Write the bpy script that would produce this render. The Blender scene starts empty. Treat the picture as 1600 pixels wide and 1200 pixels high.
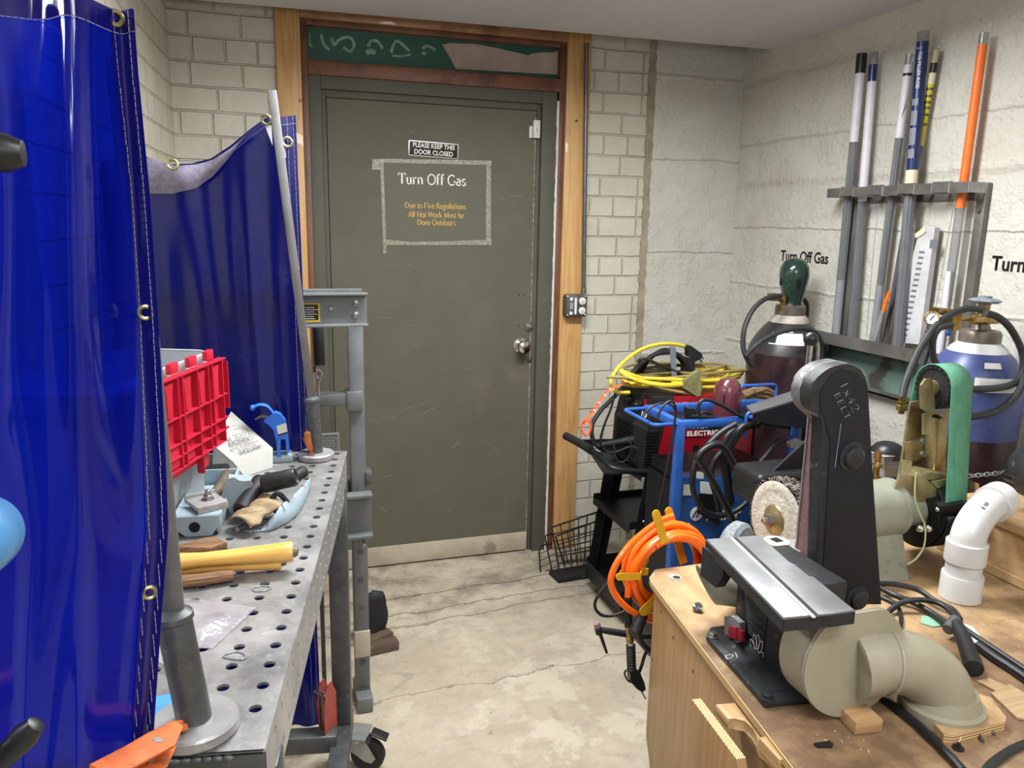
import bpy, bmesh, math, random
from mathutils import Vector, Matrix, Euler
from math import sin, cos, pi, radians, sqrt, atan2
random.seed(7)
S = bpy.context.scene
COL = S.collection
# ---------------------------------------------------------------- camera
FPX, PITCH, YAW, ROLL, HCAM = 1225.19, 0.2019, 0.3116, 0.0187, 1.5555
FW = Vector((sin(YAW)*cos(PITCH), cos(YAW)*cos(PITCH), -sin(PITCH)))
_r = Vector((cos(YAW), -sin(YAW), 0)); _u = _r.cross(FW)
RT = cos(ROLL)*_r + sin(ROLL)*_u
UP = -sin(ROLL)*_r + cos(ROLL)*_u
CAM = Vector((0, 0, HCAM))
cd = bpy.data.cameras.new('camera'); cam = bpy.data.objects.new('camera', cd); COL.objects.link(cam)
cd.sensor_width = 36; cd.lens = FPX/1600*36; cd.clip_start = 0.02
cam.matrix_world = Matrix(((RT.x, UP.x, -FW.x, 0), (RT.y, UP.y, -FW.y, 0), (RT.z, UP.z, -FW.z, HCAM), (0, 0, 0, 1)))
S.camera = cam
S.view_settings.view_transform = 'Standard'; S.view_settings.look = 'None'
S.view_settings.gamma = 1; S.view_settings.use_curve_mapping = False
S.view_settings.exposure = 0.46
# ---------------------------------------------------------------- light: ceiling fluorescents, an added curtain backlight and added ceiling fills
w = bpy.data.worlds.new('world'); S.world = w; w.use_nodes = True
w.node_tree.nodes['Background'].inputs[0].default_value = (.9, .95, 1, 1)
w.node_tree.nodes['Background'].inputs[1].default_value = 0.05
def area(name, loc, sx, sy, power, col=(.965, .995, 1), rot=(0, 0, 0)):
    l = bpy.data.lights.new(name, 'AREA'); l.shape = 'RECTANGLE'; l.size = sx; l.size_y = sy
    l.energy = power; l.color = col; l.spread = radians(170)
    o = bpy.data.objects.new(name, l); o.location = loc; o.rotation_euler = rot; COL.objects.link(o)
area('area_lamp', (.80, 1.95, 2.305), 1.25, .24, 47)
area('area_lamp', (.75, .0, 2.30), 1.25, .30, 16)
area('area_lamp', (.3, -1.5, 2.30), 1.25, .30, 26)
area('area_lamp', (-1.45, .95, 2.28), .30, 1.25, 30)  # added backlight behind the near curtain, no fixture known there
def point_fill(name, loc, r, power, col=(.965, .995, 1)):
    l = bpy.data.lights.new(name, 'POINT'); l.shadow_soft_size = r; l.energy = power; l.color = col
    o = bpy.data.objects.new(name, l); o.location = loc; COL.objects.link(o)
point_fill('ceiling_fill', (.55, 1.55, 2.12), .09, 5)  # added fill that lifts the ceiling, unseen and not a real bulb
point_fill('ceiling_fill', (.6, -.4, 2.12), .09, 8)  # second added ceiling fill, behind the camera
# ---------------------------------------------------------------- helpers
def at(x, y, X=None, Y=None, Z=None):
    """the point of the room that the photo shows at pixel x, y, on the plane X=, Y= or Z="""
    v = FW + RT*((x-800)/FPX) - UP*((y-600)/FPX)
    t = X/v.x if X is not None else Y/v.y if Y is not None else (Z-HCAM)/v.z
    return CAM + v*t
def lin(c):
    r = []
    for v in c[:3]:
        v /= 255
        r.append(v/12.92 if v <= .04045 else ((v+.055)/1.055)**2.4)
    return (*r, 1)
MATS = {}
def mat(name, c, c2=None, rough=.5, metal=0, scale=20, detail=4, lo=.35, hi=.65, bump=0, bscale=None, coat=0,
        stretch=None, trans=0, spec=.5, c3=None, s3=4, t3=.62, alpha=1, ior=1.45, emit=0):
    """procedural principled material: base colour c mixed with c2 by noise, wear spots c3, noise bump"""
    m = bpy.data.materials.new(name); m.use_nodes = True; MATS[name] = m
    nt = m.node_tree; N = nt.nodes; L = nt.links; b = N['Principled BSDF']
    b.inputs['Roughness'].default_value = rough; b.inputs['Metallic'].default_value = metal
    b.inputs['Specular IOR Level'].default_value = spec; b.inputs['Coat Weight'].default_value = coat
    b.inputs['Transmission Weight'].default_value = trans; b.inputs['Alpha'].default_value = alpha
    b.inputs['IOR'].default_value = ior
    b.inputs['Base Color'].default_value = lin(c); m.diffuse_color = lin(c)
    if emit: b.inputs['Emission Color'].default_value = lin(c); b.inputs['Emission Strength'].default_value = emit
    tc = N.new('ShaderNodeTexCoord'); mp = N.new('ShaderNodeMapping'); L.new(tc.outputs['Object'], mp.inputs[0])
    if stretch: mp.inputs['Scale'].default_value = stretch
    out = None
    def noise(sc, det=detail):
        n = N.new('ShaderNodeTexNoise'); n.inputs['Scale'].default_value = sc; n.inputs['Detail'].default_value = det
        n.inputs['Roughness'].default_value = .62; L.new(mp.outputs[0], n.inputs[0]); return n
    def ramp(a, bb, src):
        r = N.new('ShaderNodeMapRange'); r.inputs[1].default_value = a; r.inputs[2].default_value = bb
        r.clamp = True; L.new(src, r.inputs[0]); return r
    def mix(fac, A, B):
        x = N.new('ShaderNodeMix'); x.data_type = 'RGBA'; L.new(fac, x.inputs[0])
        for k, q in ((6, A), (7, B)):
            if isinstance(q, tuple): x.inputs[k].default_value = q
            else: L.new(q, x.inputs[k])
        return x.outputs[2]
    cur = lin(c)
    if c2 is not None:
        n = noise(scale); cur = mix(ramp(lo, hi, n.outputs[0]).outputs[0], cur, lin(c2))
    if c3 is not None:
        n3 = noise(s3, 6); cur = mix(ramp(t3, t3+.06, n3.outputs[0]).outputs[0], cur, lin(c3))
    if not isinstance(cur, tuple): L.new(cur, b.inputs['Base Color'])
    if bump:
        nb = noise(bscale or scale*2, 5); bp = N.new('ShaderNodeBump'); bp.inputs['Strength'].default_value = bump
        bp.inputs['Distance'].default_value = .01; L.new(nb.outputs[0], bp.inputs['Height']); L.new(bp.outputs[0], b.inputs['Normal'])
    return m
def frame(p, x, y=None):
    """matrix with origin p, x axis x, z as near to y-cross as given"""
    X = Vector(x).normalized(); Y = Vector(y or (0, 0, 1)); Z = X.cross(Y).normalized(); Y = Z.cross(X)
    return Matrix(((X.x, Y.x, Z.x, p[0]), (X.y, Y.y, Z.y, p[1]), (X.z, Y.z, Z.z, p[2]), (0, 0, 0, 1)))
def axis(p0, p1):
    """matrix whose z axis runs p0 -> p1"""
    p0 = Vector(p0); d = Vector(p1)-p0
    return Matrix.Translation(p0) @ d.to_track_quat('Z', 'Y').to_matrix().to_4x4()
def TR(x=0, y=0, z=0, rz=0, rx=0, ry=0):
    return Matrix.Translation((x, y, z)) @ Euler((rx, ry, rz)).to_matrix().to_4x4()
def spline(P, n=6, closed=False):
    P = [Vector(p) for p in P]; k = len(P); out = []
    if k < 3: return P
    for i in range(k if closed else k-1):
        a, b, c, d = (P[(i-1) % k], P[i], P[(i+1) % k], P[(i+2) % k]) if closed else (P[max(i-1, 0)], P[i], P[i+1], P[min(i+2, k-1)])
        for j in range(n):
            t = j/n
            out.append(.5*((2*b)+(c-a)*t+(2*a-5*b+4*c-d)*t*t+(3*b-3*c+d-a)*t**3))
    if not closed: out.append(P[-1])
    return out
ROOTM = {}
class MB:
    """collects shapes, links them as ONE mesh object"""
    def __init__(s, M=None): s.b = bmesh.new(); s.M = M or Matrix.Identity(4)
    def _x(s, vs, M=None):
        m = s.M @ M if M is not None else s.M
        for v in vs: v.co = m @ v.co
        return vs
    def box(s, c, d, M=None, bev=0, seg=2):
        T = Matrix.Translation(c)
        if M is not None: T = T @ M
        r = bmesh.ops.create_cube(s.b, size=1); vs = r['verts']
        for v in vs: v.co = Vector((v.co.x*d[0], v.co.y*d[1], v.co.z*d[2]))
        if bev:
            es = list({e for v in vs for e in v.link_edges})
            rr = bmesh.ops.bevel(s.b, geom=es, offset=bev, segments=seg, affect='EDGES', profile=.5)
            vs = list({v for f in rr['faces'] for v in f.verts} | {v for v in vs if v.is_valid})
        s._x(vs, T); return s
    def bar(s, p0, p1, wx, wy, upv=(0, 0, 1), bev=0):
        p0 = Vector(p0); p1 = Vector(p1); z = (p1-p0); ln = z.length; z.normalize()
        u = Vector(upv)
        if abs(u.dot(z)) > .98: u = Vector((1, 0, 0))
        x = u.cross(z).normalized(); y = z.cross(x); c = (p0+p1)/2
        M = Matrix(((x.x, y.x, z.x, 0), (x.y, y.y, z.y, 0), (x.z, y.z, z.z, 0), (0, 0, 0, 1)))
        return s.box(c, (wx, wy, ln), M, bev)
    def lathe(s, prof, n=24, M=None):
        rings = []
        for r, z in prof:
            if r <= 1e-6: rings.append([s.b.verts.new((0, 0, z))])
            else: rings.append([s.b.verts.new((r*cos(2*pi*i/n), r*sin(2*pi*i/n), z)) for i in range(n)])
        for A, B in zip(rings, rings[1:]):
            if len(A) == 1 and len(B) == 1: continue
            for i in range(n):
                j = (i+1) % n
                if len(A) == 1: s.b.faces.new((A[0], B[j], B[i]))
                elif len(B) == 1: s.b.faces.new((A[i], A[j], B[0]))
                else: s.b.faces.new((A[i], A[j], B[j], B[i]))
        for R, fl in ((rings[0], 1), (rings[-1], 0)):
            if len(R) > 1 and not s.open: s.b.faces.new(R[::-1] if fl else R)
        s._x([v for R in rings for v in R], M); return s
    open = False
    def cyl(s, p0, p1, r, r1=None, n=20, bev=0):
        r1 = r if r1 is None else r1; ln = (Vector(p1)-Vector(p0)).length
        pr = [(r-bev, 0), (r, bev), (r1, ln-bev), (r1-bev, ln)] if bev else [(r, 0), (r1, ln)]
        return s.lathe(pr, n, axis(p0, p1))
    def tube(s, P, r, n=8, k=6, closed=False, sp=True, flat=None):
        P = spline(P, k, closed) if sp else [Vector(p) for p in P]
        m = len(P); rings = []; up = None
        for i, p in enumerate(P):
            if closed: t = P[(i+1) % m]-P[(i-1) % m]
            else: t = P[min(i+1, m-1)]-P[max(i-1, 0)]
            t.normalize()
            if up is None: up = Vector((0, 0, 1)) if abs(t.z) < .9 else Vector((1, 0, 0))
            up = (up-t*up.dot(t)).normalized(); sd = t.cross(up)
            rr = r(i/(m-1)) if callable(r) else r
            fx, fy = flat or (1, 1)
            rings.append([s.b.verts.new(p+(sd*cos(2*pi*j/n)*fx+up*sin(2*pi*j/n)*fy)*rr) for j in range(n)])
        for i in range(m if closed else m-1):
            A, B = rings[i], rings[(i+1) % m]
            for j in range(n): s.b.faces.new((A[j], A[(j+1) % n], B[(j+1) % n], B[j]))
        if not closed: s.b.faces.new(rings[0][::-1]); s.b.faces.new(rings[-1])
        s._x([v for R in rings for v in R]); return s
    def prism(s, poly, h, M=None, bev=0, holes=None):
        """polygon in local xy extruded from z=0 to h"""
        A = [s.b.verts.new((p[0], p[1], 0)) for p in poly]; B = [s.b.verts.new((p[0], p[1], h)) for p in poly]
        n = len(A); s.b.faces.new(A[::-1]); s.b.faces.new(B)
        for i in range(n): s.b.faces.new((A[i], A[(i+1) % n], B[(i+1) % n], B[i]))
        vs = A+B
        if bev:
            es = [e for e in {e for v in vs for e in v.link_edges} if (e.verts[0] in A) == (e.verts[1] in A)]
            rr = bmesh.ops.bevel(s.b, geom=es, offset=bev, segments=2, affect='EDGES', profile=.5)
            vs = list({v for f in rr['faces'] for v in f.verts} | {v for v in vs if v.is_valid})
            vs = list({v for v0 in vs for f in v0.link_faces for v in f.verts})
        s._x(vs, M); return s
    def grid(s, fn, nu, nv, closeu=False):
        V = [[s.b.verts.new(fn(i/(nu-1 if not closeu else nu), j/(nv-1))) for j in range(nv)] for i in range(nu)]
        for i in range(nu if closeu else nu-1):
            for j in range(nv-1):
                a = (i+1) % nu; s.b.faces.new((V[i][j], V[a][j], V[a][j+1], V[i][j+1]))
        s._x([v for r in V for v in r]); return s
    def ring(s, R, r, M=None, n=24, m=8):
        return s.lathe_t(R, r, M, n, m)
    def lathe_t(s, R, r, M, n, m):
        V = [[s.b.verts.new(((R+r*cos(2*pi*j/m))*cos(2*pi*i/n), (R+r*cos(2*pi*j/m))*sin(2*pi*i/n), r*sin(2*pi*j/m))) for j in range(m)] for i in range(n)]
        for i in range(n):
            for j in range(m): s.b.faces.new((V[i][j], V[(i+1) % n][j], V[(i+1) % n][(j+1) % m], V[i][(j+1) % m]))
        s._x([v for r_ in V for v in r_], M); return s
    def ball(s, c, r, sc=(1, 1, 1), n=16):
        k = bmesh.ops.create_uvsphere(s.b, u_segments=n, v_segments=n//2+2, radius=r)
        s._x(k['verts'], Matrix.Translation(c) @ Matrix.Diagonal((*sc, 1))); return s
    def build(s, name, m, parent=None, smooth=35, solid=0, sub=0):
        if isinstance(m, str): m = MATS[m]
        bmesh.ops.recalc_face_normals(s.b, faces=s.b.faces)
        if parent is not None: O = ROOTM[parent.name]
        else:
            xs = [v.co for v in s.b.verts]
            O = Matrix.Translation(((min(v.x for v in xs)+max(v.x for v in xs))/2, (min(v.y for v in xs)+max(v.y for v in xs))/2, min(v.z for v in xs)))
        inv = O.inverted()
        for v in s.b.verts: v.co = inv @ v.co
        me = bpy.data.meshes.new(name); s.b.to_mesh(me); s.b.free()
        me.materials.append(m)
        o = bpy.data.objects.new(name, me); COL.objects.link(o)
        if parent is not None: o.parent = parent
        else: o.matrix_world = O
        ROOTM[o.name] = O
        if smooth:
            me.shade_smooth()
            if hasattr(me, 'set_sharp_from_angle'): me.set_sharp_from_angle(angle=radians(smooth))
        if solid:
            md = o.modifiers.new('thick', 'SOLIDIFY'); md.thickness = solid; md.offset = 0
        if sub:
            md = o.modifiers.new('sub', 'SUBSURF'); md.levels = sub; md.render_levels = sub
        return o
def thing(name, label, cat, loc=(0, 0, 0), M=None, group=None):
    o = bpy.data.objects.new(name, None); COL.objects.link(o)
    O = M if M is not None else Matrix.Translation(loc)
    o.matrix_world = O; ROOTM[o.name] = O; o.empty_display_size = .05
    o['label'] = label; o['category'] = cat
    if group: o['group'] = group
    return o
def tag(o, label, cat, group=None, kind=None):
    o['label'] = label; o['category'] = cat
    if group: o['group'] = group
    if kind: o['kind'] = kind
    return o
def struct(o): o['kind'] = 'structure'; return o
def lab(o, l): o['label'] = l; return o
def text(body, size, M, name, m, parent, ext=.0006, ax='CENTER', sx=1, shear=0, off=0):
    """flat lettering as a mesh, text plane = xy of M"""
    c = bpy.data.curves.new('t', 'FONT'); c.body = body; c.size = size; c.extrude = ext; c.align_x = ax
    c.align_y = 'CENTER'; c.shear = shear; c.offset = off; c.resolution_u = 3; c.space_line = .9
    o = bpy.data.objects.new('t', c); COL.objects.link(o)
    dg = bpy.context.evaluated_depsgraph_get(); me = bpy.data.meshes.new_from_object(o.evaluated_get(dg))
    bpy.data.objects.remove(o); bpy.data.curves.remove(c)
    b = MB(); b.b.from_mesh(me); bpy.data.meshes.remove(me)
    T = M @ Matrix.Diagonal((sx, 1, 1, 1))
    for v in b.b.verts: v.co = T @ v.co
    return b.build(name, m, parent, smooth=0)
def rrect(w, h, r, n=4):
    P = []
    for cx, cy, a in ((w/2-r, h/2-r, 0), (-w/2+r, h/2-r, 90), (-w/2+r, -h/2+r, 180), (w/2-r, -h/2+r, 270)):
        for i in range(n+1): P.append((cx+r*cos(radians(a+90*i/n)), cy+r*sin(radians(a+90*i/n))))
    return P
# fitted lettering helper for any plane
def fit_text(s_, M, w_, h_, name, m_n, par, bold=.02, ext=.0003, shear=0):
    c = bpy.data.curves.new('t', 'FONT'); c.body = s_; c.size = 1; c.extrude = 0; c.align_x = 'CENTER'; c.align_y = 'CENTER'; c.offset = bold; c.resolution_u = 3; c.shear = shear
    o = bpy.data.objects.new('t', c); COL.objects.link(o); dg = bpy.context.evaluated_depsgraph_get()
    me = bpy.data.meshes.new_from_object(o.evaluated_get(dg)); bpy.data.objects.remove(o); bpy.data.curves.remove(c)
    b = MB(); b.b.from_mesh(me); bpy.data.meshes.remove(me)
    xs = [v.co.x for v in b.b.verts]; ys = [v.co.y for v in b.b.verts]; cx, cy = (min(xs)+max(xs))/2, (min(ys)+max(ys))/2
    for v in b.b.verts: v.co = M @ Vector(((v.co.x-cx)*w_/(max(xs)-min(xs)), (v.co.y-cy)*h_/(max(ys)-min(ys)), ext))
    return b.build(name, m_n, par, smooth=0)
# ================================================================ the room
D, XR, ZC = 3.367, 2.194, 2.325
def nodes(name, c):
    m = bpy.data.materials.new(name); m.use_nodes = True; MATS[name] = m; m.diffuse_color = lin(c)
    return m.node_tree, m.node_tree.nodes, m.node_tree.links, m.node_tree.nodes['Principled BSDF']
class NG:
    """small node-writing helper"""
    def __init__(s, nt): s.nt = nt; s.N = nt.nodes; s.L = nt.links
    def put(s, sock, v):
        if hasattr(v, 'is_output') or hasattr(v, 'links'): s.L.new(v, sock)
        else: sock.default_value = v
    def math(s, op, a, b=None, c=None):
        n = s.N.new('ShaderNodeMath'); n.operation = op
        for i, v in enumerate((a, b, c)):
            if v is not None: s.put(n.inputs[i], v)
        return n.outputs[0]
    def rng(s, v, a, b, c=0, d=1):
        n = s.N.new('ShaderNodeMapRange'); n.clamp = True; s.put(n.inputs[0], v)
        for i, q in enumerate((a, b, c, d)): n.inputs[i+1].default_value = q
        return n.outputs[0]
    def noise(s, vec, sc, det=5, rough=.6):
        n = s.N.new('ShaderNodeTexNoise'); s.L.new(vec, n.inputs[0]); n.inputs['Scale'].default_value = sc
        n.inputs['Detail'].default_value = det; n.inputs['Roughness'].default_value = rough; return n.outputs[0]
    def mix(s, f, A, B):
        n = s.N.new('ShaderNodeMix'); n.data_type = 'RGBA'; s.put(n.inputs[0], f); s.put(n.inputs[6], A); s.put(n.inputs[7], B); return n.outputs[2]
    def xyz(s, v):
        n = s.N.new('ShaderNodeSeparateXYZ'); s.L.new(v, n.inputs[0]); return n.outputs
    def comb(s, x, y, z):
        n = s.N.new('ShaderNodeCombineXYZ')
        for i, v in enumerate((x, y, z)): s.put(n.inputs[i], v)
        return n.outputs[0]
    def bump(s, h, st, dist=.01):
        n = s.N.new('ShaderNodeBump'); n.inputs['Strength'].default_value = st; n.inputs['Distance'].default_value = dist
        s.L.new(h, n.inputs['Height']); return n.outputs[0]
    def wpos(s): return s.N.new('ShaderNodeNewGeometry').outputs['Position']
def brick_material(name, along, ofs=0):
    nt, N, L, b = nodes(name, (200, 194, 176)); g = NG(nt); P = g.wpos(); x, y, z = g.xyz(P)
    u = x if along == 'x' else y
    wob = g.math('MULTIPLY', g.math('SUBTRACT', g.noise(P, 5, 3), .5), .012)
    v = g.comb(g.math('ADD', u, ofs), g.math('ADD', g.math('ADD', z, .036), wob), 0.)
    br = N.new('ShaderNodeTexBrick'); L.new(v, br.inputs[0]); br.inputs['Scale'].default_value = 1
    br.inputs['Brick Width'].default_value = .19; br.inputs['Row Height'].default_value = .0905
    br.inputs['Mortar Size'].default_value = .0055; br.inputs['Mortar Smooth'].default_value = .6; br.inputs['Bias'].default_value = 0
    br.squash_frequency = 3; br.squash = .62
    mort = br.outputs['Fac']
    n1 = g.noise(P, 3.5, 6); n2 = g.noise(P, 60, 4)
    c = g.mix(g.rng(n1, .35, .7), lin((206, 201, 187)), lin((192, 185, 168)))
    c = g.mix(g.math('MULTIPLY', mort, g.rng(g.noise(P, 9, 4), .35, .65, .0, .5)), c, lin((146, 135, 114)))  # joints share the brick paint; their shading is mixed into the colour
    c = g.mix(g.rng(n2, .7, .78), c, lin((120, 108, 92)))
    L.new(c, b.inputs['Base Color']); b.inputs['Roughness'].default_value = .48
    h = g.math('ADD', g.math('MULTIPLY', mort, -1.2), g.math('MULTIPLY', g.noise(P, 28, 5), .55))
    L.new(g.bump(h, .8, .009), b.inputs['Normal'])
def concrete_material(name, seams, along):
    nt, N, L, b = nodes(name, (200, 196, 180)); g = NG(nt); P = g.wpos(); x, y, z = g.xyz(P)
    n1 = g.noise(P, 2.6, 6); wob = g.math('MULTIPLY', g.math('SUBTRACT', g.noise(P, 6, 5, .7), .5), .035)
    zz = g.math('ADD', z, wob); seam = None
    for zk, wk in seams:
        q = g.rng(g.math('ABSOLUTE', g.math('SUBTRACT', zz, zk)), 0., wk, 1, 0)
        seam = q if seam is None else g.math('MAXIMUM', seam, q)
    rough = g.rng(g.noise(P, 1.7, 2), .42, .62)
    c = g.mix(g.rng(n1, .35, .68), lin((206, 204, 194)), lin((194, 190, 178)))
    c = g.mix(g.math('MULTIPLY', g.math('MULTIPLY', seam, rough), .28), c, lin((150, 141, 122)))
    c = g.mix(g.rng(g.noise(P, 34, 4), .70, .76), c, lin((150, 141, 124)))
    L.new(c, b.inputs['Base Color']); b.inputs['Roughness'].default_value = .42
    fine = g.math('MULTIPLY', g.noise(P, 45, 5, .65), .5)
    h = g.math('ADD', g.math('MULTIPLY', g.math('MULTIPLY', seam, g.noise(P, 38, 4)), 1.7), g.math('ADD', g.math('ADD', fine, g.math('MULTIPLY', g.rng(g.noise(P, 13, 6, .7), .5, .72), .7)), g.math('MULTIPLY', n1, .8)))
    L.new(g.bump(h, .6, .011), b.inputs['Normal'])
brick_material('painted_brick', 'x', .03); brick_material('painted_brick_side', 'y', .05)
concrete_material('painted_concrete', ((2.19, .030), (1.93, .008), (1.755, .024), (1.56, .007), (1.30, .010), (1.02, .012), (.7, .01), (.35, .01)), 'y')
concrete_material('painted_concrete_back', ((2.22, .012), (1.44, .009), (1.86, .005), (.95, .012), (.5, .01)), 'x')
mat('ceiling_paint', (208, 206, 212), (200, 198, 204), rough=.6, scale=3, bump=.08, bscale=40)
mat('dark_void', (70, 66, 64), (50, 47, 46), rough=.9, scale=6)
mat('alcove_dimmed', (112, 110, 108), (98, 96, 95), rough=.7, scale=3)  # dark colour stands in for dim light behind the near curtain
mat('plain_wall', (196, 191, 178), (186, 180, 166), rough=.6, scale=3)
# floor: worn pale concrete with scraped patches, cracks parallel to the sill
nt, N, L, b = nodes('worn_concrete', (170, 158, 138)); g = NG(nt); P = g.wpos(); x, y, z = g.xyz(P)
n1 = g.noise(P, 2.2, 7, .65); n2 = g.noise(P, 16, 6, .7); n3 = g.noise(P, 6, 7, .7)
c = g.mix(g.rng(n1, .38, .62), lin((186, 173, 153)), lin((168, 155, 135)))
c = g.mix(g.rng(n2, .45, .75, 0, .7), c, lin((150, 140, 124)))
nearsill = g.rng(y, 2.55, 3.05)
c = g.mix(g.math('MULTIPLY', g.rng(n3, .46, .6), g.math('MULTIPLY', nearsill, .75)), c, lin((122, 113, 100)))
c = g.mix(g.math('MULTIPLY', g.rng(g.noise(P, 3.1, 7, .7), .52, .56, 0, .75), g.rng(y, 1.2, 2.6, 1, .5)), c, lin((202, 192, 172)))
c = g.mix(g.rng(g.noise(P, 9, 6, .7), .67, .69, 0, .85), c, lin((112, 103, 92)))
c = g.mix(g.rng(g.noise(P, 42, 4), .70, .73, 0, .8), c, lin((84, 76, 66)))
wob = g.math('MULTIPLY', g.math('SUBTRACT', g.noise(P, 4, 6, .7), .5), .16); yy = g.math('ADD', g.math('ADD', y, wob), g.math('MULTIPLY', x, -.06)); crk = None
for yk, wk in ((3.03, .012), (2.88, .010), (2.79, .008), (2.32, .003)):
    q = g.rng(g.math('ABSOLUTE', g.math('SUBTRACT', yy, yk)), 0., wk, 1, 0); crk = q if crk is None else g.math('MAXIMUM', crk, q)
c = g.mix(g.math('MULTIPLY', crk, g.rng(n2, .42, .7, 0, .7)), c, lin((112, 103, 90)))
vo = N.new('ShaderNodeTexVoronoi'); vo.feature = 'DISTANCE_TO_EDGE'; vo.inputs['Scale'].default_value = 1.5
L.new(g.comb(g.math('ADD', x, wob), g.math('ADD', y, wob), 0.), vo.inputs['Vector'])
hair = g.rng(vo.outputs['Distance'], 0., .012, 1, 0)
c = g.mix(g.math('MULTIPLY', hair, g.rng(n3, .45, .65, 0, .5)), c, lin((118, 108, 94)))
L.new(c, b.inputs['Base Color']); b.inputs['Roughness'].default_value = .62
h = g.math('ADD', g.math('MULTIPLY', crk, -1.4), g.math('ADD', g.math('MULTIPLY', n2, .7), g.math('MULTIPLY', n3, .9)))
L.new(g.bump(h, .65, .012), b.inputs['Normal'])
def wood_material(name, c1, c2, axis_='z', sc=9, rough=.5, knots=None, dirt=None, coat=0):
    nt, N, L, b = nodes(name, c1); g = NG(nt); tc = N.new('ShaderNodeTexCoord'); P = tc.outputs['Object']
    mp = N.new('ShaderNodeMapping'); L.new(P, mp.inputs[0]); k = {'x': (.06, 1, 1), 'y': (1, .06, 1), 'z': (1, 1, .06)}[axis_]
    mp.inputs['Scale'].default_value = k; Q = mp.outputs[0]
    n = g.noise(Q, sc, 4, .55); ringv = g.math('FRACT', g.math('MULTIPLY', n, 11.))
    ringv = g.math('ABSOLUTE', g.math('SUBTRACT', ringv, .5))
    f = g.math('ADD', g.math('MULTIPLY', ringv, .9), g.math('MULTIPLY', g.noise(Q, sc*14, 4), .5))
    c = g.mix(g.rng(f, .2, .75), lin(c1), lin(c2))
    if dirt: c = g.mix(g.rng(g.noise(P, 7, 6, .7), .52, .66, 0, .8), c, lin(dirt))
    L.new(c, b.inputs['Base Color']); b.inputs['Roughness'].default_value = rough; b.inputs['Coat Weight'].default_value = coat
    L.new(g.bump(g.noise(Q, sc*10, 3), .15, .004), b.inputs['Normal'])
wood_material('trim_wood', (206, 164, 106), (184, 138, 86), 'z', 9, .45, coat=.15)
wood_material('trim_wood_across', (166, 122, 82), (144, 100, 66), 'x', 9, .45, coat=.15, dirt=(104, 66, 42))
wood_material('jamb_wood', (116, 76, 52), (90, 56, 38), 'z', 9, .5, dirt=(62, 40, 30))
wood_material('rail_wood', (124, 78, 52), (104, 62, 42), 'x', 9, .5, dirt=(66, 42, 34))
mat('olive_paint', (95, 93, 79), (90, 87, 74), rough=.62, spec=.25, scale=4, bump=.04, bscale=30, c3=(102, 95, 80), s3=3, t3=.6)
mat('olive_frame_paint', (88, 87, 77), (82, 81, 71), rough=.6, spec=.25, scale=4, bump=.04, bscale=30)
mat('green_paint', (28, 84, 66), (24, 74, 60), rough=.45, scale=5)
mat('chalk', (150, 176, 166), (104, 140, 128), rough=.9, scale=40)
mat('bare_board', (178, 160, 150), (160, 142, 132), rough=.8, scale=8)
mat('white_paint', (214, 210, 202), (198, 192, 182), rough=.5, scale=10)
mat('kick_plate', (186, 174, 154), (164, 152, 134), rough=.5, scale=9, c3=(136, 124, 108), s3=6)
# --- walls
bk = D+.008
X0, X1 = at(430, 60, Y=D).x, at(921, 100, Y=D).x          # the wooden surround's outer edges
XJ = at(1012, 250, Y=D).x                                  # where brick meets concrete
m_ = MB()
m_.box(((-.9+X0+.01)/2, bk+.1, 1.3), (X0+.01+.9, .2, 2.6)); m_.box(((X1-.01+XJ)/2, bk+.1, 1.3), (XJ-X1+.01, .2, 2.6))
m_.box(((X0+X1)/2, bk+.1, 2.47), (X1-X0, .2, .26)); struct(m_.build('wall_back', 'painted_brick', smooth=0))
def edge_pts(X, j, seed):
    r = random.Random(seed); return [(X+r.uniform(-j, j), k*.02) for k in range(131)]
m_ = MB(); P_ = edge_pts(XJ+.02, .004, 3)
m_.prism(P_+[(XR+.2, 2.6), (XR+.2, 0)], .2, Matrix(((1, 0, 0, 0), (0, 0, 1, D-.004), (0, 1, 0, 0), (0, 0, 0, 1))))
struct(m_.build('wall_corner', 'painted_concrete_back', smooth=0))
mat('mortar_strip', (168, 158, 138), (142, 131, 112), rough=.8, scale=14, bump=.4, bscale=40)
m_ = MB(); P_ = edge_pts(XJ-.012, .004, 4); Q_ = edge_pts(XJ+.028, .004, 5)
m_.prism(P_+Q_[::-1], .05, Matrix(((1, 0, 0, 0), (0, 0, 1, D-.001), (0, 1, 0, 0), (0, 0, 0, 1))))
struct(m_.build('trim_1', 'mortar_strip', smooth=0))
m_ = MB(); m_.box((XR+.1, .4, 1.3), (.2, 6.2, 2.6)); struct(m_.build('wall_right', 'painted_concrete', smooth=0))
m_ = MB(); m_.prism([(-.285, D+.05), (-.40, 1.72), (-.60, 1.72), (-.60, D+.05)], 2.6); struct(m_.build('wall_left', 'painted_brick_side', smooth=0))
m_ = MB(); m_.box((-1.55, 1.85, 1.3), (1.9, .2, 2.6)); struct(m_.build('wall_alcove', 'alcove_dimmed', smooth=0))
m_ = MB(); m_.box((-2.5, -.4, 1.3), (.2, 4.6, 2.6)); struct(m_.build('wall_outer', 'alcove_dimmed', smooth=0))
m_ = MB(); m_.box((-.1, -2.6, 1.3), (5, .2, 2.6)); struct(m_.build('wall_front', 'plain_wall', smooth=0))
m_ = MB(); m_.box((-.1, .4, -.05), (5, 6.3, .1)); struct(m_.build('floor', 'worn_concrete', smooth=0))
m_ = MB(); m_.prism([(-2.5, -2.6), (XR, -2.6), (XR, 3.155), (-.5, 3.275), (-2.5, 3.275)], .03, TR(z=ZC)); struct(m_.build('ceiling', 'ceiling_paint', smooth=0))
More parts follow.
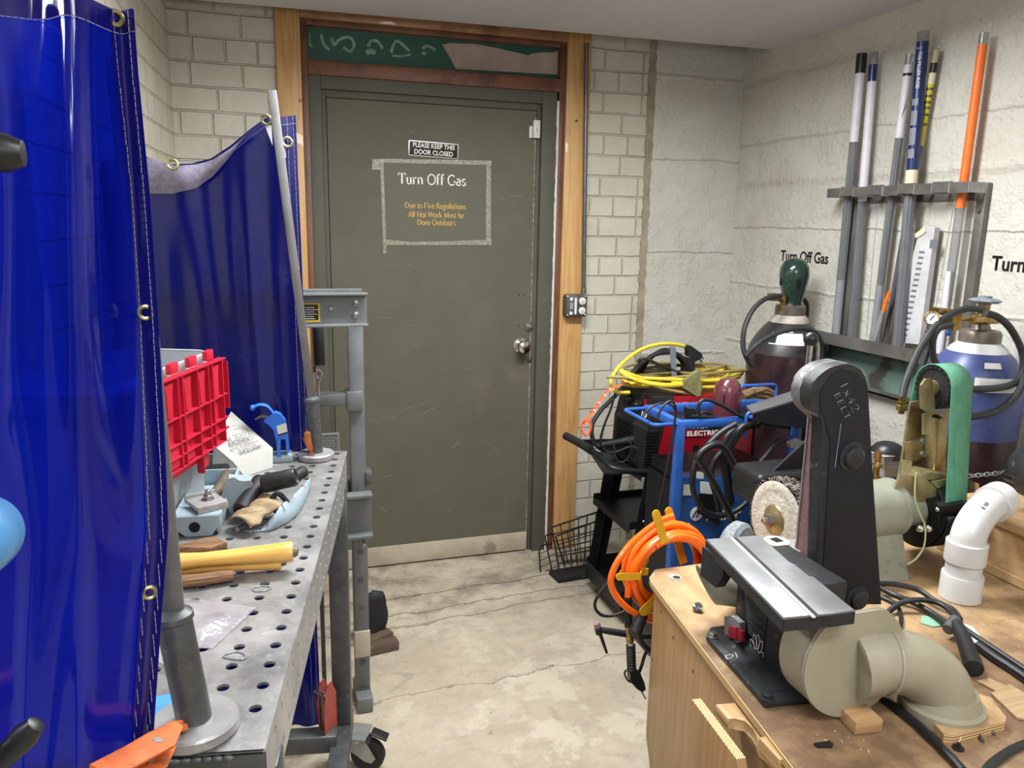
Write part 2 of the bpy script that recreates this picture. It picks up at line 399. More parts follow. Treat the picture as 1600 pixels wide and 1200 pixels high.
m_ = MB(); m_.box((-.1, 3.0, 2.56), (5, 1.2, .04)); struct(m_.build('ceiling_recess', 'dark_void', smooth=0))
# --- wooden surround
def zb(x, y): return at(x, y, Y=D).z
xa, xb = at(470, 100, Y=D).x, at(881, 200, Y=D).x          # its inner edges
zt0, zt1 = 2.215, 2.34                                      # head board
def board(n, x0, x1, z0, z1, y0, y1, m): 
    k = MB(); k.box(((x0+x1)/2, (y0+y1)/2, (z0+z1)/2), (x1-x0, y1-y0, z1-z0), bev=.003); return struct(k.build(n, m))
FY = D-.022
board('trim_2', X0, xa, 0, 2.42, FY, D+.05, 'trim_wood')
tr = board('trim_3', xb, X1, 0, 2.42, FY, D+.05, 'trim_wood')
zh = (zb(660, 43)+zb(480, 33))/2
board('trim_4', xa, xb, zh, 2.42, FY, D+.05, 'trim_wood_across')
xc, xd = at(482, 130, Y=D).x, at(872, 180, Y=D).x           # jamb inner edges
zr0, zr1 = (zb(500, 119)+zb(860, 143))/2, (zb(500, 98)+zb(860, 120))/2     # rail under the transom
board('trim_5', xa, xc, 0, zh, D-.012, D+.08, 'jamb_wood'); board('trim_6', xd, xb, 0, zh, D-.012, D+.08, 'jamb_wood')
board('trim_7', xc, xd, zr0, zr1, D-.016, D+.08, 'rail_wood'); board('trim_8', xc, xd, zh-.022, zh, D-.01, D+.08, 'rail_wood')
# transom panel with old chalk blobs and a torn white sheet over it
k = MB(); k.box(((xc+xd)/2, D+.03, (zr1+zh)/2), (xd-xc, .01, zh-zr1)); tp = struct(k.build('window_1', 'green_paint'))
def on_back(pts, y): return [at(a, c_, Y=y) for a, c_ in pts]
def slab(b_, pts, y, t=.003):
    P = on_back(pts, y); b_.prism([(p.x, p.z) for p in P], t, Matrix(((1, 0, 0, 0), (0, 0, 1, y-t), (0, 1, 0, 0), (0, 0, 0, 1))))
k = MB(); slab(k, [(691, 70), (704, 67.5), (742, 69), (780, 76), (800, 81), (814, 84), (824, 87), (832, 84), (845, 82), (862, 82), (876, 79), (889, 78), (886, 119), (860, 116), (712, 108), (704, 92), (697, 80)], D+.025)
struct(k.build('torn_sheet', 'bare_board', tp))
k = MB()
for P_, w_ in (([(484, 52), (484, 68), (488, 74)], 1.5), ([(502, 54), (506, 70), (515, 78)], 3), ([(518, 58), (522, 70), (530, 62), (545, 58), (553, 68), (548, 80), (536, 74)], 3), ([(575, 73), (580, 64), (590, 65), (598, 76)], 3), ([(572, 82), (580, 80), (587, 83)], 5), ([(611, 82), (616, 68), (623, 65), (640, 80)], 3), ([(613, 87), (628, 88), (642, 85)], 2), ([(660, 76), (668, 72), (680, 78)], 3), ([(659, 83), (666, 84)], 3)):
    k.tube([at(a, c_, Y=D+.0235) for a, c_ in P_], w_*.0022, 6, flat=(.3, 1))
struct(k.build('chalk_marks', 'chalk', tp))
# --- steel door frame, leaf and hardware
mb = MB(); xs0, xs1 = at(503, 200, Y=D).x, at(846, 200, Y=D).x
zs = (zb(510, 139)+zb(850, 163))/2; xl, xr_ = at(512, 250, Y=D).x, at(839, 250, Y=D).x; zl = (zb(515, 150)+zb(840, 174))/2
def fb(x0, x1, z0, z1, y0, y1): mb.box(((x0+x1)/2, (y0+y1)/2, (z0+z1)/2), (x1-x0, y1-y0, z1-z0), bev=.003)
fb(xc, xs0, 0, zr0, D-.008, D+.1); fb(xs1, xd-.008, 0, zr0, D-.008, D+.1); fb(xs0, xs1, zs, zr0, D-.008, D+.1)
fb(xs0, xl, 0, zs, D+.006, D+.1); fb(xr_, xs1, 0, zs, D+.012, D+.1); fb(xl, xr_, zl, zs, D+.006, D+.1)
struct(mb.build('trim_9', 'olive_frame_paint'))
k = MB(); P_ = [(xd-.008+random.uniform(-.003, .001), zz*.02) for zz in range(0, int(zr0/.02))]
k.prism(P_+[(xd, P_[-1][1]), (xd, 0)], .01, Matrix(((1, 0, 0, 0), (0, 0, 1, D-.012), (0, 1, 0, 0), (0, 0, 0, 1))))
struct(k.build('trim_10', 'white_paint', smooth=0))
YL = D+.012
k = MB(); k.box(((xl+xr_)/2, YL+.02, (zl+.004)/2), (xr_-xl-.006, .04, zl-.008)); door = struct(k.build('door_1', 'olive_paint'))
k = MB(); zk0, zk1 = .008, (zb(560, 857)+zb(798, 836))/2
k.box(((xl+xr_)/2, YL-.004, (zk0+zk1)/2), (xr_-xl-.012, .008, zk1-zk0), bev=.002); struct(lab(k.build('kick_plate', 'kick_plate', door), 'scuffed pale kick plate'))
mat('chrome', (205, 205, 203), rough=.16, metal=1); mat('zinc', (172, 172, 170), (150, 150, 150), rough=.36, metal=1, scale=14)
kp = at(814, 540, Y=YL-.01); Mk = axis((kp.x, YL, kp.z), (kp.x, YL-1, kp.z))
k = MB(); k.lathe([(.033, 0), (.033, .004), (.014, .009), (.011, .03), (.02, .036), (.029, .046), (.031, .056), (.027, .068), (.012, .074), (0, .075)], 28, Mk); struct(k.build('door_knob', 'chrome', door))
kp = at(827, 511, Y=YL); k = MB(); k.lathe([(.021, 0), (.021, .004), (.017, .008), (.006, .009), (.006, .016), (0, .017)], 24, axis((kp.x, YL, kp.z), (kp.x, YL-1, kp.z))); struct(k.build('deadbolt', 'zinc', door))
kp = at(827, 562, Y=YL); k = MB(); k.lathe([(.010, 0), (.010, .004), (.006, .010), (0, .011)], 16, axis((kp.x, YL, kp.z), (kp.x, YL-1, kp.z))); struct(k.build('lock_cylinder', 'zinc', door))
mat('black_hole', (12, 12, 12), rough=.9)
k = MB()
for a, c_ in ((811, 461), (818, 461), (811, 509), (819, 509)): p_ = at(a, c_, Y=YL); k.cyl((p_.x, YL+.001, p_.z), (p_.x, YL-.0006, p_.z), .0028, n=10)
struct(k.build('screw_hole', 'black_hole', door))
# scuffs on the paint
mat('scuff', (150, 146, 128), (118, 114, 98), rough=.7, scale=60)
k = MB(); r = random.Random(5)
for a, c_, ln, an in ((590, 497, 26, 0), (640, 500, 16, .1), (641, 507, 13, .2), (640, 537, 14, .1), (795, 305, 24, .12), (780, 312, 12, 0), (800, 318, 6, 0), (630, 640, 40, -.3), (655, 650, 30, -.5), (610, 651, 10, .3), (725, 575, 10, .1), (742, 572, 8, 0), (760, 690, 30, .7), (640, 205, 8, .1), (706, 700, 14, -.7), (590, 790, 22, .6), (700, 800, 9, -.5), (575, 655, 18, .3), (765, 770, 5, 1), (638, 412, 7, .5), (600, 745, 16, -.2), (690, 862, 1, 0)):
    q = [at(a, c_, Y=YL), at(a+ln*cos(an), c_+ln*sin(an), Y=YL)]
    k.bar((q[0].x, YL-.0003, q[0].z), (q[1].x, YL-.0003, q[1].z), .0012, r.uniform(.0012, .0026), (0, 1, 0))
struct(k.build('scuff_marks', 'scuff', door))
k = MB(); P_ = []; zz = .05
while zz < zl-.02:
    P_.append((xr_-.004-random.uniform(0, .007), zz)); zz += .011
k.prism(P_+[(xr_-.003, P_[-1][1]), (xr_-.003, .05)], .0012, Matrix(((1, 0, 0, 0), (0, 0, 1, YL-.0012), (0, 1, 0, 0), (0, 0, 0, 1)))); struct(k.build('chipped_edge', 'scuff', door, smooth=0))
# ================================================================ things on the door and the back wall
def pm(x, y, Y): return (at(x+10, y, Y=Y)-at(x, y, Y=Y)).length/10      # metres per pixel there
BX, BZ = (1, 0, 0), (0, 0, 1)
mat('white_letter', (236, 232, 222), rough=.5); mat('ochre_letter', (206, 164, 84), rough=.5); mat('black_letter', (16, 15, 15), rough=.5)
mat('sign_black', (38, 38, 38), rough=.14, coat=.6); mat('silver_sheet', (196, 196, 194), rough=.3, metal=.6)
mat('clear_tape', (150, 147, 132), (120, 117, 102), rough=.22, scale=70, bump=.3, bscale=90)
# small serif alphabet written as strokes: v = thick upright with serifs, d = line, a = arc
def G(*s): return s
GL = {
 'T': (.62, [('v', .31, 0, .7, 1), ('d', .02, .69, .60, .69), ('d', .03, .69, .03, .55), ('d', .59, .69, .59, .55)]),
 'u': (.52, [('v', .11, .08, .45, 2), ('a', .24, .13, .13, .12, 180, 300), ('v', .40, 0, .45, 3)]),
 'r': (.38, [('v', .11, 0, .45, 3), ('a', .25, .31, .13, .12, 165, 60)]),
 'n': (.54, [('v', .11, 0, .45, 3), ('a', .26, .31, .14, .13, 170, 0), ('v', .40, 0, .31, 1)]),
 'O': (.74, [('o', .37, .35, .31, .34)]), 'D': (.70, [('v', .12, 0, .7, 3), ('a', .22, .35, .40, .34, 90, -90), ('d', .12, .69, .24, .69), ('d', .12, .01, .24, .01)]),
 'f': (.34, [('v', .13, 0, .58, 1), ('a', .24, .58, .11, .12, 180, 50), ('d', .02, .44, .28, .44)]),
 'G': (.70, [('a', .36, .35, .31, .34, 45, 330), ('v', .60, .06, .30, 2)]),
 'a': (.46, [('a', .19, .34, .14, .10, 150, 0), ('v', .33, .03, .34, 0), ('a', .19, .13, .14, .12, 20, 340), ('d', .33, .02, .42, .02)]),
 's': (.40, [('a', .20, .335, .13, .105, 40, 250), ('a', .20, .115, .13, .105, 70, -150)]),
 'e': (.46, [('a', .23, .225, .18, .22, 0, 320), ('d', .06, .24, .40, .24)]),
 't': (.33, [('v', .13, .06, .58, 0), ('a', .22, .09, .09, .08, 180, 310), ('d', .02, .44, .27, .44)]),
 'o': (.50, [('o', .25, .225, .20, .22)]), 'F': (.58, [('v', .13, 0, .7, 3), ('d', .13, .69, .52, .69), ('d', .13, .37, .40, .37), ('d', .52, .69, .52, .56)]),
 'i': (.26, [('v', .13, 0, .45, 3), ('p', .13, .61)]), 'R': (.64, [('v', .13, 0, .7, 3), ('a', .28, .525, .19, .165, 90, -90), ('d', .13, .69, .3, .69), ('d', .13, .36, .3, .36), ('w', .30, .36, .58, .01)]),
 'g': (.50, [('o', .22, .29, .15, .15), ('o', .23, -.10, .18, .10), ('d', .34, .40, .48, .43), ('d', .12, .10, .2, .03)]),
 'l': (.26, [('v', .13, 0, .72, 3)]), 'A': (.66, [('d', .06, .01, .33, .7), ('w', .33, .7, .60, .01), ('d', .16, .24, .49, .24), ('d', 0, .01, .16, .01), ('d', .48, .01, .68, .01)]),
 'H': (.76, [('v', .14, 0, .7, 4), ('v', .60, 0, .7, 4), ('d', .14, .36, .60, .36)]), 'W': (.92, [('w', .04, .7, .26, .01), ('d', .26, .01, .45, .7), ('w', .45, .7, .67, .01), ('d', .67, .01, .88, .7)]),
 'k': (.52, [('v', .11, 0, .72, 3), ('d', .12, .19, .42, .44), ('w', .22, .27, .46, .01)]), 'M': (.88, [('d', .14, 0, .14, .7), ('w', .14, .7, .43, .04), ('d', .43, .04, .72, .7), ('v', .73, 0, .7, 4), ('d', .04, .01, .24, .01)]),
 'b': (.52, [('v', .11, 0, .72, 2), ('a', .25, .225, .18, .22, 140, -150)]), 'd': (.52, [('v', .40, 0, .72, 3), ('a', .25, .225, .18, .22, 30, 320)]), ' ': (.26, [])}
def serif(line, cx, cy, h, Y, name, m, parent, width):
    """h = capital height; line centred on cx, cy (world x, z) and fitted to width"""
    tot = sum(GL[c][0] for c in line); s = h/.7; kx = width/(tot*s); k = MB(); x0 = cx-width/2; z0 = cy-h/2
    P = lambda x, z: (x0+(x+ox)*s*kx, Y, z0+z*s)
    def rib(pts, wd):
        pts = [Vector(P(*p)) for p in pts]; A = []; B = []
        for i, p in enumerate(pts):
            t = (pts[min(i+1, len(pts)-1)]-pts[max(i-1, 0)]).normalized(); n_ = Vector((-t.z, 0, t.x)); q = wd*s*.5
            if callable(q): q = q
            A.append(k.b.verts.new(p+n_*q)); B.append(k.b.verts.new(p-n_*q))
        for i in range(len(pts)-1): k.b.faces.new((A[i], A[i+1], B[i+1], B[i]))
    ox = 0
    for c in line:
        for g_ in GL[c][1]:
            if g_[0] == 'v':
                _, x, a, b_, sf = g_; rib([(x, a), (x, b_)], .10)
                if sf in (1, 3, 4): rib([(x-.10, a+.015), (x+.10, a+.015)], .04)
                if sf in (2, 3): rib([(x-.11, b_-.03), (x, b_-.01)], .05)
                if sf == 4: rib([(x-.10, b_-.015), (x+.10, b_-.015)], .04)
            elif g_[0] in 'dw': rib([(g_[1], g_[2]), (g_[3], g_[4])], .05 if g_[0] == 'd' else .10)
            elif g_[0] == 'p': rib([(g_[1]-.05, g_[2]), (g_[1]+.05, g_[2])], .10)
            else:
                if g_[0] == 'o': cx_, cy_, rx, ry = g_[1:]; a0, a1 = 0, 360
                else: cx_, cy_, rx, ry, a0, a1 = g_[1:]
                rib([(cx_+rx*cos(radians(a0+(a1-a0)*i/14)), cy_+ry*sin(radians(a0+(a1-a0)*i/14))) for i in range(15)], .075)
        ox += GL[c][0]
    return k.build(name, m, parent, smooth=0)
# printed notice taped to the door
c0 = at(681, 318, Y=YL)
nt_ = thing('door_notice', 'taped notice on the olive door reading Turn Off Gas above three ochre lines', 'notice', (c0.x, YL, c0.z))
mat('notice_film', (93, 91, 77), rough=.5, spec=.3)
k = MB(); slab(k, [(598, 252), (764, 257), (764, 381), (602, 381)], YL-.0002, .0005); k.build('sheet', 'notice_film', nt_)
for i_, pts in enumerate(([(582, 249), (595, 248), (768, 251), (768, 258), (690, 256), (600, 254), (594, 265), (581, 265)], [(594, 252), (599, 252), (604, 395), (599, 397)], [(760, 258), (767, 258), (767, 384), (759, 380)], [(600, 374), (640, 378), (700, 377), (768, 374), (768, 383), (600, 383)])):
    k = MB(); slab(k, pts, YL-.0007-.0003*i_, .0005); lab(k.build('tape_strip', 'clear_tape', nt_), 'wrinkled clear tape')
q = pm(680, 280, YL)
for s_, cx_, cy_, w_, h_, m_n in (('Turn Off Gas', 676, 280.5, 106, 15.5, 'white_letter'), ('Due to Fire Regulations', 681, 321.5, 96, 8.6, 'ochre_letter'), ('All Hot Work Must be', 681.5, 335.5, 88, 8.6, 'ochre_letter'), ('Done Outdoors', 682, 347.5, 61, 8.4, 'ochre_letter')):
    p_ = at(cx_, cy_, Y=YL-.0016); lab(serif(s_, p_.x, p_.z, h_*q, YL-.0016, 'lettering', m_n, nt_, w_*q), ('white' if 'white' in m_n else 'ochre')+' lettering')
# small engraved sign
c0 = at(677.5, 234, Y=YL); sg = thing('door_sign', 'small silver and black sign on the door reading PLEASE KEEP THIS DOOR CLOSED', 'sign', (c0.x, YL, c0.z))
Mf = frame((c0.x, YL-.0005, c0.z), (1, 0, -.035), BZ)
k = MB(Mf); k.prism(rrect(77*q, 22.5*q, .003), .002, bev=.0006); k.build('border_plate', 'silver_sheet', sg)
k = MB(Mf @ TR(z=.0021)); k.prism(rrect(74*q, 19.5*q, .002), .0006); k.build('face', 'sign_black', sg)
text('PLEASE KEEP THIS', 9.6*q, Mf @ TR(y=4.7*q, z=.0030), 'lettering', 'white_letter', sg, sx=.86, off=.0004)
text('DOOR CLOSED', 9.6*q, Mf @ TR(y=-5*q, z=.0030), 'lettering', 'white_letter', sg, sx=.9, off=.0004)
# alarm contact
mat('sensor_plastic', (205, 204, 200), rough=.4)
c0 = at(838, 202, Y=D); se = thing('door_sensor', 'small white plastic alarm contact at the top right of the door', 'sensor', (c0.x, YL, c0.z))
k = MB(); k.box((c0.x, YL-.011, c0.z), (.031, .022, .075), bev=.003); k.build('housing', 'sensor_plastic', se)
k = MB(); k.box((c0.x-.024, YL-.006, c0.z-.012), (.014, .012, .05), bev=.002); k.build('magnet', 'sensor_plastic', se)
k = MB(); k.box((c0.x, YL-.0225, c0.z-.004), (.005, .001, .016)); lab(k.build('light', 'zinc', se), 'tiny grey lens')
# outlet box and its pipe
mat('galvanised', (120, 122, 124), (98, 100, 102), rough=.42, metal=.85, scale=18); mat('receptacle_white', (216, 216, 212), rough=.4); mat('slot_dark', (20, 20, 20), rough=.6)
c0 = at(901, 478, Y=FY-.045); ob = thing('outlet_box', 'square grey metal outlet box with a white receptacle on the right door post', 'outlet', (c0.x, FY, c0.z))
Mf = frame((c0.x, FY-.045, c0.z), BX, BZ)
k = MB(Mf @ TR(z=-.045)); k.prism(rrect(.104, .102, .012), .042, bev=.004); k.build('body', 'galvanised', ob)
k = MB(Mf @ TR(z=-.002)); k.prism(rrect(.100, .098, .012), .005, bev=.002); cv = k.build('cover', 'galvanised', ob)
for sy in (.022, -.022):
    k = MB(Mf @ TR(.026, sy, .003)); k.lathe([(.0165, 0), (.0165, .003), (.015, .004), (0, .004)], 24); rc = k.build('receptacle', 'receptacle_white', ob)
    k = MB(Mf @ TR(.026, sy, .0071)); k.box((-.005, .002, 0), (.0018, .008, .0006)); k.box((.005, .002, 0), (.0018, .007, .0006)); k.cyl((0, -.006, -.0003), (0, -.006, .0003), .0025, n=10); k.build('slots', 'slot_dark', rc, smooth=0)
k = MB(Mf @ TR(-.006, 0, .0032)); k.box((0, 0, 0), (.011, .074, .0006)); k.build('sticker', 'receptacle_white', ob)
for sy in (.032, -.032):
    k = MB(Mf @ TR(-.028, sy, .003)); k.lathe([(.008, 0), (.008, .0016), (.0055, .0018), (.0055, .0005), (0, .0005)], 16); k.build('knockout', 'receptacle_white', ob)
k = MB(Mf @ TR(-.026, 0, .0035)); k.box((0, 0, 0), (.016, .03, .0008)); k.build('rating_label', 'silver_sheet', ob)
for a_, c_ in ((-.043, -.042), (.043, .042), (.043, -.042), (-.043, .042)):
    k = MB(Mf @ TR(a_, c_, .003)); k.lathe([(.0045, 0), (.0045, .002), (.003, .003), (0, .003)], 12); k.build('screw', 'chrome', ob)
x1_, x2_ = at(916.5, 70, Y=FY-.014), at(912, 455, Y=FY-.014)
cp = thing('conduit_pipe', 'thin grey steel conduit running up the right door post from the outlet box', 'pipe', (x2_.x, FY, x2_.z))
k = MB(); k.cyl((x2_.x, FY-.014, x2_.z-.004), (x1_.x, FY-.014, 2.319), .0092, n=16); k.build('tube', 'galvanised', cp)
k = MB(); k.cyl((x2_.x, FY-.014, x2_.z-.012), (x2_.x, FY-.014, x2_.z+.014), .0125, n=12); k.build('coupling', 'zinc', cp)
# nails left in the surround
mat('brass', (190, 156, 88), (160, 126, 66), rough=.3, metal=1, scale=30)
for a_, c_, lb in ((468, 158, 'brass nail sticking out of the left door post near its top'), (898, 190, 'brass nail sticking out of the right door post beside the conduit')):
    p_ = at(a_, c_, Y=FY); k = MB(); k.lathe([(.0018, 0), (.0018, .014), (.005, .015), (.005, .0165), (0, .017)], 12, axis((p_.x, FY+.004, p_.z), (p_.x+.3, FY-1, p_.z+.2))); tag(k.build('nail', 'brass'), lb, 'nail')
# wall lettering
for yc, zc_, w_, lb in ((2.823, 1.440, .31, 'black Turn Off Gas lettering on the right wall above the gas cylinder in the corner'), (1.756, 1.462, .32, 'black Turn Off Gas lettering on the right wall, cut off by the photo edge')):
    tl = thing('wall_lettering', lb, 'lettering', (XR, yc, zc_))
    fit_text('Turn Off Gas', frame((XR-.0012, yc, zc_), (0, -1, 0), BZ), w_, .047, 'letters', 'black_letter', tl, .022, ext=.0004)
# ================================================================ left: fixture table, curtains, press
E1, E2 = Vector((-.181, -.9835, 0)), Vector((.9835, -.181, 0))
ZT = .94
TF = Matrix(((E1.x, E2.x, 0, .2), (E1.y, E2.y, 0, 2.073), (0, 0, 1, ZT), (0, 0, 0, 1)))     # x along the table, -y across it
TF = Matrix(((-E2.x, E1.x, 0, .2), (-E2.y, E1.y, 0, 2.073), (0, 0, 1, ZT), (0, 0, 0, 1)))   # x to the left, y towards the camera
TL, TW, PT = 1.222, .56, .0516
def steel_material(name, c1, c2, rough, c3):
    nt, N, L, b = nodes(name, c1); g = NG(nt); P = N.new('ShaderNodeTexCoord').outputs['Object']
    n1 = g.noise(P, 7, 7, .7); n2 = g.noise(P, 55, 5, .7)
    c = g.mix(g.rng(n1, .36, .64), lin(c1), lin(c2)); c = g.mix(g.rng(n2, .56, .75, 0, .6), c, lin(c3))
    L.new(c, b.inputs['Base Color']); b.inputs['Metallic'].default_value = .5
    L.new(g.rng(n1, .3, .7, rough, rough+.2), b.inputs['Roughness']); L.new(g.bump(n2, .12, .003), b.inputs['Normal'])
steel_material('mill_steel', (118, 117, 116), (158, 156, 154), .36, (190, 188, 184))
steel_material('dark_steel', (74, 76, 78), (98, 100, 100), .38, (130, 130, 128))
steel_material('bar_steel', (112, 110, 110), (132, 130, 130), .34, (150, 148, 148))
steel_material('bright_steel', (176, 176, 176), (150, 150, 150), .28, (206, 204, 202))
def hole_plate(k, M, nx, ny, ox, oy, W, H, r, t, N_=12):
    """plate W x H in local xy with a grid of round holes; pitch PT, first hole at ox, oy"""
    xs = [0]+[ox-PT/2+PT*i for i in range(nx+1)]+[W]; ys = [0]+[oy-PT/2+PT*j for j in range(ny+1)]+[H]
    T = k.M @ M; V = {}
    def vert(x, y, z):
        q = (round(x, 5), round(y, 5), z)
        if q not in V: V[q] = k.b.verts.new(T @ Vector((x, y, -t if z else 0)))
        return V[q]
    for z in (0, 1):
        for i in range(len(xs)-1):
            for j in range(len(ys)-1):
                a, b_, c_, d_ = xs[i], xs[i+1], ys[j], ys[j+1]
                if b_-a < 1e-5 or d_-c_ < 1e-5: continue
                inner = 0 < i < len(xs)-2 and 0 < j < len(ys)-2
                if not inner: k.b.faces.new([vert(a, c_, z), vert(b_, c_, z), vert(b_, d_, z), vert(a, d_, z)]); continue
                cx, cy = (a+b_)/2, (c_+d_)/2; cr = [vert(a, c_, z), vert(b_, c_, z), vert(b_, d_, z), vert(a, d_, z)]
                rg = [vert(cx+r*cos(radians(-135+360*m/N_)), cy+r*sin(radians(-135+360*m/N_)), z) for m in range(N_)]
                q = N_//4
                for s_ in range(4):
                    k.b.faces.new([cr[s_], cr[(s_+1) % 4]]+[rg[(s_*q+m) % N_] for m in range(q, -1, -1)])
                if z:
                    r0 = [vert(cx+r*cos(radians(-135+360*m/N_)), cy+r*sin(radians(-135+360*m/N_)), 0) for m in range(N_)]
                    for m in range(N_): k.b.faces.new([r0[m], r0[(m+1) % N_], rg[(m+1) % N_], rg[m]])
    cs = [(0, 0), (W, 0), (W, H), (0, H)]
    return k
ft = thing('fixture_table', 'grey steel welding table with a grid of round holes in its top', 'table', M=TF @ TR(z=-ZT))
k = MB(TF @ TR(0, -.022)); hole_plate(k, Matrix.Identity(4), 10, 23, .0235, .0272, TW, TL+.022, .0086, .004); k.build('tabletop', 'mill_steel', ft, smooth=0)
SK = .098
k = MB(TF @ TR(0, -.022, 0) @ Matrix(((0, 0, -1, 0), (1, 0, 0, 0), (0, -1, 0, -.0065), (0, 0, 0, 1)))); hole_plate(k, Matrix.Identity(4), 23, 2, .0272, .0265, TL+.022, SK, .0068, .005); k.build('side_skirt', 'bright_steel', ft, smooth=0)
k = MB(TF @ TR(0, TL, 0) @ Matrix(((1, 0, 0, 0), (0, 0, 1, 0), (0, -1, 0, -.0065), (0, 0, 0, 1)))); hole_plate(k, Matrix.Identity(4), 10, 1, .0235, .05, TW, SK, .0086, .006); lab(k.build('end_skirt', 'dark_steel', ft, smooth=0), 'dark near end skirt with a weld bead')
k = MB(TF @ TR(0, -.022, -.0065)); k.box((TW/2, .003, -SK/2), (TW, .006, SK)); k.build('end_skirt', 'dark_steel', ft, smooth=0)
k = MB(TF @ TR(TW, -.022, -.0065)); k.box((-.003, TL/2, -SK/2), (.006, TL, SK)); k.build('side_skirt', 'bright_steel', ft, smooth=0)
k = MB(TF); r = random.Random(2)
for i in range(9): k.ball((.04+i*.012, TL+.002, -.008), .006, (1.3, .7, .7), 8)
k.build('weld_bead', 'dark_steel', ft)
for lx, ly in ((.022, .05), (.5, .05), (.022, 1.13), (.5, 1.13)):
    k = MB(TF); k.box((lx, ly, -.425), (.05, .05, .70), bev=.004); k.build('leg', 'dark_steel', ft)
for lx in (.022, .5):
    k = MB(TF); k.box((lx, .59, -.795), (.05, 1.20, .05), bev=.004); k.build('foot_rail', 'dark_steel', ft)
for ly in (.14, 1.08):
    k = MB(TF); k.box((.26, ly, -.765), (.46, .05, .05), bev=.004); k.build('cross_rail', 'dark_steel', ft)
mat('black_rubber', (22, 22, 23), (32, 32, 33), rough=.6, scale=30); mat('wheel_rubber', (34, 33, 33), rough=.7)
mat('black_plastic', (26, 26, 28), (34, 34, 36), rough=.38, scale=20); mat('caster_zinc', (176, 178, 176), (150, 152, 150), rough=.35, metal=.7, scale=20)
for lx, ly, an in ((-.012, .03, 2.9), (.5, .06, 2.4), (.022, 1.12, -2.2), (.5, 1.12, 1.0)):
    M_ = TF @ TR(lx, ly, -ZT, rz=an)
    k = MB(M_); k.box((0, 0, .115), (.075, .075, .006)); k.cyl((0, 0, .095), (0, 0, .115), .028, n=18)
    for s_ in (-1, 1): k.prism([(-.035, .1), (.035, .1), (.062, .05), (.05, .035), (.03, .04), (-.02, .075)], .003, Matrix(((1, 0, 0, 0), (0, 0, 1, s_*.022-.0015), (0, 1, 0, 0), (0, 0, 0, 1))))
    ca = k.build('caster', 'caster_zinc', ft)
    k = MB(M_); k.lathe([(.018, -.016), (.044, -.016), (.05, -.008), (.05, .008), (.044, .016), (.018, .016)], 28, axis((.034, -.016, .05), (.034, 1, .05)) @ TR(z=.016)); k.build('wheel', 'wheel_rubber', ca)
    k = MB(M_); k.box((.07, 0, .115), (.05, .034, .006), TR(rx=0, ry=.35), bev=.002); k.build('brake_pedal', 'black_plastic', ca)
# red magnet square clinging to the leg
mat('magnet_red', (168, 74, 66), (150, 60, 54), rough=.5, scale=30)
mt = TF @ TR(.028, .05, -.37); pc = at(508, 1100, Y=1.99)
ms = thing('magnetic_square', 'worn red magnetic welding square stuck to the table leg', 'magnet', M=Matrix.Translation((pc.x, 1.965, pc.z)) @ TR(rz=-.85))
for s_ in (-1, 1):
    k = MB(ROOTM[ms.name]); k.prism([(-.035, -.085), (.03, -.055) if s_ > 0 else (.02, -.055), (.03, .03), (.012, .082), (-.012, .082), (-.035, .04)], .003, Matrix(((.25, 0, 1, s_*.013), (-.95, 0, 0, 0), (0, 1, 0, 0), (0, 0, 0, 1)))); k.build('side_plate', 'magnet_red', ms)
k = MB(ROOTM[ms.name]); k.box((0, .0, -.005), (.02, .035, .12), bev=.003); lab(k.build('magnet_core', 'zinc', ms), 'grey magnet core')
for zz in (.06, -.055): k = MB(ROOTM[ms.name]); k.cyl((-.02, -.02, zz), (.02, -.02, zz), .004, n=10); k.build('spacer_pin', 'chrome', ms)
# ---- curtain material: glossy see-through blue vinyl
def vinyl(name, base, tint, fac, rough=.12, coat=.5):
    nt, N, L, b = nodes(name, base); g = NG(nt); P = N.new('ShaderNodeTexCoord').outputs['Object']
    b.inputs['Base Color'].default_value = lin(base); b.inputs['Roughness'].default_value = rough; b.inputs['Coat Weight'].default_value = coat; b.inputs['Coat Roughness'].default_value = .06
    L.new(g.bump(g.noise(P, 6, 3), .12, .01), b.inputs['Normal'])
    n = g.noise(P, 9, 7, .75); L.new(g.mix(g.rng(n, .62, .74, 0, .3), lin(base), lin((96, 98, 160))), b.inputs['Base Color'])
    tl = N.new('ShaderNodeBsdfTranslucent'); tl.inputs[0].default_value = lin(tint)
    tp_ = N.new('ShaderNodeBsdfTransparent'); tp_.inputs[0].default_value = lin(tint)
    m1 = N.new('ShaderNodeMixShader'); m1.inputs[0].default_value = .45; L.new(tl.outputs[0], m1.inputs[1]); L.new(tp_.outputs[0], m1.inputs[2])
    m2 = N.new('ShaderNodeMixShader'); m2.inputs[0].default_value = fac; L.new(b.outputs[0], m2.inputs[1]); L.new(m1.outputs[0], m2.inputs[2])
    L.new(m2.outputs[0], N['Material Output'].inputs[0])
vinyl('blue_vinyl', (8, 9, 86), (14, 42, 222), .42)
vinyl('blue_vinyl_dull', (8, 9, 84), (16, 34, 180), .32, .25, .12)
vinyl('blue_vinyl_hem', (28, 24, 104), (40, 44, 170), .25)
mat('stitch', (150, 148, 178), rough=.7); mat('grommet_brass', (196, 186, 140), (170, 158, 110), rough=.3, metal=.9, scale=40)
def ev(tab, y):
    for (a, xa_), (b_, xb_) in zip(tab, tab[1:]):
        if y <= b_: return xa_+(xb_-xa_)*(y-a)/(b_-a)
    return tab[-1][1]
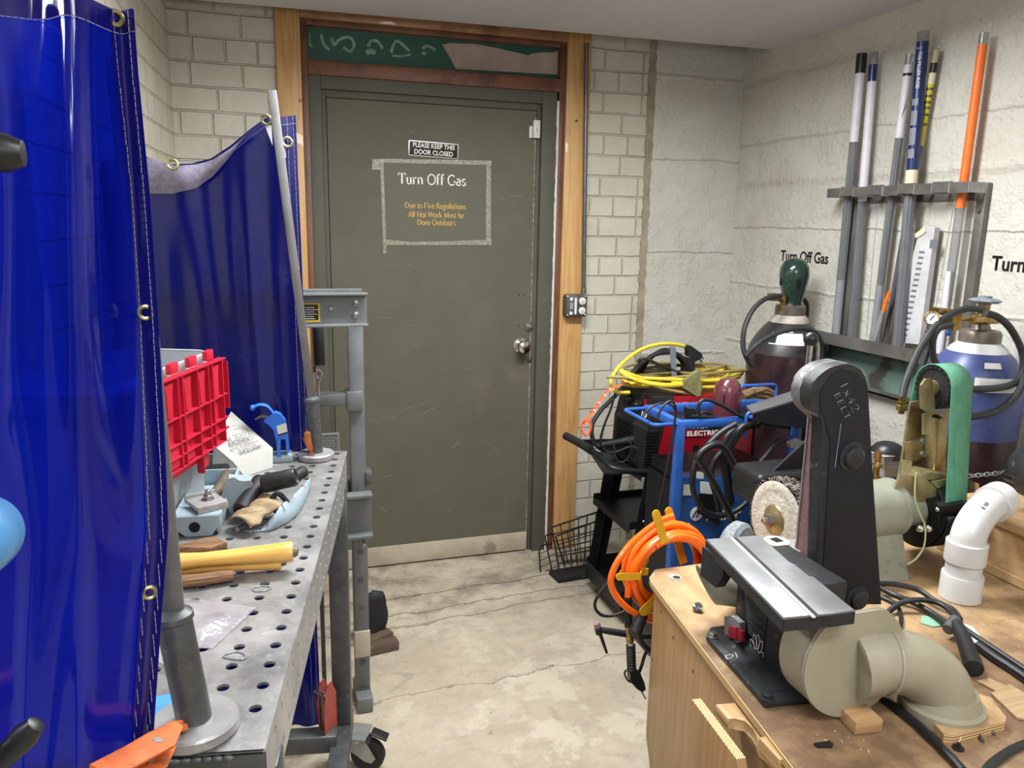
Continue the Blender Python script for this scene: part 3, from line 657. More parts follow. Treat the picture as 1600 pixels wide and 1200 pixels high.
# near curtain
cu = thing('welding_curtain', 'glossy blue vinyl welding curtain hanging large in the left foreground', 'curtain', (-.25, .84, 0))
EDGE = [(-60, 203), (0, 206), (100, 213), (300, 232), (500, 246), (700, 257), (830, 262), (950, 252), (1130, 240), (1250, 233), (2400, 190)]
ztop = at(150, 4, Y=.85).z; zbot = .12
def yrow(v): return v
def edge_at(z):
    lo_, hi_ = -200, 3000
    for _ in range(30):
        md = (lo_+hi_)/2
        if at(ev(EDGE, md), md, Y=.86).z > z: lo_ = md
        else: hi_ = md
    return at(ev(EDGE, md), md, Y=.86)
EC = [edge_at(ztop-(ztop-zbot)*j/60) for j in range(61)]
def curtain(u, v):
    e = EC[min(60, int(v*60+.5))]; d = u*.62
    top = max(0, 1-v*2.2)
    y = .86-d*.20+.016*sin(d*55+v*2.2)*min(1, d*14)*(.45+.6*v)+.003*sin(d*120-v*5)*min(1, d*10)
    # a deep fold that starts under the gathered corner and leans to the left as it falls
    f = d-.045-.10*v; y += -.042*math.exp(-(f/.020)**2)*math.exp(-((v-.10)/.17)**2)
    f = d-.020-.03*v; y += .030*math.exp(-(f/.014)**2)*math.exp(-((v-.12)/.15)**2)
    f = d-.085-.30*v; y += .022*math.exp(-(f/.025)**2)*math.exp(-((v-.1)/.2)**2)
    z = ztop-(ztop-zbot)*v-top*.05*max(0, d-.12)**1.0
    y += .012*math.exp(-((d-.012)/.010)**2)
    return Vector((e.x-d*.98, y, z))
k = MB(); k.grid(curtain, 120, 61); k.build('sheet', 'blue_vinyl', cu, smooth=180)
k = MB(); k.grid(lambda u, v: curtain(u*.0365, v)+Vector((.0008, -.0022, 0)), 8, 61); k.build('hem', 'blue_vinyl_hem', cu, smooth=180)
k = MB(); k.grid(lambda u, v: curtain(u, v*.012)+Vector((0, -.0022, .001)), 120, 3); k.build('top_hem', 'blue_vinyl_hem', cu, smooth=180)
def dashes(k, fn, n, w_=.0007):
    for i in range(n):
        a, b_ = Vector(fn((i+.08)/n)), Vector(fn((i+.92)/n)); k.bar(a, b_, w_, w_, (0, 1, 0))
k = MB(); off = Vector((0, -.0034, 0))
dashes(k, lambda t: curtain(.0085, t)+off, 240); dashes(k, lambda t: curtain(.031, t)+off, 240); dashes(k, lambda t: curtain(t*.5, .012)+off, 60)
k.build('stitching', 'stitch', cu, smooth=0)
def grommet(p, n_, par, R=.0062, r_=.0024):
    k = MB(axis(p, Vector(p)+Vector(n_))); k.ring(R, r_, None, 24, 8); k.build('grommet', 'grommet_brass', par)
for zz, u in ((at(190, 8, Y=.84).z, .028), (at(234, 493, Y=.85).z, .021), (at(230, 937, Y=.85).z, .021)):
    v = (ztop-zz)/(ztop-zbot); p_ = curtain(u, max(0.004, v))+Vector((0, -.004, 0)); grommet(p_, (.25, -1, .05), cu)
# near stand that carries it
def post(name, lb, base, disc, tube, bar_, rdisc, rt, wb, group='stands holding the blue curtains'):
    o = thing(name, lb, 'stand', base)
    b_ = Vector(base); k = MB(); k.lathe([(rdisc-.003, 0), (rdisc, .003), (rdisc, .014), (rdisc-.003, .017), (0, .017)], 48, TR(*b_)); k.build('base_disc', 'bright_steel', o)
    k = MB(); k.cyl(b_+Vector((0, 0, .015)), tube, rt, n=28); k.build('tube', 'dark_steel', o)
    k = MB(); k.lathe([(rt, -.004), (rt+.003, 0), (rt+.002, .006), (rt*.6, .012)], 20, axis(tube, bar_)); k.build('weld_bead', 'dark_steel', o)
    t_ = Vector(tube); k = MB(); k.bar(t_, bar_, *wb, (0, 1, 0), bev=.002); k.build('flat_bar', 'bar_steel', o)
    return o
b0 = at(305, 1140, Z=ZT+.0005); t0 = at(271, 965, Y=b0.y+.01)
n1 = at(256, 560, Y=.915); n2 = n1+(n1-t0)*((ztop-.03-t0.z)/(n1.z-t0.z)-1)
ns = post('curtain_stand', 'steel stand with flat bar beside the large near curtain', b0, None, t0, Vector((t0.x-.012, t0.y, ztop-.03)), .052, .0205, (.026, .012))
b1 = at(494, 716, Z=ZT+.0005); t1 = at(487, 626, Y=b1.y+.005)
fs = post('curtain_stand', 'steel stand with square bar leaning at the far end of the welding table', b1, None, t1, at(425, 142, Y=b1.y+.02), .047, .0185, (.021, .021))
# far curtain
fc = thing('welding_curtain', 'blue vinyl welding curtain sagging behind the table from the far stand', 'curtain', (-.1, 2.12, 0))
TOPC = [(200, 246), (225, 240), (250, 250), (270, 255), (300, 253), (330, 245), (360, 226), (390, 201), (416, 183), (430, 184), (462, 180)]
REDGE = [(180, 462), (300, 461), (470, 470), (600, 478), (710, 485), (1200, 500)]
yf = lambda s: 2.122+.105*(1-s)+.010*sin(s*11+1)+.004*sin(s*27)
XL_, XR2 = -.36, None
topz = {}
def fcurt(u, v):
    px = 150+u*312; s = u
    tp_ = at(px, ev(TOPC, max(200, px)), Y=2.12); zb_ = .10
    y = yf(s)+.007*sin(s*19+v*2.5)*min(1, v*4)+.004*sin(s*37-v*4)*min(1, v*5)+.02*math.exp(-((s-.86)/.05)**2)*v
    z = tp_.z+(zb_-tp_.z)*v; X = tp_.x+(-.37-at(150, 246, Y=2.12).x)*(1-u)**1.5
    # towards the bottom the right edge swings a little right
    X += .012*u*v
    return Vector((X, y, z))
k = MB(); k.grid(fcurt, 90, 50); k.build('sheet', 'blue_vinyl_dull', fc, smooth=180)
mat('dusty_vinyl', (128, 122, 136), (104, 98, 122), rough=.6, scale=60, bump=.2, bscale=90)
LOW = [(150, 290), (225, 300), (262, 301), (300, 293), (330, 272), (352, 248), (372, 222), (384, 207)]
def flap(u, v):
    px = 150+u*232; a = at(px, ev(TOPC, max(200, px))+.5, Y=2.07); b_ = at(px, ev(LOW, px), Y=2.07)
    p_ = a.lerp(b_, v); p_.y = yf((px-150)/312)-.016-.010*sin(v*pi); return p_
k = MB(); k.grid(flap, 50, 8); lab(k.build('folded_top', 'dusty_vinyl', fc, smooth=180), 'dusty folded over top')
k = MB(); dashes(k, lambda t: fcurt(.25+t*.75, .012)+Vector((0, -.012, 0)), 44, .0009)
for du in (.985, .955): dashes(k, lambda t: fcurt(du, t)+Vector((0, -.006, 0)), 130, .0008)
k.build('stitching', 'stitch', fc, smooth=0)
for a_, c_, Y_ in ((416, 187, 2.085), (449, 222, 2.085), (270, 257, 2.06)): grommet(at(a_, c_, Y=Y_), (.1, -1, .1), fc, .011, .0034)
mat('white_tag', (214, 214, 220), rough=.6)
k = MB(); slab(k, [(414, 197), (424, 196), (426, 228)], 2.09, .002); slab(k, [(441, 229), (446, 232), (447, 246), (443, 248)], 2.09, .002); k.build('reinforcing_patch', 'white_tag', fc)
# ---- clamps that hold the stands
mat('orange_paint', (216, 112, 52), (196, 92, 40), rough=.42, scale=50, c3=(150, 84, 50), s3=30, t3=.6); mat('copper', (196, 122, 76), (150, 84, 48), rough=.35, metal=.6, scale=40)
def lever(o, pts, w_, m, nm):
    k = MB(); k.tube(pts, lambda t: w_*(.55+.6*t-.25*t*t*t), 10, 5, flat=(1, .42)); return k.build(nm, m, o)
cl = thing('locking_clamp', 'orange steel clamp lever gripping the near stand at the table corner', 'clamp', at(250, 1150, Z=ZT))
A_, B_ = at(283, 1128, Y=.895), at(172, 1200, Y=.80); A_.z = ZT+.030
Mc = frame(A_, B_-A_, (0, -.45, 1)); ln = (B_-A_).length
k = MB(Mc); k.prism([(-.004, -.004), (0, .008), (.02, .014), (ln*.55, .0155), (ln+.03, .013), (ln+.03, -.013), (ln*.5, -.0155), (.02, -.012), (0, -.008)], .004, bev=.001)
for s_ in (-1, 1): k.prism([(.02, -.012), (.02, 0), (ln+.03, .004), (ln+.03, -.026), (ln*.5, -.03)], .003, TR(y=s_*.0125) @ Matrix(((1, 0, 0, 0), (0, 0, 1, 0), (0, 1, 0, 0), (0, 0, 0, 1))))
k.build('handle', 'orange_paint', cl)
mat('worn_metal_slot', (150, 140, 128), (120, 100, 84), rough=.4, metal=.6, scale=40)
k = MB(Mc @ TR(ln*.68, 0, .0042)); k.prism(rrect(.026, .008, .004), .0008); k.build('slot', 'worn_metal_slot', cl)
k = MB(Mc @ TR(.045, .001, .0042)); k.prism(rrect(.05, .008, .004), .0006); k.build('pressed_channel', 'orange_paint', cl)
k = MB(Mc); k.cyl((ln*.55, -.016, -.012), (ln*.55, .016, -.012), .005, n=14); k.build('rivet', 'zinc', cl)
k = MB(); k.bar(A_+Vector((0, 0, -.002)), at(278, 1135, Z=ZT+.018), .014, .006); k.build('jaw', 'orange_paint', cl)
cl = thing('locking_clamp', 'small copper coloured clamp gripping the far stand', 'clamp', at(488, 712, Z=ZT))
p_ = at(487, 706, Y=b1.y-.03); p2 = at(478, 678, Y=b1.y-.03)
k = MB(); k.prism([(0, -.004), (.012, -.008), (.03, -.011), (.052, -.004), (.056, .004), (.048, .012), (.03, .007), (.012, .007), (0, .004)], .012, frame(p_, p2-p_, (1, 0, .3)), bev=.0015); k.build('handle', 'copper', cl)
k = MB(); k.bar(at(484, 703, Y=b1.y-.022), at(475, 683, Y=b1.y-.022), .008, .008, bev=.001); k.build('lever', 'copper', cl)
k = MB(); k.bar(at(484, 709, Y=b1.y-.03), at(491, 709, Y=b1.y-.03), .008, .008); k.build('jaw', 'copper', cl)
# ================================================================ things lying on the fixture table
def T(x, y, h=0): return at(x, y, Z=ZT+h)
mat('tote_clear', (206, 212, 216), (196, 204, 210), rough=.25, trans=.35, scale=10, alpha=.92)
mat('tote_red', (190, 34, 58), (178, 28, 50), rough=.4, scale=12, spec=.4)
mat('powder_grey', (150, 166, 174), (138, 154, 163), rough=.45, scale=16); mat('rusty_steel', (122, 112, 100), (92, 80, 68), rough=.55, metal=.5, scale=60)
mat('cast_zinc', (172, 172, 170), (152, 152, 150), rough=.38, metal=.35, scale=40)
# plastic tote with its red lid hanging open
a0, a1 = Vector((-.19, 1.60, 0)), Vector((-.094, 1.85, 0)); dA = (a1-a0).normalized(); dN = Vector((-dA.y, dA.x, 0))
LT = ((a1-a0).length); zl1, zl0 = 1.253, 1.045
MT = Matrix(((dA.x, dN.x, 0, a0.x), (dA.y, dN.y, 0, a0.y), (0, 0, 1, 0), (0, 0, 0, 1)))      # x along the lid, y into the box
to = thing('storage_tote', 'clear plastic tote with a red ribbed lid hanging open on the welding table', 'box', M=MT @ TR(.1, .1, ZT))
def lip(x0, x1, y0, y1, z): return [(x0, y0, z), (x1, y0, z), (x1, y1, z), (x0, y1, z)]
k = MB(MT); r_ = rrect(.44, .19, .035, 5); zs_ = [(ZT+.003, .90), (ZT+.02, .93), (1.20, 1.0), (1.225, 1.0), (1.226, 1.05), (1.262, 1.06), (1.266, 1.04)]
k.open = True; rings = []
for z_, s_ in zs_: rings.append([k.b.verts.new((.03+p[0]*s_, .115+p[1]*s_, z_)) for p in r_])
for A, B in zip(rings, rings[1:]):
    for i in range(len(A)): k.b.faces.new((A[i], A[(i+1) % len(A)], B[(i+1) % len(A)], B[i]))
k.b.faces.new(rings[0]); k._x([v for R in rings for v in R]); k.build('body', 'tote_clear', to, solid=.003)
k = MB(MT)
for i in range(6): k.box((-.12+i*.06, .214, 1.15), (.006, .006, .16))
k.build('ribs', 'tote_clear', to)
LX0, LX1 = -.16, LT
ML = MT @ TR(0, -.008, 0)
k = MB(ML); k.prism([(LX0, zl0), (.115, zl0+.006), (.118, zl0-.016), (.165, zl0-.014), (.17, zl0+.012), (LT-.035, zl0+.022), (LT-.006, zl0+.045), (LT-.004, zl0+.09), (LT+.004, zl0+.095), (LT+.004, zl0+.105), (LT-.004, zl0+.11), (LT-.004, zl1-.02), (LT-.016, zl1), (LX0, zl1)], .003, Matrix(((1, 0, 0, 0), (0, 0, 1, 0), (0, 1, 0, 0), (0, 0, 0, 1))))
lid = k.build('lid', 'tote_red', to)
k = MB(ML)
def rib(x0, z0, x1, z1, h=.011, w_=.0028): k.bar((x0, -h/2, z0), (x1, -h/2, z1), h if z0 == z1 else h, w_, (1, 0, 0) if False else ((0, 0, 1) if z0 == z1 else (1, 0, 0)))
for z_ in (zl1-.002, zl1-.082, zl1-.135, zl1-.16, zl0+.022): k.box(((LX0+LT-.014)/2-(.014 if z_ < zl0+.03 else 0), -.006, z_), (LT-.014-LX0-(.028 if z_ < zl0+.03 else 0), .012, .003))
for x_ in (-.13, -.09, -.04, .03, .05, .115, .165, .185, .235): k.box((x_, -.006, (zl0+zl1)/2+.01), (.003, .012, zl1-zl0-.02))
k.box((LT-.006, -.006, (zl1+zl0)/2+.04), (.003, .012, zl1-zl0-.1)); k.box((.118, -.006, zl0), (.003, .014, .036))
k.build('lid_ribs', 'tote_red', lid, smooth=0)
for x_ in (-.06, .0, .075, .14, .208):
    k = MB(ML); k.prism([(x_-.017, zl1-.012), (x_+.017, zl1-.012), (x_+.012, zl1-.03), (x_+.010, zl1-.078), (x_-.010, zl1-.078), (x_-.012, zl1-.03)], .008, Matrix(((1, 0, 0, 0), (0, 0, -1, 0), (0, 1, 0, 0), (0, 0, 0, 1)))); k.build('raised_panel', 'tote_red', lid)
k = MB(ML); k.prism([(.02+.075*cos(radians(180-i*15)), zl0+.026+.042*sin(radians(180-i*15))) for i in range(13)], .007, Matrix(((1, 0, 0, 0), (0, 0, -1, 0), (0, 1, 0, 0), (0, 0, 0, 1))), bev=.002); k.build('thumb_recess', 'tote_red', lid)
for x_ in (.045, .125, .205):
    k = MB(ML); k.box((x_, .006, zl1+.012), (.034, .012, .022), bev=.003); k.build('hinge_tab', 'tote_red', lid)
# long grey tool rest: a channel on its back with a rod and a clamp plate
Pn, Pf = T(309, 838), T(352, 745); dR = (Pf-Pn); dR.z = 0; dR.normalize(); sR = Vector((dR.y, -dR.x, 0))
RM = Matrix(((sR.x, dR.x, 0, Pn.x), (sR.y, dR.y, 0, Pn.y), (0, 0, 1, ZT+.001), (0, 0, 0, 1)))
tr_ = thing('tool_rest', 'long grey powder coated tool rest channel with a rusty rod and a clamp plate', 'tool rest', M=RM)
RL = .30; W_ = .043
k = MB(RM @ TR(0, RL/2, .006)); k.box((0, 0, 0), (W_*2-.01, RL-.03, .006)); 
for s_ in (-1, 1): k.box((s_*(W_-.003), 0, .018), (.006, RL-.004, .040), TR(ry=s_*.10), bev=.002)
k.box((0, RL/2-.003, .018), (W_*2, .006, .038), bev=.002); k.build('channel', 'powder_grey', tr_)
k = MB(RM @ Matrix(((1, 0, 0, 0), (0, 0, 1, -.004), (0, 1, 0, 0), (0, 0, 0, 1)))); k.prism([(-W_, .042), (W_, .042), (W_, .022), (.026, .0), (-.022, 0), (-W_, .020)], .007, bev=.0015); k.build('end_plate', 'powder_grey', tr_)
k = MB(RM @ TR(0, .03, .037)); k.prism([(-W_, -.030), (W_, -.030), (W_-.001, .022), (-W_+.001, .022)], .006, bev=.001); k.build('front_ledge', 'powder_grey', tr_)
k = MB(RM); k.cyl((-.004, -.0045, .02), (-.004, -.0055, .02), .0105, n=20); k.build('bolt_hole', 'black_hole', tr_)
k = MB(RM); k.cyl((.008, .085, .030), (.022, RL-.03, .040), .0115, n=18); k.build('rod', 'rusty_steel', tr_)
k = MB(RM); k.cyl((.034, RL-.1, .0088), (.034, RL-.1, .0098), .009, n=16); k.build('slot', 'black_hole', tr_)
CM = RM @ TR(.012, .045, .047, rz=.55, rx=.02)
k = MB(CM); k.box((0, 0, .006), (.062, .066, .009), bev=.001); k.box((0, .031, .012), (.062, .005, .012), bev=.001); k.box((0, -.031, .004), (.062, .006, .014), bev=.001); cpn = k.build('clamp_plate', 'cast_zinc', tr_)
k = MB(CM @ TR(.004, .002, .0105)); k.lathe([(.012, 0), (.012, .002), (.0085, .0022), (.0085, .009), (.0075, .0095), (.005, .010), (.005, .019), (.003, .021), (0, .021)], 20); k.build('stud', 'zinc', cpn)
# second grey bracket and dark tube under the red lid
q_ = thing('flat_grey_bar', 'pale grey flat plate standing behind the long tool rest, half under the red lid', 'plate', T(285, 800))
k = MB(); P0, P1 = T(268, 835), T(318, 742); k.bar(P0+Vector((-.03, 0, .027)), P1+Vector((-.018, 0, .027)), .008, .05, (0, 0, 1), bev=.002); k.build('plate', 'powder_grey', q_)
p_ = T(343, 728, .025); k = MB(); k.cyl(p_+Vector((-.05, .02, 0)), p_+Vector((.03, .0, .004)), .024, n=20, bev=.003); tag(k.build('steel_slug', 'dark_steel'), 'dark round steel slug between the red lid and the white box', 'steel bar')
# paper box of the tool rest, lying on its back
mat('white_card', (172, 171, 166), (162, 160, 154), rough=.6, scale=10); mat('grey_print', (70, 69, 68), rough=.6)
C1, C2 = T(384, 745), T(427, 731); up_ = Vector((0, 0, 1))
F1, F2 = at(365, 722, Y=C1.y+.01), at(427, 700, Y=C2.y+.012)
B2_, B1_ = at(361, 642, Y=2.085), at(333, 694, Y=1.93)
bx = thing('tool_rest_box', 'white paper box printed GRINDER TOOL REST upside down, lying on the table', 'box', (C1.x, C1.y, ZT))
k = MB(); lo1 = Vector((B1_.x-.01, B1_.y+.02, ZT+.001)); lo2 = Vector((B2_.x-.02, 2.075, ZT+.001))
V = [k.b.verts.new(p) for p in (C1, C2, F2, F1, lo1, lo2, B2_, B1_)]
for f in ((0, 1, 2, 3), (3, 2, 6, 7), (0, 3, 7, 4), (1, 5, 6, 2), (4, 7, 6, 5), (0, 4, 5, 1)): k.b.faces.new([V[i] for i in f])
bmesh.ops.bevel(k.b, geom=list(k.b.edges), offset=.0015, segments=2, affect='EDGES'); k.build('carton', 'white_card', bx)
xd_ = (F1-F2).normalized(); yd_ = ((F1+F2)/2-(B1_+B2_)/2).normalized()
nz = xd_.cross(yd_).normalized(); 
def boxt(s_, u, v, size, sx=1.):
    # u along the front edge from right to left, v from the front edge backwards
    p_ = F2.lerp(F1, u).lerp(B2_.lerp(B1_, u), v); M_ = frame(p_+nz*.0022, xd_, yd_)
    text(s_, size, M_, 'print', 'grey_print', bx, ext=.0001, sx=sx)
boxt('veritas', .46, .15, .021, 1.1); boxt('Innovation in Tools', .5, .31, .0115, .86); boxt('GRINDER', .47, .47, .018); boxt('TOOL REST', .52, .64, .018); boxt('Veritas Tools Inc.', .45, .78, .005); boxt('Made in Canada', .4, .86, .005)
# small blue steel clamp
mat('blue_enamel', (52, 112, 208), (46, 100, 196), rough=.35, scale=14); mat('yellow_label', (206, 202, 186), rough=.4)
Yb = 2.05; bc = thing('bench_clamp', 'small bright blue hooked steel clamp standing behind the white box', 'clamp', (at(440, 712, Y=Yb).x, Yb, ZT))
k = MB(); slab(k, [(433, 710), (432, 690), (427, 668), (420, 660), (412, 655), (416, 650), (425, 644), (430, 641), (438, 644), (446, 654), (449, 668), (452, 700), (447, 704), (446, 686), (445, 682), (438, 682), (438, 703), (440, 709)], Yb, .028); k.build('frame', 'blue_enamel', bc)
k = MB(); P_ = [at(a_, c_, Y=Yb-.012) for a_, c_ in ((427, 646), (423, 640), (417, 634), (408, 632), (400, 634), (395, 637))]; k.tube(P_, .0055, 8, flat=(2.2, .6)); k.ball(P_[-1], .0075, (1, 1.3, 1)); k.build('hook', 'blue_enamel', bc)
k = MB(); k.tube([at(a_, c_, Y=Yb-.012) for a_, c_ in ((420, 653), (410, 650), (398, 656))], lambda t: .007*(1-.75*t), 8); k.build('jaw', 'rusty_steel', bc)
k = MB(); slab(k, [(432, 666), (447, 661), (449, 676), (435, 681)], Yb-.0285, .0008); k.build('label', 'yellow_label', bc)
k = MB(); slab(k, [(434.5, 679), (449, 674.5), (449.2, 676.5), (435, 681)], Yb-.0292, .0004); k.build('label_band', 'black_letter', bc)
k = MB(); k.box((at(440, 712, Y=Yb).x, Yb-.002, ZT+.0105), (.055, .05, .02), bev=.004); k.build('base', 'powder_grey', bc)
# grey wheel guard: a bowl shaped half drum with black tool grips lying in it
wg = thing('wheel_guard', 'pale grey curved wheel guard lying open on the table, holding black grips', 'guard', T(425, 820))
LOWP = [(381, 830), (396, 830.5), (410, 830), (424, 828), (444, 819), (457, 810), (467, 799), (475, 785), (481, 765)]
RIMP = [(383, 829), (397, 829), (410, 826), (430, 803), (439, 789), (452, 780), (463, 769), (474, 758), (484, 746)]
LB_ = [T(a_, c_, .002) for a_, c_ in LOWP]; RB_ = []
for i_, ((a_, c_), b_) in enumerate(zip(RIMP, LB_)):
    q = at(a_, c_, Y=b_.y+.012); RB_.append(q)
LS_, RS_ = spline(LB_, 5), spline(RB_, 5)
def gsh(u, v):
    i_ = min(len(LS_)-1, int(u*(len(LS_)-1)+.5)); a_, b_ = LS_[i_], RS_[i_]; p_ = a_.lerp(b_, v); o_ = Vector((.75, -.66, 0))*.007*sin(pi*v)*min(1, (b_.z-a_.z)*25); return p_+o_
k = MB(); k.grid(gsh, 60, 8); k.build('shell', 'powder_grey', wg, solid=.0035, smooth=60)
gp = thing('grinder_guard', 'small pale grey sheet metal guard leaning between tool rest and black grips', 'guard', T(372, 800))
k = MB(); slab(k, [(352, 752), (357, 747), (366, 745), (372, 749), (380, 751), (392, 750), (395, 757), (376, 782), (367, 806), (361, 803), (355, 786), (348, 780), (348, 770)], 1.665, .004); k.build('sheet', 'powder_grey', gp, smooth=0)
k = MB(); a_, b_ = at(356, 750, Y=1.67), at(392, 752, Y=1.67); k.bar(a_+Vector((0, .03, -.008)), b_+Vector((0, .03, -.008)), .06, .004, (0, 0, 1)); k.build('return_flange', 'powder_grey', gp)
def grip(lb, p0, p1, r_, m='black_rubber', hollow=True, nm='rubber_grip', prof=None):
    o = thing(nm, lb, 'grip', p0); ln = (Vector(p1)-Vector(p0)).length
    k = MB(axis(p0, p1)); k.lathe([(r_*.8, 0), (r_, .004), (r_*1.04, ln*.35), (r_*.98, ln*.6), (r_*1.02, ln-.004), (r_*.9, ln)], 20); k.build('sleeve', m, o)
    k = MB(axis(p0, p1) @ TR(z=ln)); k.ring(r_*.86, r_*.13, None, 20, 6); k.build('rim', 'black_plastic', o)
    return o
g1 = at(410, 757, Y=1.655), at(461, 745, Y=1.64)
grip('black grip lying across the grey wheel guard, its round end facing right', g1[0], g1[1], .0195)
grip('black grip lying diagonally from the wheel guard to the table', T(376, 800, .022), at(408, 752, Y=1.70), .019)
grip('small black grip pointing back in the far side of the wheel guard', at(456, 748, Y=1.70), at(474, 737, Y=1.73), .014)
k = MB(); P_ = [at(a_, c_, Y=1.62) for a_, c_ in ((424, 782), (433, 771), (443, 778), (450, 790), (438, 800), (425, 794))]; k.tube(P_, .0055, 8, closed=True); tag(k.build('black_ring', 'black_rubber'), 'black rubber ring hanging on the grips in the wheel guard', 'ring')
wood_material('rag_leather', (160, 140, 108), (128, 108, 78), 'x', 22, .75)
k = MB(); pA, pB = T(374, 826, .012), T(424, 789, .03)
def rag(u, v): 
    c_ = pA.lerp(pB, u); a_ = radians(20+150*v); w_ = .034+.006*sin(u*9); n_ = Vector((.75, .66, 0)).normalized(); s_ = Vector((.66, -.75, 0))
    return c_+s_*w_*cos(a_)+Vector((0, 0, 1))*(.022*sin(a_)+.003*sin(u*17+v*4))
k.grid(rag, 16, 14); tag(k.build('leather_scrap', 'rag_leather', solid=.003), 'tan leather scrap rolled in front of the black grips', 'leather')
k = MB(); p_ = T(381, 822, .012); k.cyl(p_, p_+Vector((-.012, -.02, .002)), .005, n=10); tag(k.build('steel_pin', 'zinc'), 'short grey pin at the near tip of the tan leather scrap', 'pin')
# hammer handles and sticks
wood_material('handle_yellow', (226, 178, 96), (206, 154, 74), 'x', 8, .35, coat=.2); wood_material('stick_brown', (140, 104, 72), (98, 68, 44), 'x', 18, .8)
def handle(lb, A, B, r_, hv):
    d_ = (B-A); ln = d_.length; o = thing('hammer_handle', lb, 'handle', A); k = MB(axis(A, B) @ Matrix.Diagonal((1, .82, 1, 1)))
    k.lathe([(r_*.95, 0), (r_*1.05, ln*.2), (r_*.80, ln*.42), (r_*.95, ln*.7), (r_*1.12, ln*.9), (r_*1.15, ln*.905), (r_*1.17, ln*.985), (r_*1.1, ln)], 28); k.build('shaft', 'handle_yellow', o)
    k = MB(axis(A, B) @ TR(z=ln-.001)); k.lathe([(r_*.55, 0), (r_*.55, .004), (r_*.4, .009), (0, .011)], 18); lab(k.build('end_cap', 'rusty_steel', o), 'brown rounded end cap'); return o
hA, hB = T(210, 884, .033), T(458, 862, .036)
handle('long yellow wooden hammer handle lying on top, across the table', hA, hB, .0185, 0)
handle('yellow wooden hammer handle underneath the long one, its end lower', T(230, 893, .018), T(440, 878, .018), .0135, 0)
def stick(lb, P, r_, fl): k = MB(); k.tube(P, r_, 10, 5, flat=fl); return tag(k.build('wood_stick', 'stick_brown'), lb, 'stick')
stick('brown bark covered stick in front of the yellow handles', [T(215, 913, .013), T(300, 907, .013), T(364, 898, .012)], lambda t: .0125-.002*t, (1.1, .9))
stick('flat grey brown stick between the bark stick and the handles', [T(230, 898, .008), T(300, 892, .009), T(366, 886, .010)], lambda t: .010-.001*t, (1.6, .45))
k = MB(frame(T(286, 862, .004), T(340, 858)-T(286, 862), (0, 1, 0))); k.prism([(-.02, 0), (.035, .035), (.05, .036), (.078, .004), (.05, -.02)], .012, bev=.002); tag(k.build('wood_offcut', 'stick_brown'), 'brown wood offcut poking out behind the yellow handles', 'wood')
# zip bag, tape, wire clip
mat('clear_bag', (222, 216, 222), (206, 200, 208), rough=.2, trans=.55, alpha=.62, scale=16, bump=.5, bscale=26)
bq = [T(250, 930), T(305, 928), T(401, 951), T(331, 1015), T(315, 1010), T(306, 1018), T(246, 1010)]
zb_ = thing('zip_bag', 'empty clear plastic zip bag lying on the table behind the near stand', 'bag', T(320, 970))
k = MB(); r = random.Random(4)
c0, c1, c2, c3 = T(228, 928), T(401, 951), T(331, 1016), T(215, 1012)
def bag(u, v): p_ = c0.lerp(c1, u).lerp(c3.lerp(c2, u), v); p_.z = ZT+.002+.012*sin(pi*u)*sin(pi*v)*(1+.5*sin(u*14+v*6))+.002*abs(sin(u*31))*abs(sin(v*23)); return p_
k.grid(bag, 26, 20); k.build('film', 'clear_bag', zb_, smooth=180)
mat('pink_strip', (222, 120, 190), rough=.4, alpha=.85)
def pk(u, v): return T(225, 992+v*30).lerp(T(285, 1016+v*32), u)+Vector((0, 0, .010+.002*sin(u*6)))
k = MB(); k.grid(lambda u, v: pk(u, v*.28), 10, 3); lab(k.build('zip_strip', 'pink_strip', zb_), 'pink zip strip')
k = MB(); k.grid(lambda u, v: pk(u, .3+v*1.1), 10, 6); k.build('film', 'clear_bag', zb_)
mat('blue_tape', (78, 150, 232), (66, 136, 218), rough=.6, scale=30)
k = MB(); k.prism([(p.x, p.y) for p in (T(238, 1090), T(266, 1086), T(276, 1103), T(262, 1117), T(236, 1119))], .0015, TR(z=ZT+.0004)); tag(k.build('tape_scrap', 'blue_tape', smooth=0), 'scrap of blue masking tape on the table beside the near stand', 'tape')
for pts, lb in (([(352, 1022), (372, 1018), (384, 1024), (378, 1030), (352, 1027)], 'small wire clip on the table right of the zip bag'), ([(396, 918), (412, 915), (424, 918), (414, 923), (398, 923)], 'small wire clip on the table in front of the bark stick')):
    k = MB(); k.tube([T(a_, c_, .0016) for a_, c_ in pts], .0012, 6, closed=True); tag(k.build('wire_clip', 'bright_steel'), lb, 'clip')
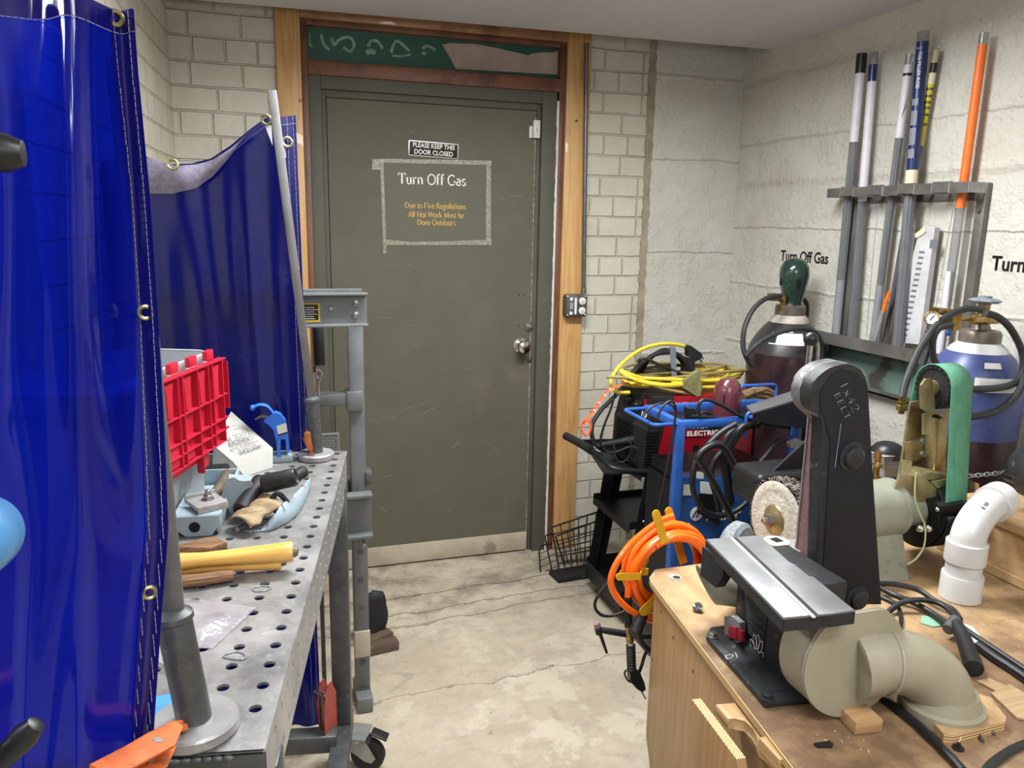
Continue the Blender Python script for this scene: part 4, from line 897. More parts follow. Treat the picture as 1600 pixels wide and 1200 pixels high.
# ================================================================ shop press behind the table
steel_material('press_grey', (104, 108, 110), (120, 122, 122), .42, (138, 138, 136))
YP = 2.33
def px(x, y): return at(x, y, Y=YP)
def span(o, n, x0, x1, y0, y1, m, dy0=0, dy1=.05, bev=.003, vert=True):
    p0, p1 = px(x0, (y0+y1)/2), px(x1, (y0+y1)/2); cx = (x0+x1)/2; z0, z1 = px(cx, y1).z, px(cx, y0).z
    k = MB(); k.box(((p0.x+p1.x)/2, YP+(dy0+dy1)/2, (z0+z1)/2), (abs(p1.x-p0.x), dy1-dy0, z1-z0), bev=bev); return k.build(n, m, o)
pr = thing('shop_press', 'grey steel H-frame shop press standing behind the table in front of the door', 'press', (.12, YP, 0))
xr0, xr1 = px(547, 560).x, px(567, 560).x; xc_ = (xr0+xr1)/2; wp = .046
xl_ = xc_-.50
for x_ in (xc_, xl_):
    k = MB(); k.box((x_, YP+.03, 1.30/2+.003), (wp, .04, 1.30), bev=.004); up2 = k.build('upright', 'press_grey', pr)
    for i in range(7): z_ = .06+i*.095; k = MB(); k.cyl((x_, YP+.0105, z_), (x_, YP+.0085, z_), .010, n=18); k.build('pin_hole', 'dark_steel', up2)
    k = MB(); k.box((x_, YP+.03, .0275), (.05, .14, .05), bev=.004); k.build('foot', 'press_grey', pr)
    k = MB(); k.box((x_, YP+.008, .22), (wp+.004, .012, .09), bev=.002); k.build('splice_plate', 'kick_plate', pr)
zt1, zt0 = px(520, 455).z, px(520, 506).z; xe = px(570, 480).x
for y_ in (YP-.045, YP+.055):
    k = MB()
    k.box(((xe+xl_-.03)/2, y_, (zt0+zt1)/2), (xe-xl_+.03, .006, zt1-zt0)); s_ = -1 if y_ < YP else 1
    for z_ in (zt0+.003, zt1-.003): k.box(((xe+xl_-.03)/2, y_+s_*.015, z_), (xe-xl_+.03, .032, .007), bev=.001)
    k.build('top_channel', 'press_grey', pr)
for a_, c_ in ((556, 474), (556, 492), (517, 482)):
    p_ = at(a_, c_, Y=YP-.048); k = MB(); k.lathe([(.0105 if a_ > 530 else .007, 0), (.0105 if a_ > 530 else .007, .006), (.006, .008), (0, .008)], 6 if a_ > 530 else 14, axis((p_.x, YP-.047, p_.z), (p_.x, -9, p_.z))); k.build('bolt', 'zinc', pr)
mat('label_yellow', (206, 170, 40), rough=.5); mat('label_black', (20, 20, 20), rough=.4)
xa_, xb_, za_, zb2 = px(470, 485).x, px(498, 485).x, px(485, 500).z, px(485, 471).z
k = MB(); k.box(((xa_+xb_)/2, YP-.0488, (za_+zb2)/2), (xb_-xa_, .001, zb2-za_)); lp = k.build('warning_label', 'label_yellow', pr)
k = MB(); k.box(((xa_+xb_)/2-.002, YP-.0496, (za_+zb2)/2+.001), (xb_-xa_-.006, .0006, zb2-za_-.010)); lk = k.build('label_panel', 'label_black', lp)
k = MB(); r = random.Random(8)
for i in range(6):
    ln = r.uniform(.022, .036); k.box((xa_+.010+ln/2, YP-.0501, zb2-.012-i*.0064), (ln, .0004, .0016))
k.build('small_print', 'white_letter', lk, smooth=0)
def coil(a_, c0_, c1_, R_, w_, turns):
    p0, p1 = px(a_, c0_), px(a_+3, c1_); return [p0.lerp(p1, i/(turns*10))+Vector((R_*cos(i*2*pi/10), .02+R_*sin(i*2*pi/10), 0)) for i in range(turns*10+1)]
k = MB(); k.tube(coil(497, 507, 571, .0145, .002, 26), .0026, 6, sp=False); k.build('return_spring', 'black_rubber', pr)
k = MB(); k.tube([px(497, 570)+Vector((0, .02, 0)), px(492, 576)+Vector((0, .02, 0)), px(493, 583)+Vector((0, .02, 0)), px(499, 586)+Vector((0, .02, 0))], .0024, 8); k.build('spring_hook', 'black_rubber', pr)
k = MB(); k.tube([px(498, 618), px(498, 600), px(501, 592), px(503, 584), px(498, 578), px(494, 584), px(497, 592)], .003, 8); k.build('eye_bolt', 'bright_steel', pr)
k = MB(); k.tube([px(490, 618), px(490, 582)], .0042, 8, sp=False); k.build('guide_pin', 'bright_steel', pr)
span(pr, 'cross_bar', 470, 545, 617, 635, 'press_grey', -.002, .05); span(pr, 'sleeve', 541.5, 567, 612, 643, 'press_grey', -.006, .062)
zb0, zb1 = px(560, 827).z, px(560, 760).z; xe2 = px(577, 790).x
for y_ in (YP-.05, YP+.062):
    s_ = -1 if y_ < YP else 1; k = MB(); k.box(((xe2+xl_-.03)/2, y_, (zb0+zb1)/2), (xe2-xl_+.03, .007, zb1-zb0))
    for z_ in (zb0+.006, zb1-.005): k.box(((xe2+xl_-.03)/2, y_+s_*.018, z_), (xe2-xl_+.03, .038, .011), bev=.002)
    k.build('bed_channel', 'press_grey', pr)
p_ = at(553, 838, Y=YP); k = MB(); k.cyl((xc_+.004, YP-.07, p_.z-.004), (xc_+.004, YP+.08, p_.z-.004), .008, n=16, bev=.002); k.build('bed_pin', 'zinc', pr)
k = MB(); k.box((xc_+.03, YP+.03, zb1+.022), (.02, .05, .04), bev=.002); k.build('stop_block', 'dark_steel', pr)
# perforated sheet behind the far stand
em = thing('expanded_metal', 'small piece of expanded metal mesh behind the far end of the table', 'mesh', (.2, 2.2, ZT-.05))
k = MB(); p0, p1 = at(499, 705, Y=2.2), at(529, 677, Y=2.2); n_ = 7
for i in range(-n_, n_+1):
    for s_ in (1, -1):
        w0 = p1.x-p0.x; h0 = p1.z-p0.z+.06; x_ = i*w0/n_; A = []
        t0, t1 = max(0, -x_/w0 if s_ > 0 else (x_/w0-0)), 1
        a_ = [(p0.x+x_+t*w0 if s_ > 0 else p1.x-x_-t*w0, p0.z-.06+t*h0) for t in [j/14 for j in range(15)]]
        a_ = [q for q in a_ if p0.x-.001 <= q[0] <= p1.x+.001]
        if len(a_) > 1: k.bar((a_[0][0], 2.2, a_[0][1]), (a_[-1][0], 2.2, a_[-1][1]), .0022, .0016, (0, 1, 0))
k.bar((p0.x, 2.2, p1.z), (p1.x, 2.2, p1.z), .004, .003); k.bar((p1.x, 2.2, p0.z-.06), (p1.x, 2.2, p1.z), .004, .003); k.build('lattice', 'bright_steel', em, smooth=0)
k = MB(); k.bar((p0.x-.006, 2.212, .0), (p0.x-.006, 2.212, p0.z), .012, .012); k.bar((p0.x-.01, 2.212, p0.z-.055), (p1.x, 2.212, p0.z-.055), .012, .012); k.build('prop', 'dark_steel', em)
# black bag and steel bar on the floor
mat('black_cloth', (20, 20, 21), (30, 30, 32), rough=.65, scale=14, bump=.5, bscale=20)
p_ = at(578, 1000, Z=0); bg = thing('cloth_bag', 'small crumpled black cloth bag on the floor beside the press', 'bag', (p_.x, p_.y, 0))
r = random.Random(3); k = MB()
zt_ = at(578, 924, Y=p_.y).z
def bagf(u, v):
    a_ = 2*pi*u; rx = .056*(.8+.25*sin(v*3.0)); ry = .035*(1-.5*v)
    f = 1+.10*sin(a_*3+v*5)+.05*sin(a_*7-v*9); q = 1 if 0 < v < 1 else .0
    return Vector((p_.x+rx*cos(a_)*f*q+.01*v, p_.y+ry*sin(a_)*f*q, max(.002, v)*zt_*(1+.03*cos(a_))))
k.grid(bagf, 28, 14, closeu=True); k.build('pouch', 'black_cloth', bg, smooth=60)
k = MB(); k.tube([Vector((p_.x-.045, p_.y-.03, zt_*.8)), Vector((p_.x-.055, p_.y-.04, zt_*.5)), Vector((p_.x-.03, p_.y-.045, zt_*.25)), Vector((p_.x-.045, p_.y-.05, .01))], .009, 8, flat=(1.4, .5)); lab(k.build('strap', 'powder_grey', bg), 'grey strap')
wood_material('rust_bar', (96, 80, 64), (74, 60, 48), 'x', 20, .6)
A_, B_ = at(561, 1022, Z=0), at(621, 1008, Z=0); MM = frame(A_+Vector((0, 0, .001)), B_-A_, (0, 1, 0)); ln = (B_-A_).length
MM = Matrix.Translation((.0, -.03, 0)) @ MM; k = MB(MM); k.box((ln/2, .018, .018), (ln, .05, .034), bev=.003); k.box((ln*.56, .07, .021), (ln*.8, .06, .040), TR(rz=.28), bev=.004); tag(k.build('steel_block', 'rust_bar'), 'rusty brown angled steel block on the floor beside the black bag', 'block')
# drill press handles reaching in at the left edge
mat('machine_blue', (84, 140, 190), (74, 130, 182), rough=.35, scale=8)
hb = at(-54, 848, Y=.55); dp = thing('drill_press', 'pale blue drill press hub with black handle knobs at the left edge of the photo', 'machine', (hb.x-.25, hb.y-.1, 0))
k = MB(); k.lathe([(.0, .022), (.014, .021), (.022, .015), (.0265, .004), (.0275, -.02), (.0275, -.05)], 36, axis(hb, hb+Vector((.15, -.95, .25)))) ; k.build('hub', 'machine_blue', dp)
k = MB(); k.box((hb.x-.22, hb.y-.06, hb.z+.02), (.20, .16, .36), bev=.03); k.build('head', 'machine_blue', dp)
k = MB(); k.cyl((hb.x-.25, hb.y-.1, .02), (hb.x-.25, hb.y-.1, hb.z), .035, n=20); k.box((hb.x-.25, hb.y-.1, .02), (.3, .3, .04), bev=.01); k.build('column', 'dark_steel', dp)
for a_, b_ in ((at(-70, 236, Y=.5), at(42, 240, Y=.5)), (at(-6, 1196, Y=.62), at(60, 1128, Y=.62))):
    k = MB(); k.cyl(hb+Vector((-.02, 0, 0)), a_, .005, n=10); k.build('handle_spoke', 'chrome', dp)
    d_ = (b_-a_); k = MB(axis(a_, b_)); L_ = d_.length; k.lathe([(.007, 0), (.0095, L_*.25), (.0105, L_*.7), (.007, L_*.95), (0, L_)], 18); k.build('handle_knob', 'black_plastic', dp)
k = MB(); k.cyl(hb, (hb.x-.2, hb.y-.06, hb.z+.02), .02, n=14); k.build('feed_shaft', 'zinc', dp)
# ================================================================ welders in the far right corner
mat('cart_black', (17, 18, 21), (26, 27, 31), rough=.42, scale=10, spec=.4); mat('screw_silver', (214, 214, 212), rough=.25, metal=1)
mat('welder_red', (140, 16, 30), (128, 14, 26), rough=.35, scale=6); mat('white_print', (232, 230, 226), rough=.5)
mat('cable_black', (24, 24, 26), (36, 36, 38), rough=.45, scale=30); mat('frame_blue', (46, 92, 172), (40, 82, 156), rough=.36, scale=12)
mat('miller_blue', (34, 76, 132), (28, 66, 118), rough=.3, scale=8, coat=.3); mat('cord_yellow', (226, 200, 58), (206, 178, 44), rough=.5, scale=26)
mat('cord_olive', (150, 134, 78), (126, 112, 66), rough=.6, scale=26); mat('hose_orange', (250, 116, 22), (240, 100, 14), rough=.3, scale=18, coat=.2)
mat('hook_yellow', (226, 172, 36), (208, 152, 28), rough=.42, scale=14); mat('strap_orange', (236, 92, 46), rough=.5); mat('strap_grey', (104, 112, 120), rough=.6)
mat('cap_maroon', (92, 44, 52), (82, 38, 46), rough=.22, scale=10, coat=.4); mat('label_white', (222, 222, 218), (208, 208, 204), rough=.5, scale=30)
mat('glove_brown', (130, 104, 76), (104, 82, 58), rough=.8, scale=24, bump=.4, bscale=40)
# --- black welder cart
cx0, cx1, cy0, cy1 = 1.30, 1.86, 2.585, 2.93
wc = thing('welder_cart', 'black three tier welder cart standing in the corner under the red welder', 'cart', (1.55, 2.75, 0))
def tray(z, x0, x1, nm, h=.05):
    k = MB(); k.box(((x0+x1)/2, (cy0+cy1)/2, z), (x1-x0, cy1-cy0, .004))
    for y_ in (cy0, cy1): k.box(((x0+x1)/2, y_, z+h/2-.004), (x1-x0, .003, h))
    for x_ in (x0, x1): k.box((x_, (cy0+cy1)/2, z+h/2-.02), (.003, cy1-cy0, h))
    return k.build(nm, 'cart_black', wc)
tray(.075, cx0, cx1, 'base_tray', .075); tray(.405, cx0+.02, cx1-.06, 'middle_shelf', .03); tray(.615, cx0+.06, cx1-.02, 'top_shelf', .03)
for y_ in (cy0-.002, cy1+.002):
    k = MB(); k.prism([(cx0+.0, .05), (cx0+.075, .05), (cx0+.175, .64), (cx0+.08, .64)], .003, Matrix(((1, 0, 0, 0), (0, 0, 1, y_-.0015), (0, 1, 0, 0), (0, 0, 0, 1))))
    k.box((cx0+.075, y_+(.012 if y_ < 2.7 else -.012), .35), (.003, .024, .55), TR(ry=.165)); k.build('upright', 'cart_black', wc)
    k = MB(); k.bar((cx1-.08, y_, .05), (cx1-.03, y_, .64), .06, .004, (0, 1, 0)); k.build('upright', 'cart_black', wc)
for x_, z_ in ((cx0+.03, .09), (cx0+.06, .09), (cx0+.08, .43), (cx0+.13, .60), (cx0+.165, .60), (cx0+.20, .33), (cx0+.19, .42), (cx0+.23, .55)):
    k = MB(); k.lathe([(.0055, 0), (.0055, .001), (.004, .003), (0, .0035)], 12, axis((x_, cy0-.004, z_), (x_, -9, z_))); k.build('screw', 'screw_silver', wc)
h0, h1 = at(978, 742, Y=2.575), at(885, 682, Z=.70); h0.z = .63
k = MB(); k.tube([Vector((1.40, 2.572, .632)), at(962, 733, Y=2.58), at(940, 716, Z=.675), at(918, 700, Z=.69), h1], .0125, 12); k.build('handle', 'cart_black', wc)
k = MB(); k.tube([at(924, 704, Z=.689), at(905, 692, Z=.695), at(884, 681, Z=.70)], .0165, 14); k.build('grip', 'black_rubber', wc)
k = MB(); pA, pB = at(926, 700, Z=.66), at(956, 742, Y=2.60); k.bar(pA+Vector((.04, 0, -.02)), pB+Vector((.03, .02, -.005)), .10, .004, (0, 0, 1)); k.build('handle_plate', 'cart_black', wc)
k = MB(); k.bar((1.24, 2.90, .668), (1.42, 2.915, .655), .006, .03, (0, 0, 1)); k.build('handle_bracket', 'cart_black', wc)
for x_ in (cx0+.06, cx1-.07):
    for y_ in (cy0+.04, cy1-.04):
        k = MB(); k.lathe([(.012, -.012), (.026, -.012), (.028, 0), (.026, .012), (.012, .012)], 18, axis((x_, y_, .029), (x_, y_+1, .029))); k.box((x_, y_, .057), (.05, .05, .028)); k.build('caster', 'wheel_rubber', wc)
# --- red welder, front turned to the left
WX, WY0, WY1, WZ0 = 1.395, 2.605, 2.885, .622; WZ1 = .915; WX2 = 1.86
wl = thing('welding_machine', 'red and black wire feed welder printed POWER MIG on the black cart', 'welder', (1.6, 2.75, WZ0))
MY = lambda y: Matrix(((1, 0, 0, 0), (0, 0, 1, y), (0, 1, 0, 0), (0, 0, 0, 1)))
k = MB(MY(WY0)); k.prism([(WX+.02, WZ0+.001), (WX2, WZ0+.001), (WX2, WZ1), (WX+.05, WZ1), (WX+.03, WZ1-.04)], WY1-WY0, bev=.006); k.build('case', 'welder_red', wl)
fprof = [(WX-.022, WZ0+.001), (WX+.035, WZ0+.001), (WX+.042, WZ0+.10), (WX+.058, WZ1-.12), (WX+.075, WZ1-.05), (WX+.098, WZ1+.003), (WX+.012, WZ1+.002), (WX-.004, WZ1-.11), (WX-.016, WZ1-.125)]
k = MB(MY(WY0-.004)); k.prism(fprof, WY1-WY0+.008, bev=.004); fr = k.build('front', 'black_plastic', wl)
k = MB()
for i in range(13):
    z_ = WZ0+.012+i*.0125; xo = WX-.020+(.006*i/13)
    k.box((xo-.003, WY1-.10, z_), (.01, .16, .005))
k.build('louvres', 'cart_black', fr, smooth=0); k = MB()
for i in range(13): k.box((WX+.006+.006*i/13, WY0-.006, WZ0+.012+i*.0125), (.044+.008*(i/13), .008, .005))
k.build('louvres', 'cart_black', fr, smooth=0)
k = MB(); k.prism([(WX-.022, WZ0), (WX+.0, WZ0), (WX+.0, WZ0+.04), (WX-.03, WZ0+.035)], .2, MY(WY0+.04)); k.build('lower_lip', 'cart_black', fr)
for y_, z_ in ((WY0+.19, WZ1-.045), (WY0+.10, WZ1-.05)):
    k = MB(); k.lathe([(.022, 0), (.021, .012), (.014, .016), (.010, .026), (0, .027)], 20, axis((WX+.004, y_, z_), (WX-1, y_, z_+.15))); k.build('knob', 'black_plastic', fr)
k = MB(); k.box((WX+.002, WY0+.05, WZ1-.025), (.008, .016, .022)); lab(k.build('power_switch', 'welder_red', fr), 'red power switch')
Mt = frame((WX-.0035, WY0+.045, WZ1-.075), (0, -1, 0), (.15, 0, 1)); text('140', .03, Mt, 'print', 'white_print', fr, off=.0005)
k = MB(Mt @ TR(0, -.017, 0)); k.box((0, 0, 0), (.045, .0018, .0006)); k.build('print_rule', 'white_print', fr)
k = MB(); k.lathe([(.021, 0), (.021, .012), (.016, .012), (.016, .04), (.013, .075), (.0125, .17)], 18, axis((WX-.006, WY0+.10, WZ0+.105), (WX-1, WY0+.08, WZ0+.02))); k.build('cable_socket', 'black_rubber', fr)
YS = WY0-.0012
def side_text(s_, x0, x1, y0, y1, Y, m_n, par, bold=.02, shear=0):
    p_ = at((x0+x1)/2, (y0+y1)/2, Y=Y); q = pm((x0+x1)/2, (y0+y1)/2, Y)
    return fit_text(s_, frame(p_, (1, 0, -.02), BZ), (x1-x0)*q, (y1-y0)*q, 'print', m_n, par, bold, shear=shear)
side_text('POWER MIG', 1043, 1098, 629, 637, YS, 'white_print', wl, .03)
k = MB(); slab(k, [(1060, 658), (1140, 668), (1140, 684), (1063, 680)], YS, .0006); bd = k.build('badge', 'cart_black', wl)
k = MB(); slab(k, [(1066, 671), (1132, 673), (1132, 684), (1070, 682.5)], YS-.001, .0005); b2 = lab(k.build('badge_panel', 'welder_red', bd), 'red panel')
side_text('LINCOLN', 1066, 1106, 660.5, 669.5, YS-.001, 'white_print', bd, .03)
side_text('ELECTRIC', 1074, 1122, 673, 680, YS-.0018, 'white_print', bd, .03)
k = MB(); slab(k, [(1032, 644), (1044, 645), (1043.5, 658.5), (1031, 658)], YS, .0006); k.build('sticker', 'label_white', wl)
k = MB(); slab(k, [(1083, 695), (1092, 696), (1091, 716), (1082, 716)], YS, .001); k.build('latch', 'cart_black', wl)
# cables out of the welder's front
def cable(lb, P, r_, m='cable_black', nm='welding_cable', closed=False, grp=None, sp=8):
    k = MB(); k.tube(P, r_, 10, sp, closed=closed); return tag(k.build(nm, m), lb, 'cable', grp)
cable('thick black gun cable curving from the red welder front up to its top', [at(965, 702, Y=2.71), at(940, 702, Y=2.71), at(926, 685, Y=2.71), at(926, 662, Y=2.72), at(940, 640, Y=2.73), at(958, 622, Y=2.74), at(972, 606, Y=2.76)], .0085)
cable('thin black ground lead looping down in front of the red welder louvres', [at(962, 612, Y=2.70), at(954, 640, Y=2.69), at(944, 665, Y=2.69), at(938, 690, Y=2.69), at(945, 703, Y=2.69), at(960, 707, Y=2.68), at(985, 698, Y=2.67), at(998, 703, Y=2.66)], .0045)
cable('thin grey wire ring hanging from the gun cable at the welder front', [at(984, 685, Y=2.64), at(986, 700, Y=2.63), at(981, 716, Y=2.63), at(970, 722, Y=2.64), at(962, 714, Y=2.65), at(960, 700, Y=2.66), at(958, 690, Y=2.67)], .0025)
# --- coiled cords on top of the welder
def coil3(c, rx, ry, z0, n, seed, jx=.02, jz=.012, start=0., sweep=None, dz=.0):
    r = random.Random(seed); P = []; tot = n*14
    ph = r.uniform(0, 6)
    for i in range(tot+1):
        t = i/14; a_ = start+2*pi*t; kx = 1+jx*5*sin(t*2.1+ph)*.5; 
        P.append(Vector((c[0]+rx*kx*cos(a_)+jx*sin(t*3.3+ph), c[1]+ry*kx*sin(a_)+jx*cos(t*2.7+ph), z0+dz*t/n+jz*(1+sin(a_*1.5+t*1.9+ph))*.5)))
    return P
yc = thing('extension_cord', 'coiled yellow extension cord lying on top of the red welder', 'cord', (1.6, 2.75, .92))
k = MB(); k.tube(coil3((1.60, 2.76), .245, .105, .928, 6, 1, .018, .022, dz=.03), .0065, 8, 2); k.build('coil', 'cord_yellow', yc)
k = MB(); k.tube([at(1003, 592, Y=2.68), at(980, 584, Y=2.66), at(970, 580, Y=2.66), at(984, 590, Y=2.64), at(1010, 598, Y=2.63), at(1040, 602, Y=2.62), at(1062, 601, Y=2.62)], .0095, 10); k.build('lead_end', 'cord_yellow', yc)
k = MB(); k.tube([at(984, 613, Y=2.66), at(963, 612, Y=2.67), at(955, 603, Y=2.68), at(957, 588, Y=2.69), at(972, 568, Y=2.71), at(1000, 547, Y=2.74), at(1030, 538, Y=2.76), at(1055, 538, Y=2.77), at(1069, 541, Y=2.78)], .0072, 8); k.build('loop', 'cord_yellow', yc)
mat('clear_connector', (140, 132, 92), (112, 106, 70), rough=.25, scale=60)
k = MB(); a_, b_ = at(1062, 600, Y=2.62), at(1090, 592, Y=2.62); slab(k, [(1064, 595), (1076, 585), (1088, 577), (1093, 580), (1089, 590), (1093, 603), (1090, 617), (1084, 618), (1074, 611), (1064, 605)], 2.625, .022); k.build('triple_socket', 'clear_connector', yc)
k = MB(); k.cyl(at(1050, 600, Y=2.622), at(1066, 600.5, Y=2.622), .0115, n=14); k.build('strain_relief', 'cord_yellow', yc)
oc = thing('extension_cord', 'dusty olive extension cord mixed into the yellow coil on the welder', 'cord', (1.65, 2.76, .93))
k = MB(); k.tube(coil3((1.63, 2.78), .25, .10, .945, 6, 5, .035, .028, dz=.025), .0062, 8, 2); k.build('coil', 'cord_olive', oc)
k = MB(); k.tube([at(948, 589, Y=2.66), at(975, 590, Y=2.64), at(1005, 597, Y=2.63), at(1040, 608, Y=2.62), at(1075, 615, Y=2.62), at(1092, 617, Y=2.64)], .0065, 8); k.build('loose_end', 'cord_olive', oc)
k = MB(); k.tube([at(1078, 573, Y=2.8), at(1095, 570, Y=2.8), at(1104, 575, Y=2.79), at(1100, 586, Y=2.76), at(1092, 590, Y=2.74)], .0065, 8); k.tube([at(1104, 573, Y=2.82), at(1125, 577, Y=2.82), at(1142, 588, Y=2.8), at(1147, 600, Y=2.76)], .006, 8); k.build('loop', 'cord_olive', oc)
bc_ = thing('power_cord', 'bundle of thick black power cord strapped on top of the yellow cords', 'cord', (1.55, 2.8, .98))
k = MB()
for i in range(10):
    o_ = i*1.7-1; y_ = 2.71+.014*i
    k.tube([at(985+o_, 588-o_*.2, Y=y_), at(1000+o_, 570-o_*.6, Y=y_), at(1025+o_*.8, 553-o_*.4, Y=y_), at(1050+o_*.4, 551+o_*.2, Y=y_), at(1068+o_*.3, 562+o_*.9, Y=y_), at(1075, 578+o_*.5, Y=y_)], .0095, 8, 5)
k.build('coil', 'cable_black', bc_)
k = MB(); k.tube([at(996, 566, Y=2.69), at(1006, 560, Y=2.68), at(1030, 570, Y=2.67), at(1055, 580, Y=2.67), at(1068, 588, Y=2.68)], .008, 8, flat=(1.4, .8)); k.tube([at(1008, 580, Y=2.68), at(1030, 580, Y=2.67), at(1052, 578, Y=2.67)], .006, 8); k.build('lead', 'cable_black', bc_)
k = MB(); slab(k, [(1046, 541), (1055, 542), (1057, 586), (1049, 587)], 2.665, .004); lab(k.build('strap', 'strap_grey', bc_), 'grey strap')
k = MB(); slab(k, [(1068, 556), (1080, 560), (1080, 588), (1064, 590), (1063, 575)], 2.74, .03); k.build('plug_body', 'black_rubber', bc_)
pl = thing('cord_plug', 'black plug of the yellow cord with bare prongs pointing right', 'plug', at(1080, 552, Y=2.78))
k = MB(); slab(k, [(1069, 540), (1073, 538), (1090, 550), (1092, 556), (1084, 562), (1070, 555)], 2.785, .03); k.build('body', 'black_rubber', pl)
for a_ in ((1088, 555, 1097, 566), (1084, 560, 1088, 565), (1091, 554, 1099, 561)):
    k = MB(); k.bar(at(a_[0], a_[1], Y=2.77), at(a_[2], a_[3], Y=2.77), .002, .006); k.build('prong', 'dark_steel', pl)
st = thing('tie_strap', 'flat orange rubber tie strap with holes hanging off the yellow cords', 'strap', at(945, 640, Y=2.63))
k = MB(); Pm = [at(a_, c_, Y=2.66-(i*.008)) for i, (a_, c_) in enumerate(((982, 598), (968, 601), (952, 609), (938, 625), (927, 643), (918, 655), (913, 662)))]
k.tube(Pm, .010, 8, 5, flat=(.9, .22)); k.build('band', 'strap_orange', st)
k = MB(); k.tube([at(a_, c_, Y=2.615) for a_, c_ in ((916, 656), (923, 662), (921, 675), (915, 680), (909, 672), (909, 661))], .0042, 8, closed=True); k.build('end_loop', 'strap_orange', st)
k = MB(); 
for a_, c_ in ((953, 608), (944, 617), (935, 629), (928, 641)): p_ = at(a_, c_, Y=2.625); k.cyl(p_, p_+Vector((0, -.014, 0)), .0028, n=8)
k.build('strap_holes', 'label_white', st)
# --- blue welder with its tubular frame
FY_ = 2.18
mf = thing('welding_machine', 'blue welder with a bright blue tubular frame, half hidden by black cables', 'welder', (1.5, 2.35, 0))
def fx(x, y, Y=FY_): return at(x, y, Y=Y)
zr = fx(1100, 661).z; xl0, xr0_ = fx(1060, 700).x, 1.72
k = MB(); k.box(((1.31+1.74)/2, 2.24, .45), (.43, .10, .56), bev=.015); k.build('front', 'miller_blue', mf)
k = MB(); k.box((1.535, 2.40, .42), (.39, .22, .52), bev=.01); k.build('case', 'cart_black', mf)
k = MB(); k.box((1.535, 2.35, .705), (.37, .30, .045), bev=.008); k.build('top_cover', 'cart_black', mf)
k = MB(); k.box((1.525, 2.37, .085), (.44, .38, .165), bev=.01); k.build('base', 'cart_black', mf)
for x_ in (xl0, xr0_):
    for y_ in (FY_,):
        k = MB(); k.box((x_, y_, zr/2+.10), (.0268, .0268, zr-.186), bev=.002); k.build('post', 'frame_blue', mf)
for y_ in (FY_, 2.40): k = MB(); k.box(((xl0+xr0_)/2, y_, zr), (xr0_-xl0+.026, .026, .026), bev=.002); k.build('rail', 'frame_blue', mf)
for x_ in (xl0, xr0_): k = MB(); k.box((x_, (FY_+2.40)/2, zr), (.026, .2, .026), bev=.002); k.build('rail', 'frame_blue', mf)
k = MB(); k.box(((xl0+xr0_)/2, 2.29, zr-.016), (xr0_-xl0-.03, .19, .004)); k.build('tray', 'cart_black', mf)
def loop(P, r_, nm='handle', m='frame_blue'):
    Q = [Vector(p) for p in P]; out = [Q[0]]
    for i in range(1, len(Q)-1):
        a_, b_ = (Q[i-1]-Q[i]), (Q[i+1]-Q[i]); d_ = min(.022, a_.length*.4, b_.length*.4); A = Q[i]+a_.normalized()*d_; B = Q[i]+b_.normalized()*d_
        for j in range(6): t = j/5; out.append(A*(1-t)**2+Q[i]*2*t*(1-t)+B*t*t)
    k = MB(); k.tube(out+[Q[-1]], r_, 10, sp=False); return k.build(nm, m, mf)
xh = fx(1022, 650).x; loop([(xl0, FY_-.002, zr+.004), (xh, FY_-.002, zr+.004), (xh, 2.40, zr+.004), (xl0+.1, 2.40, zr+.004)], .0062)
a_, b_ = fx(1164, 682, 2.15), fx(1238, 680, 2.15); zh_ = fx(1200, 642, 2.15).z
loop([(a_.x, 2.15, a_.z), (a_.x, 2.15, zh_), (b_.x, 2.15, zh_), (b_.x, 2.15, b_.z)], .0068)
a_, b_ = fx(1155, 612, 2.42), fx(1212, 620, 2.42); zh2 = fx(1180, 602, 2.42).z
loop([(a_.x, 2.42, zr), (a_.x, 2.42, zh2), (b_.x, 2.42, zh2), (b_.x, 2.42, zr-.02)], .006)
YM = 2.42-.23-.001
k = MB(); slab(k, [(1068, 757), (1083, 757), (1083, 774), (1067, 774)], YM, .0006); k.build('sticker', 'label_white', mf)
k = MB(); slab(k, [(1088, 737), (1100, 738), (1099, 748), (1088, 747)], YM, .0006); k.build('sticker', 'label_white', mf)
k = MB(); slab(k, [(1094, 752), (1119, 755), (1120, 768), (1116, 772), (1094, 770)], YM, .003); k.build('handle_plate', 'label_white', mf)
k = MB(); slab(k, [(1092, 770), (1118, 772), (1122, 792), (1122, 820), (1088, 800)], YM, .008); k.build('front_cover', 'cart_black', mf)
p_ = at(1088, 803, Y=YM); k = MB(frame(p_, BX, BZ)); k.lathe([(.024, 0), (.024, .0015), (0, .0015)], 32); lg = k.build('emblem', 'label_white', mf)
k = MB(frame(p_+Vector((0, -.0018, 0)), BX, BZ))
for dx in (-.006, .008): k.prism([(dx-.012, -.012), (dx-.005, -.012), (dx+.008, .012), (dx+.001, .012)], .0006)
k.prism([(-.004, .006), (.010, .006), (.012, .012), (-.001, .012)], .0006); k.build('emblem_mark', 'miller_blue', lg, smooth=0)
side_text('Miller', 1104, 1158, 795, 812, YM, 'white_print', mf, .03, .2)
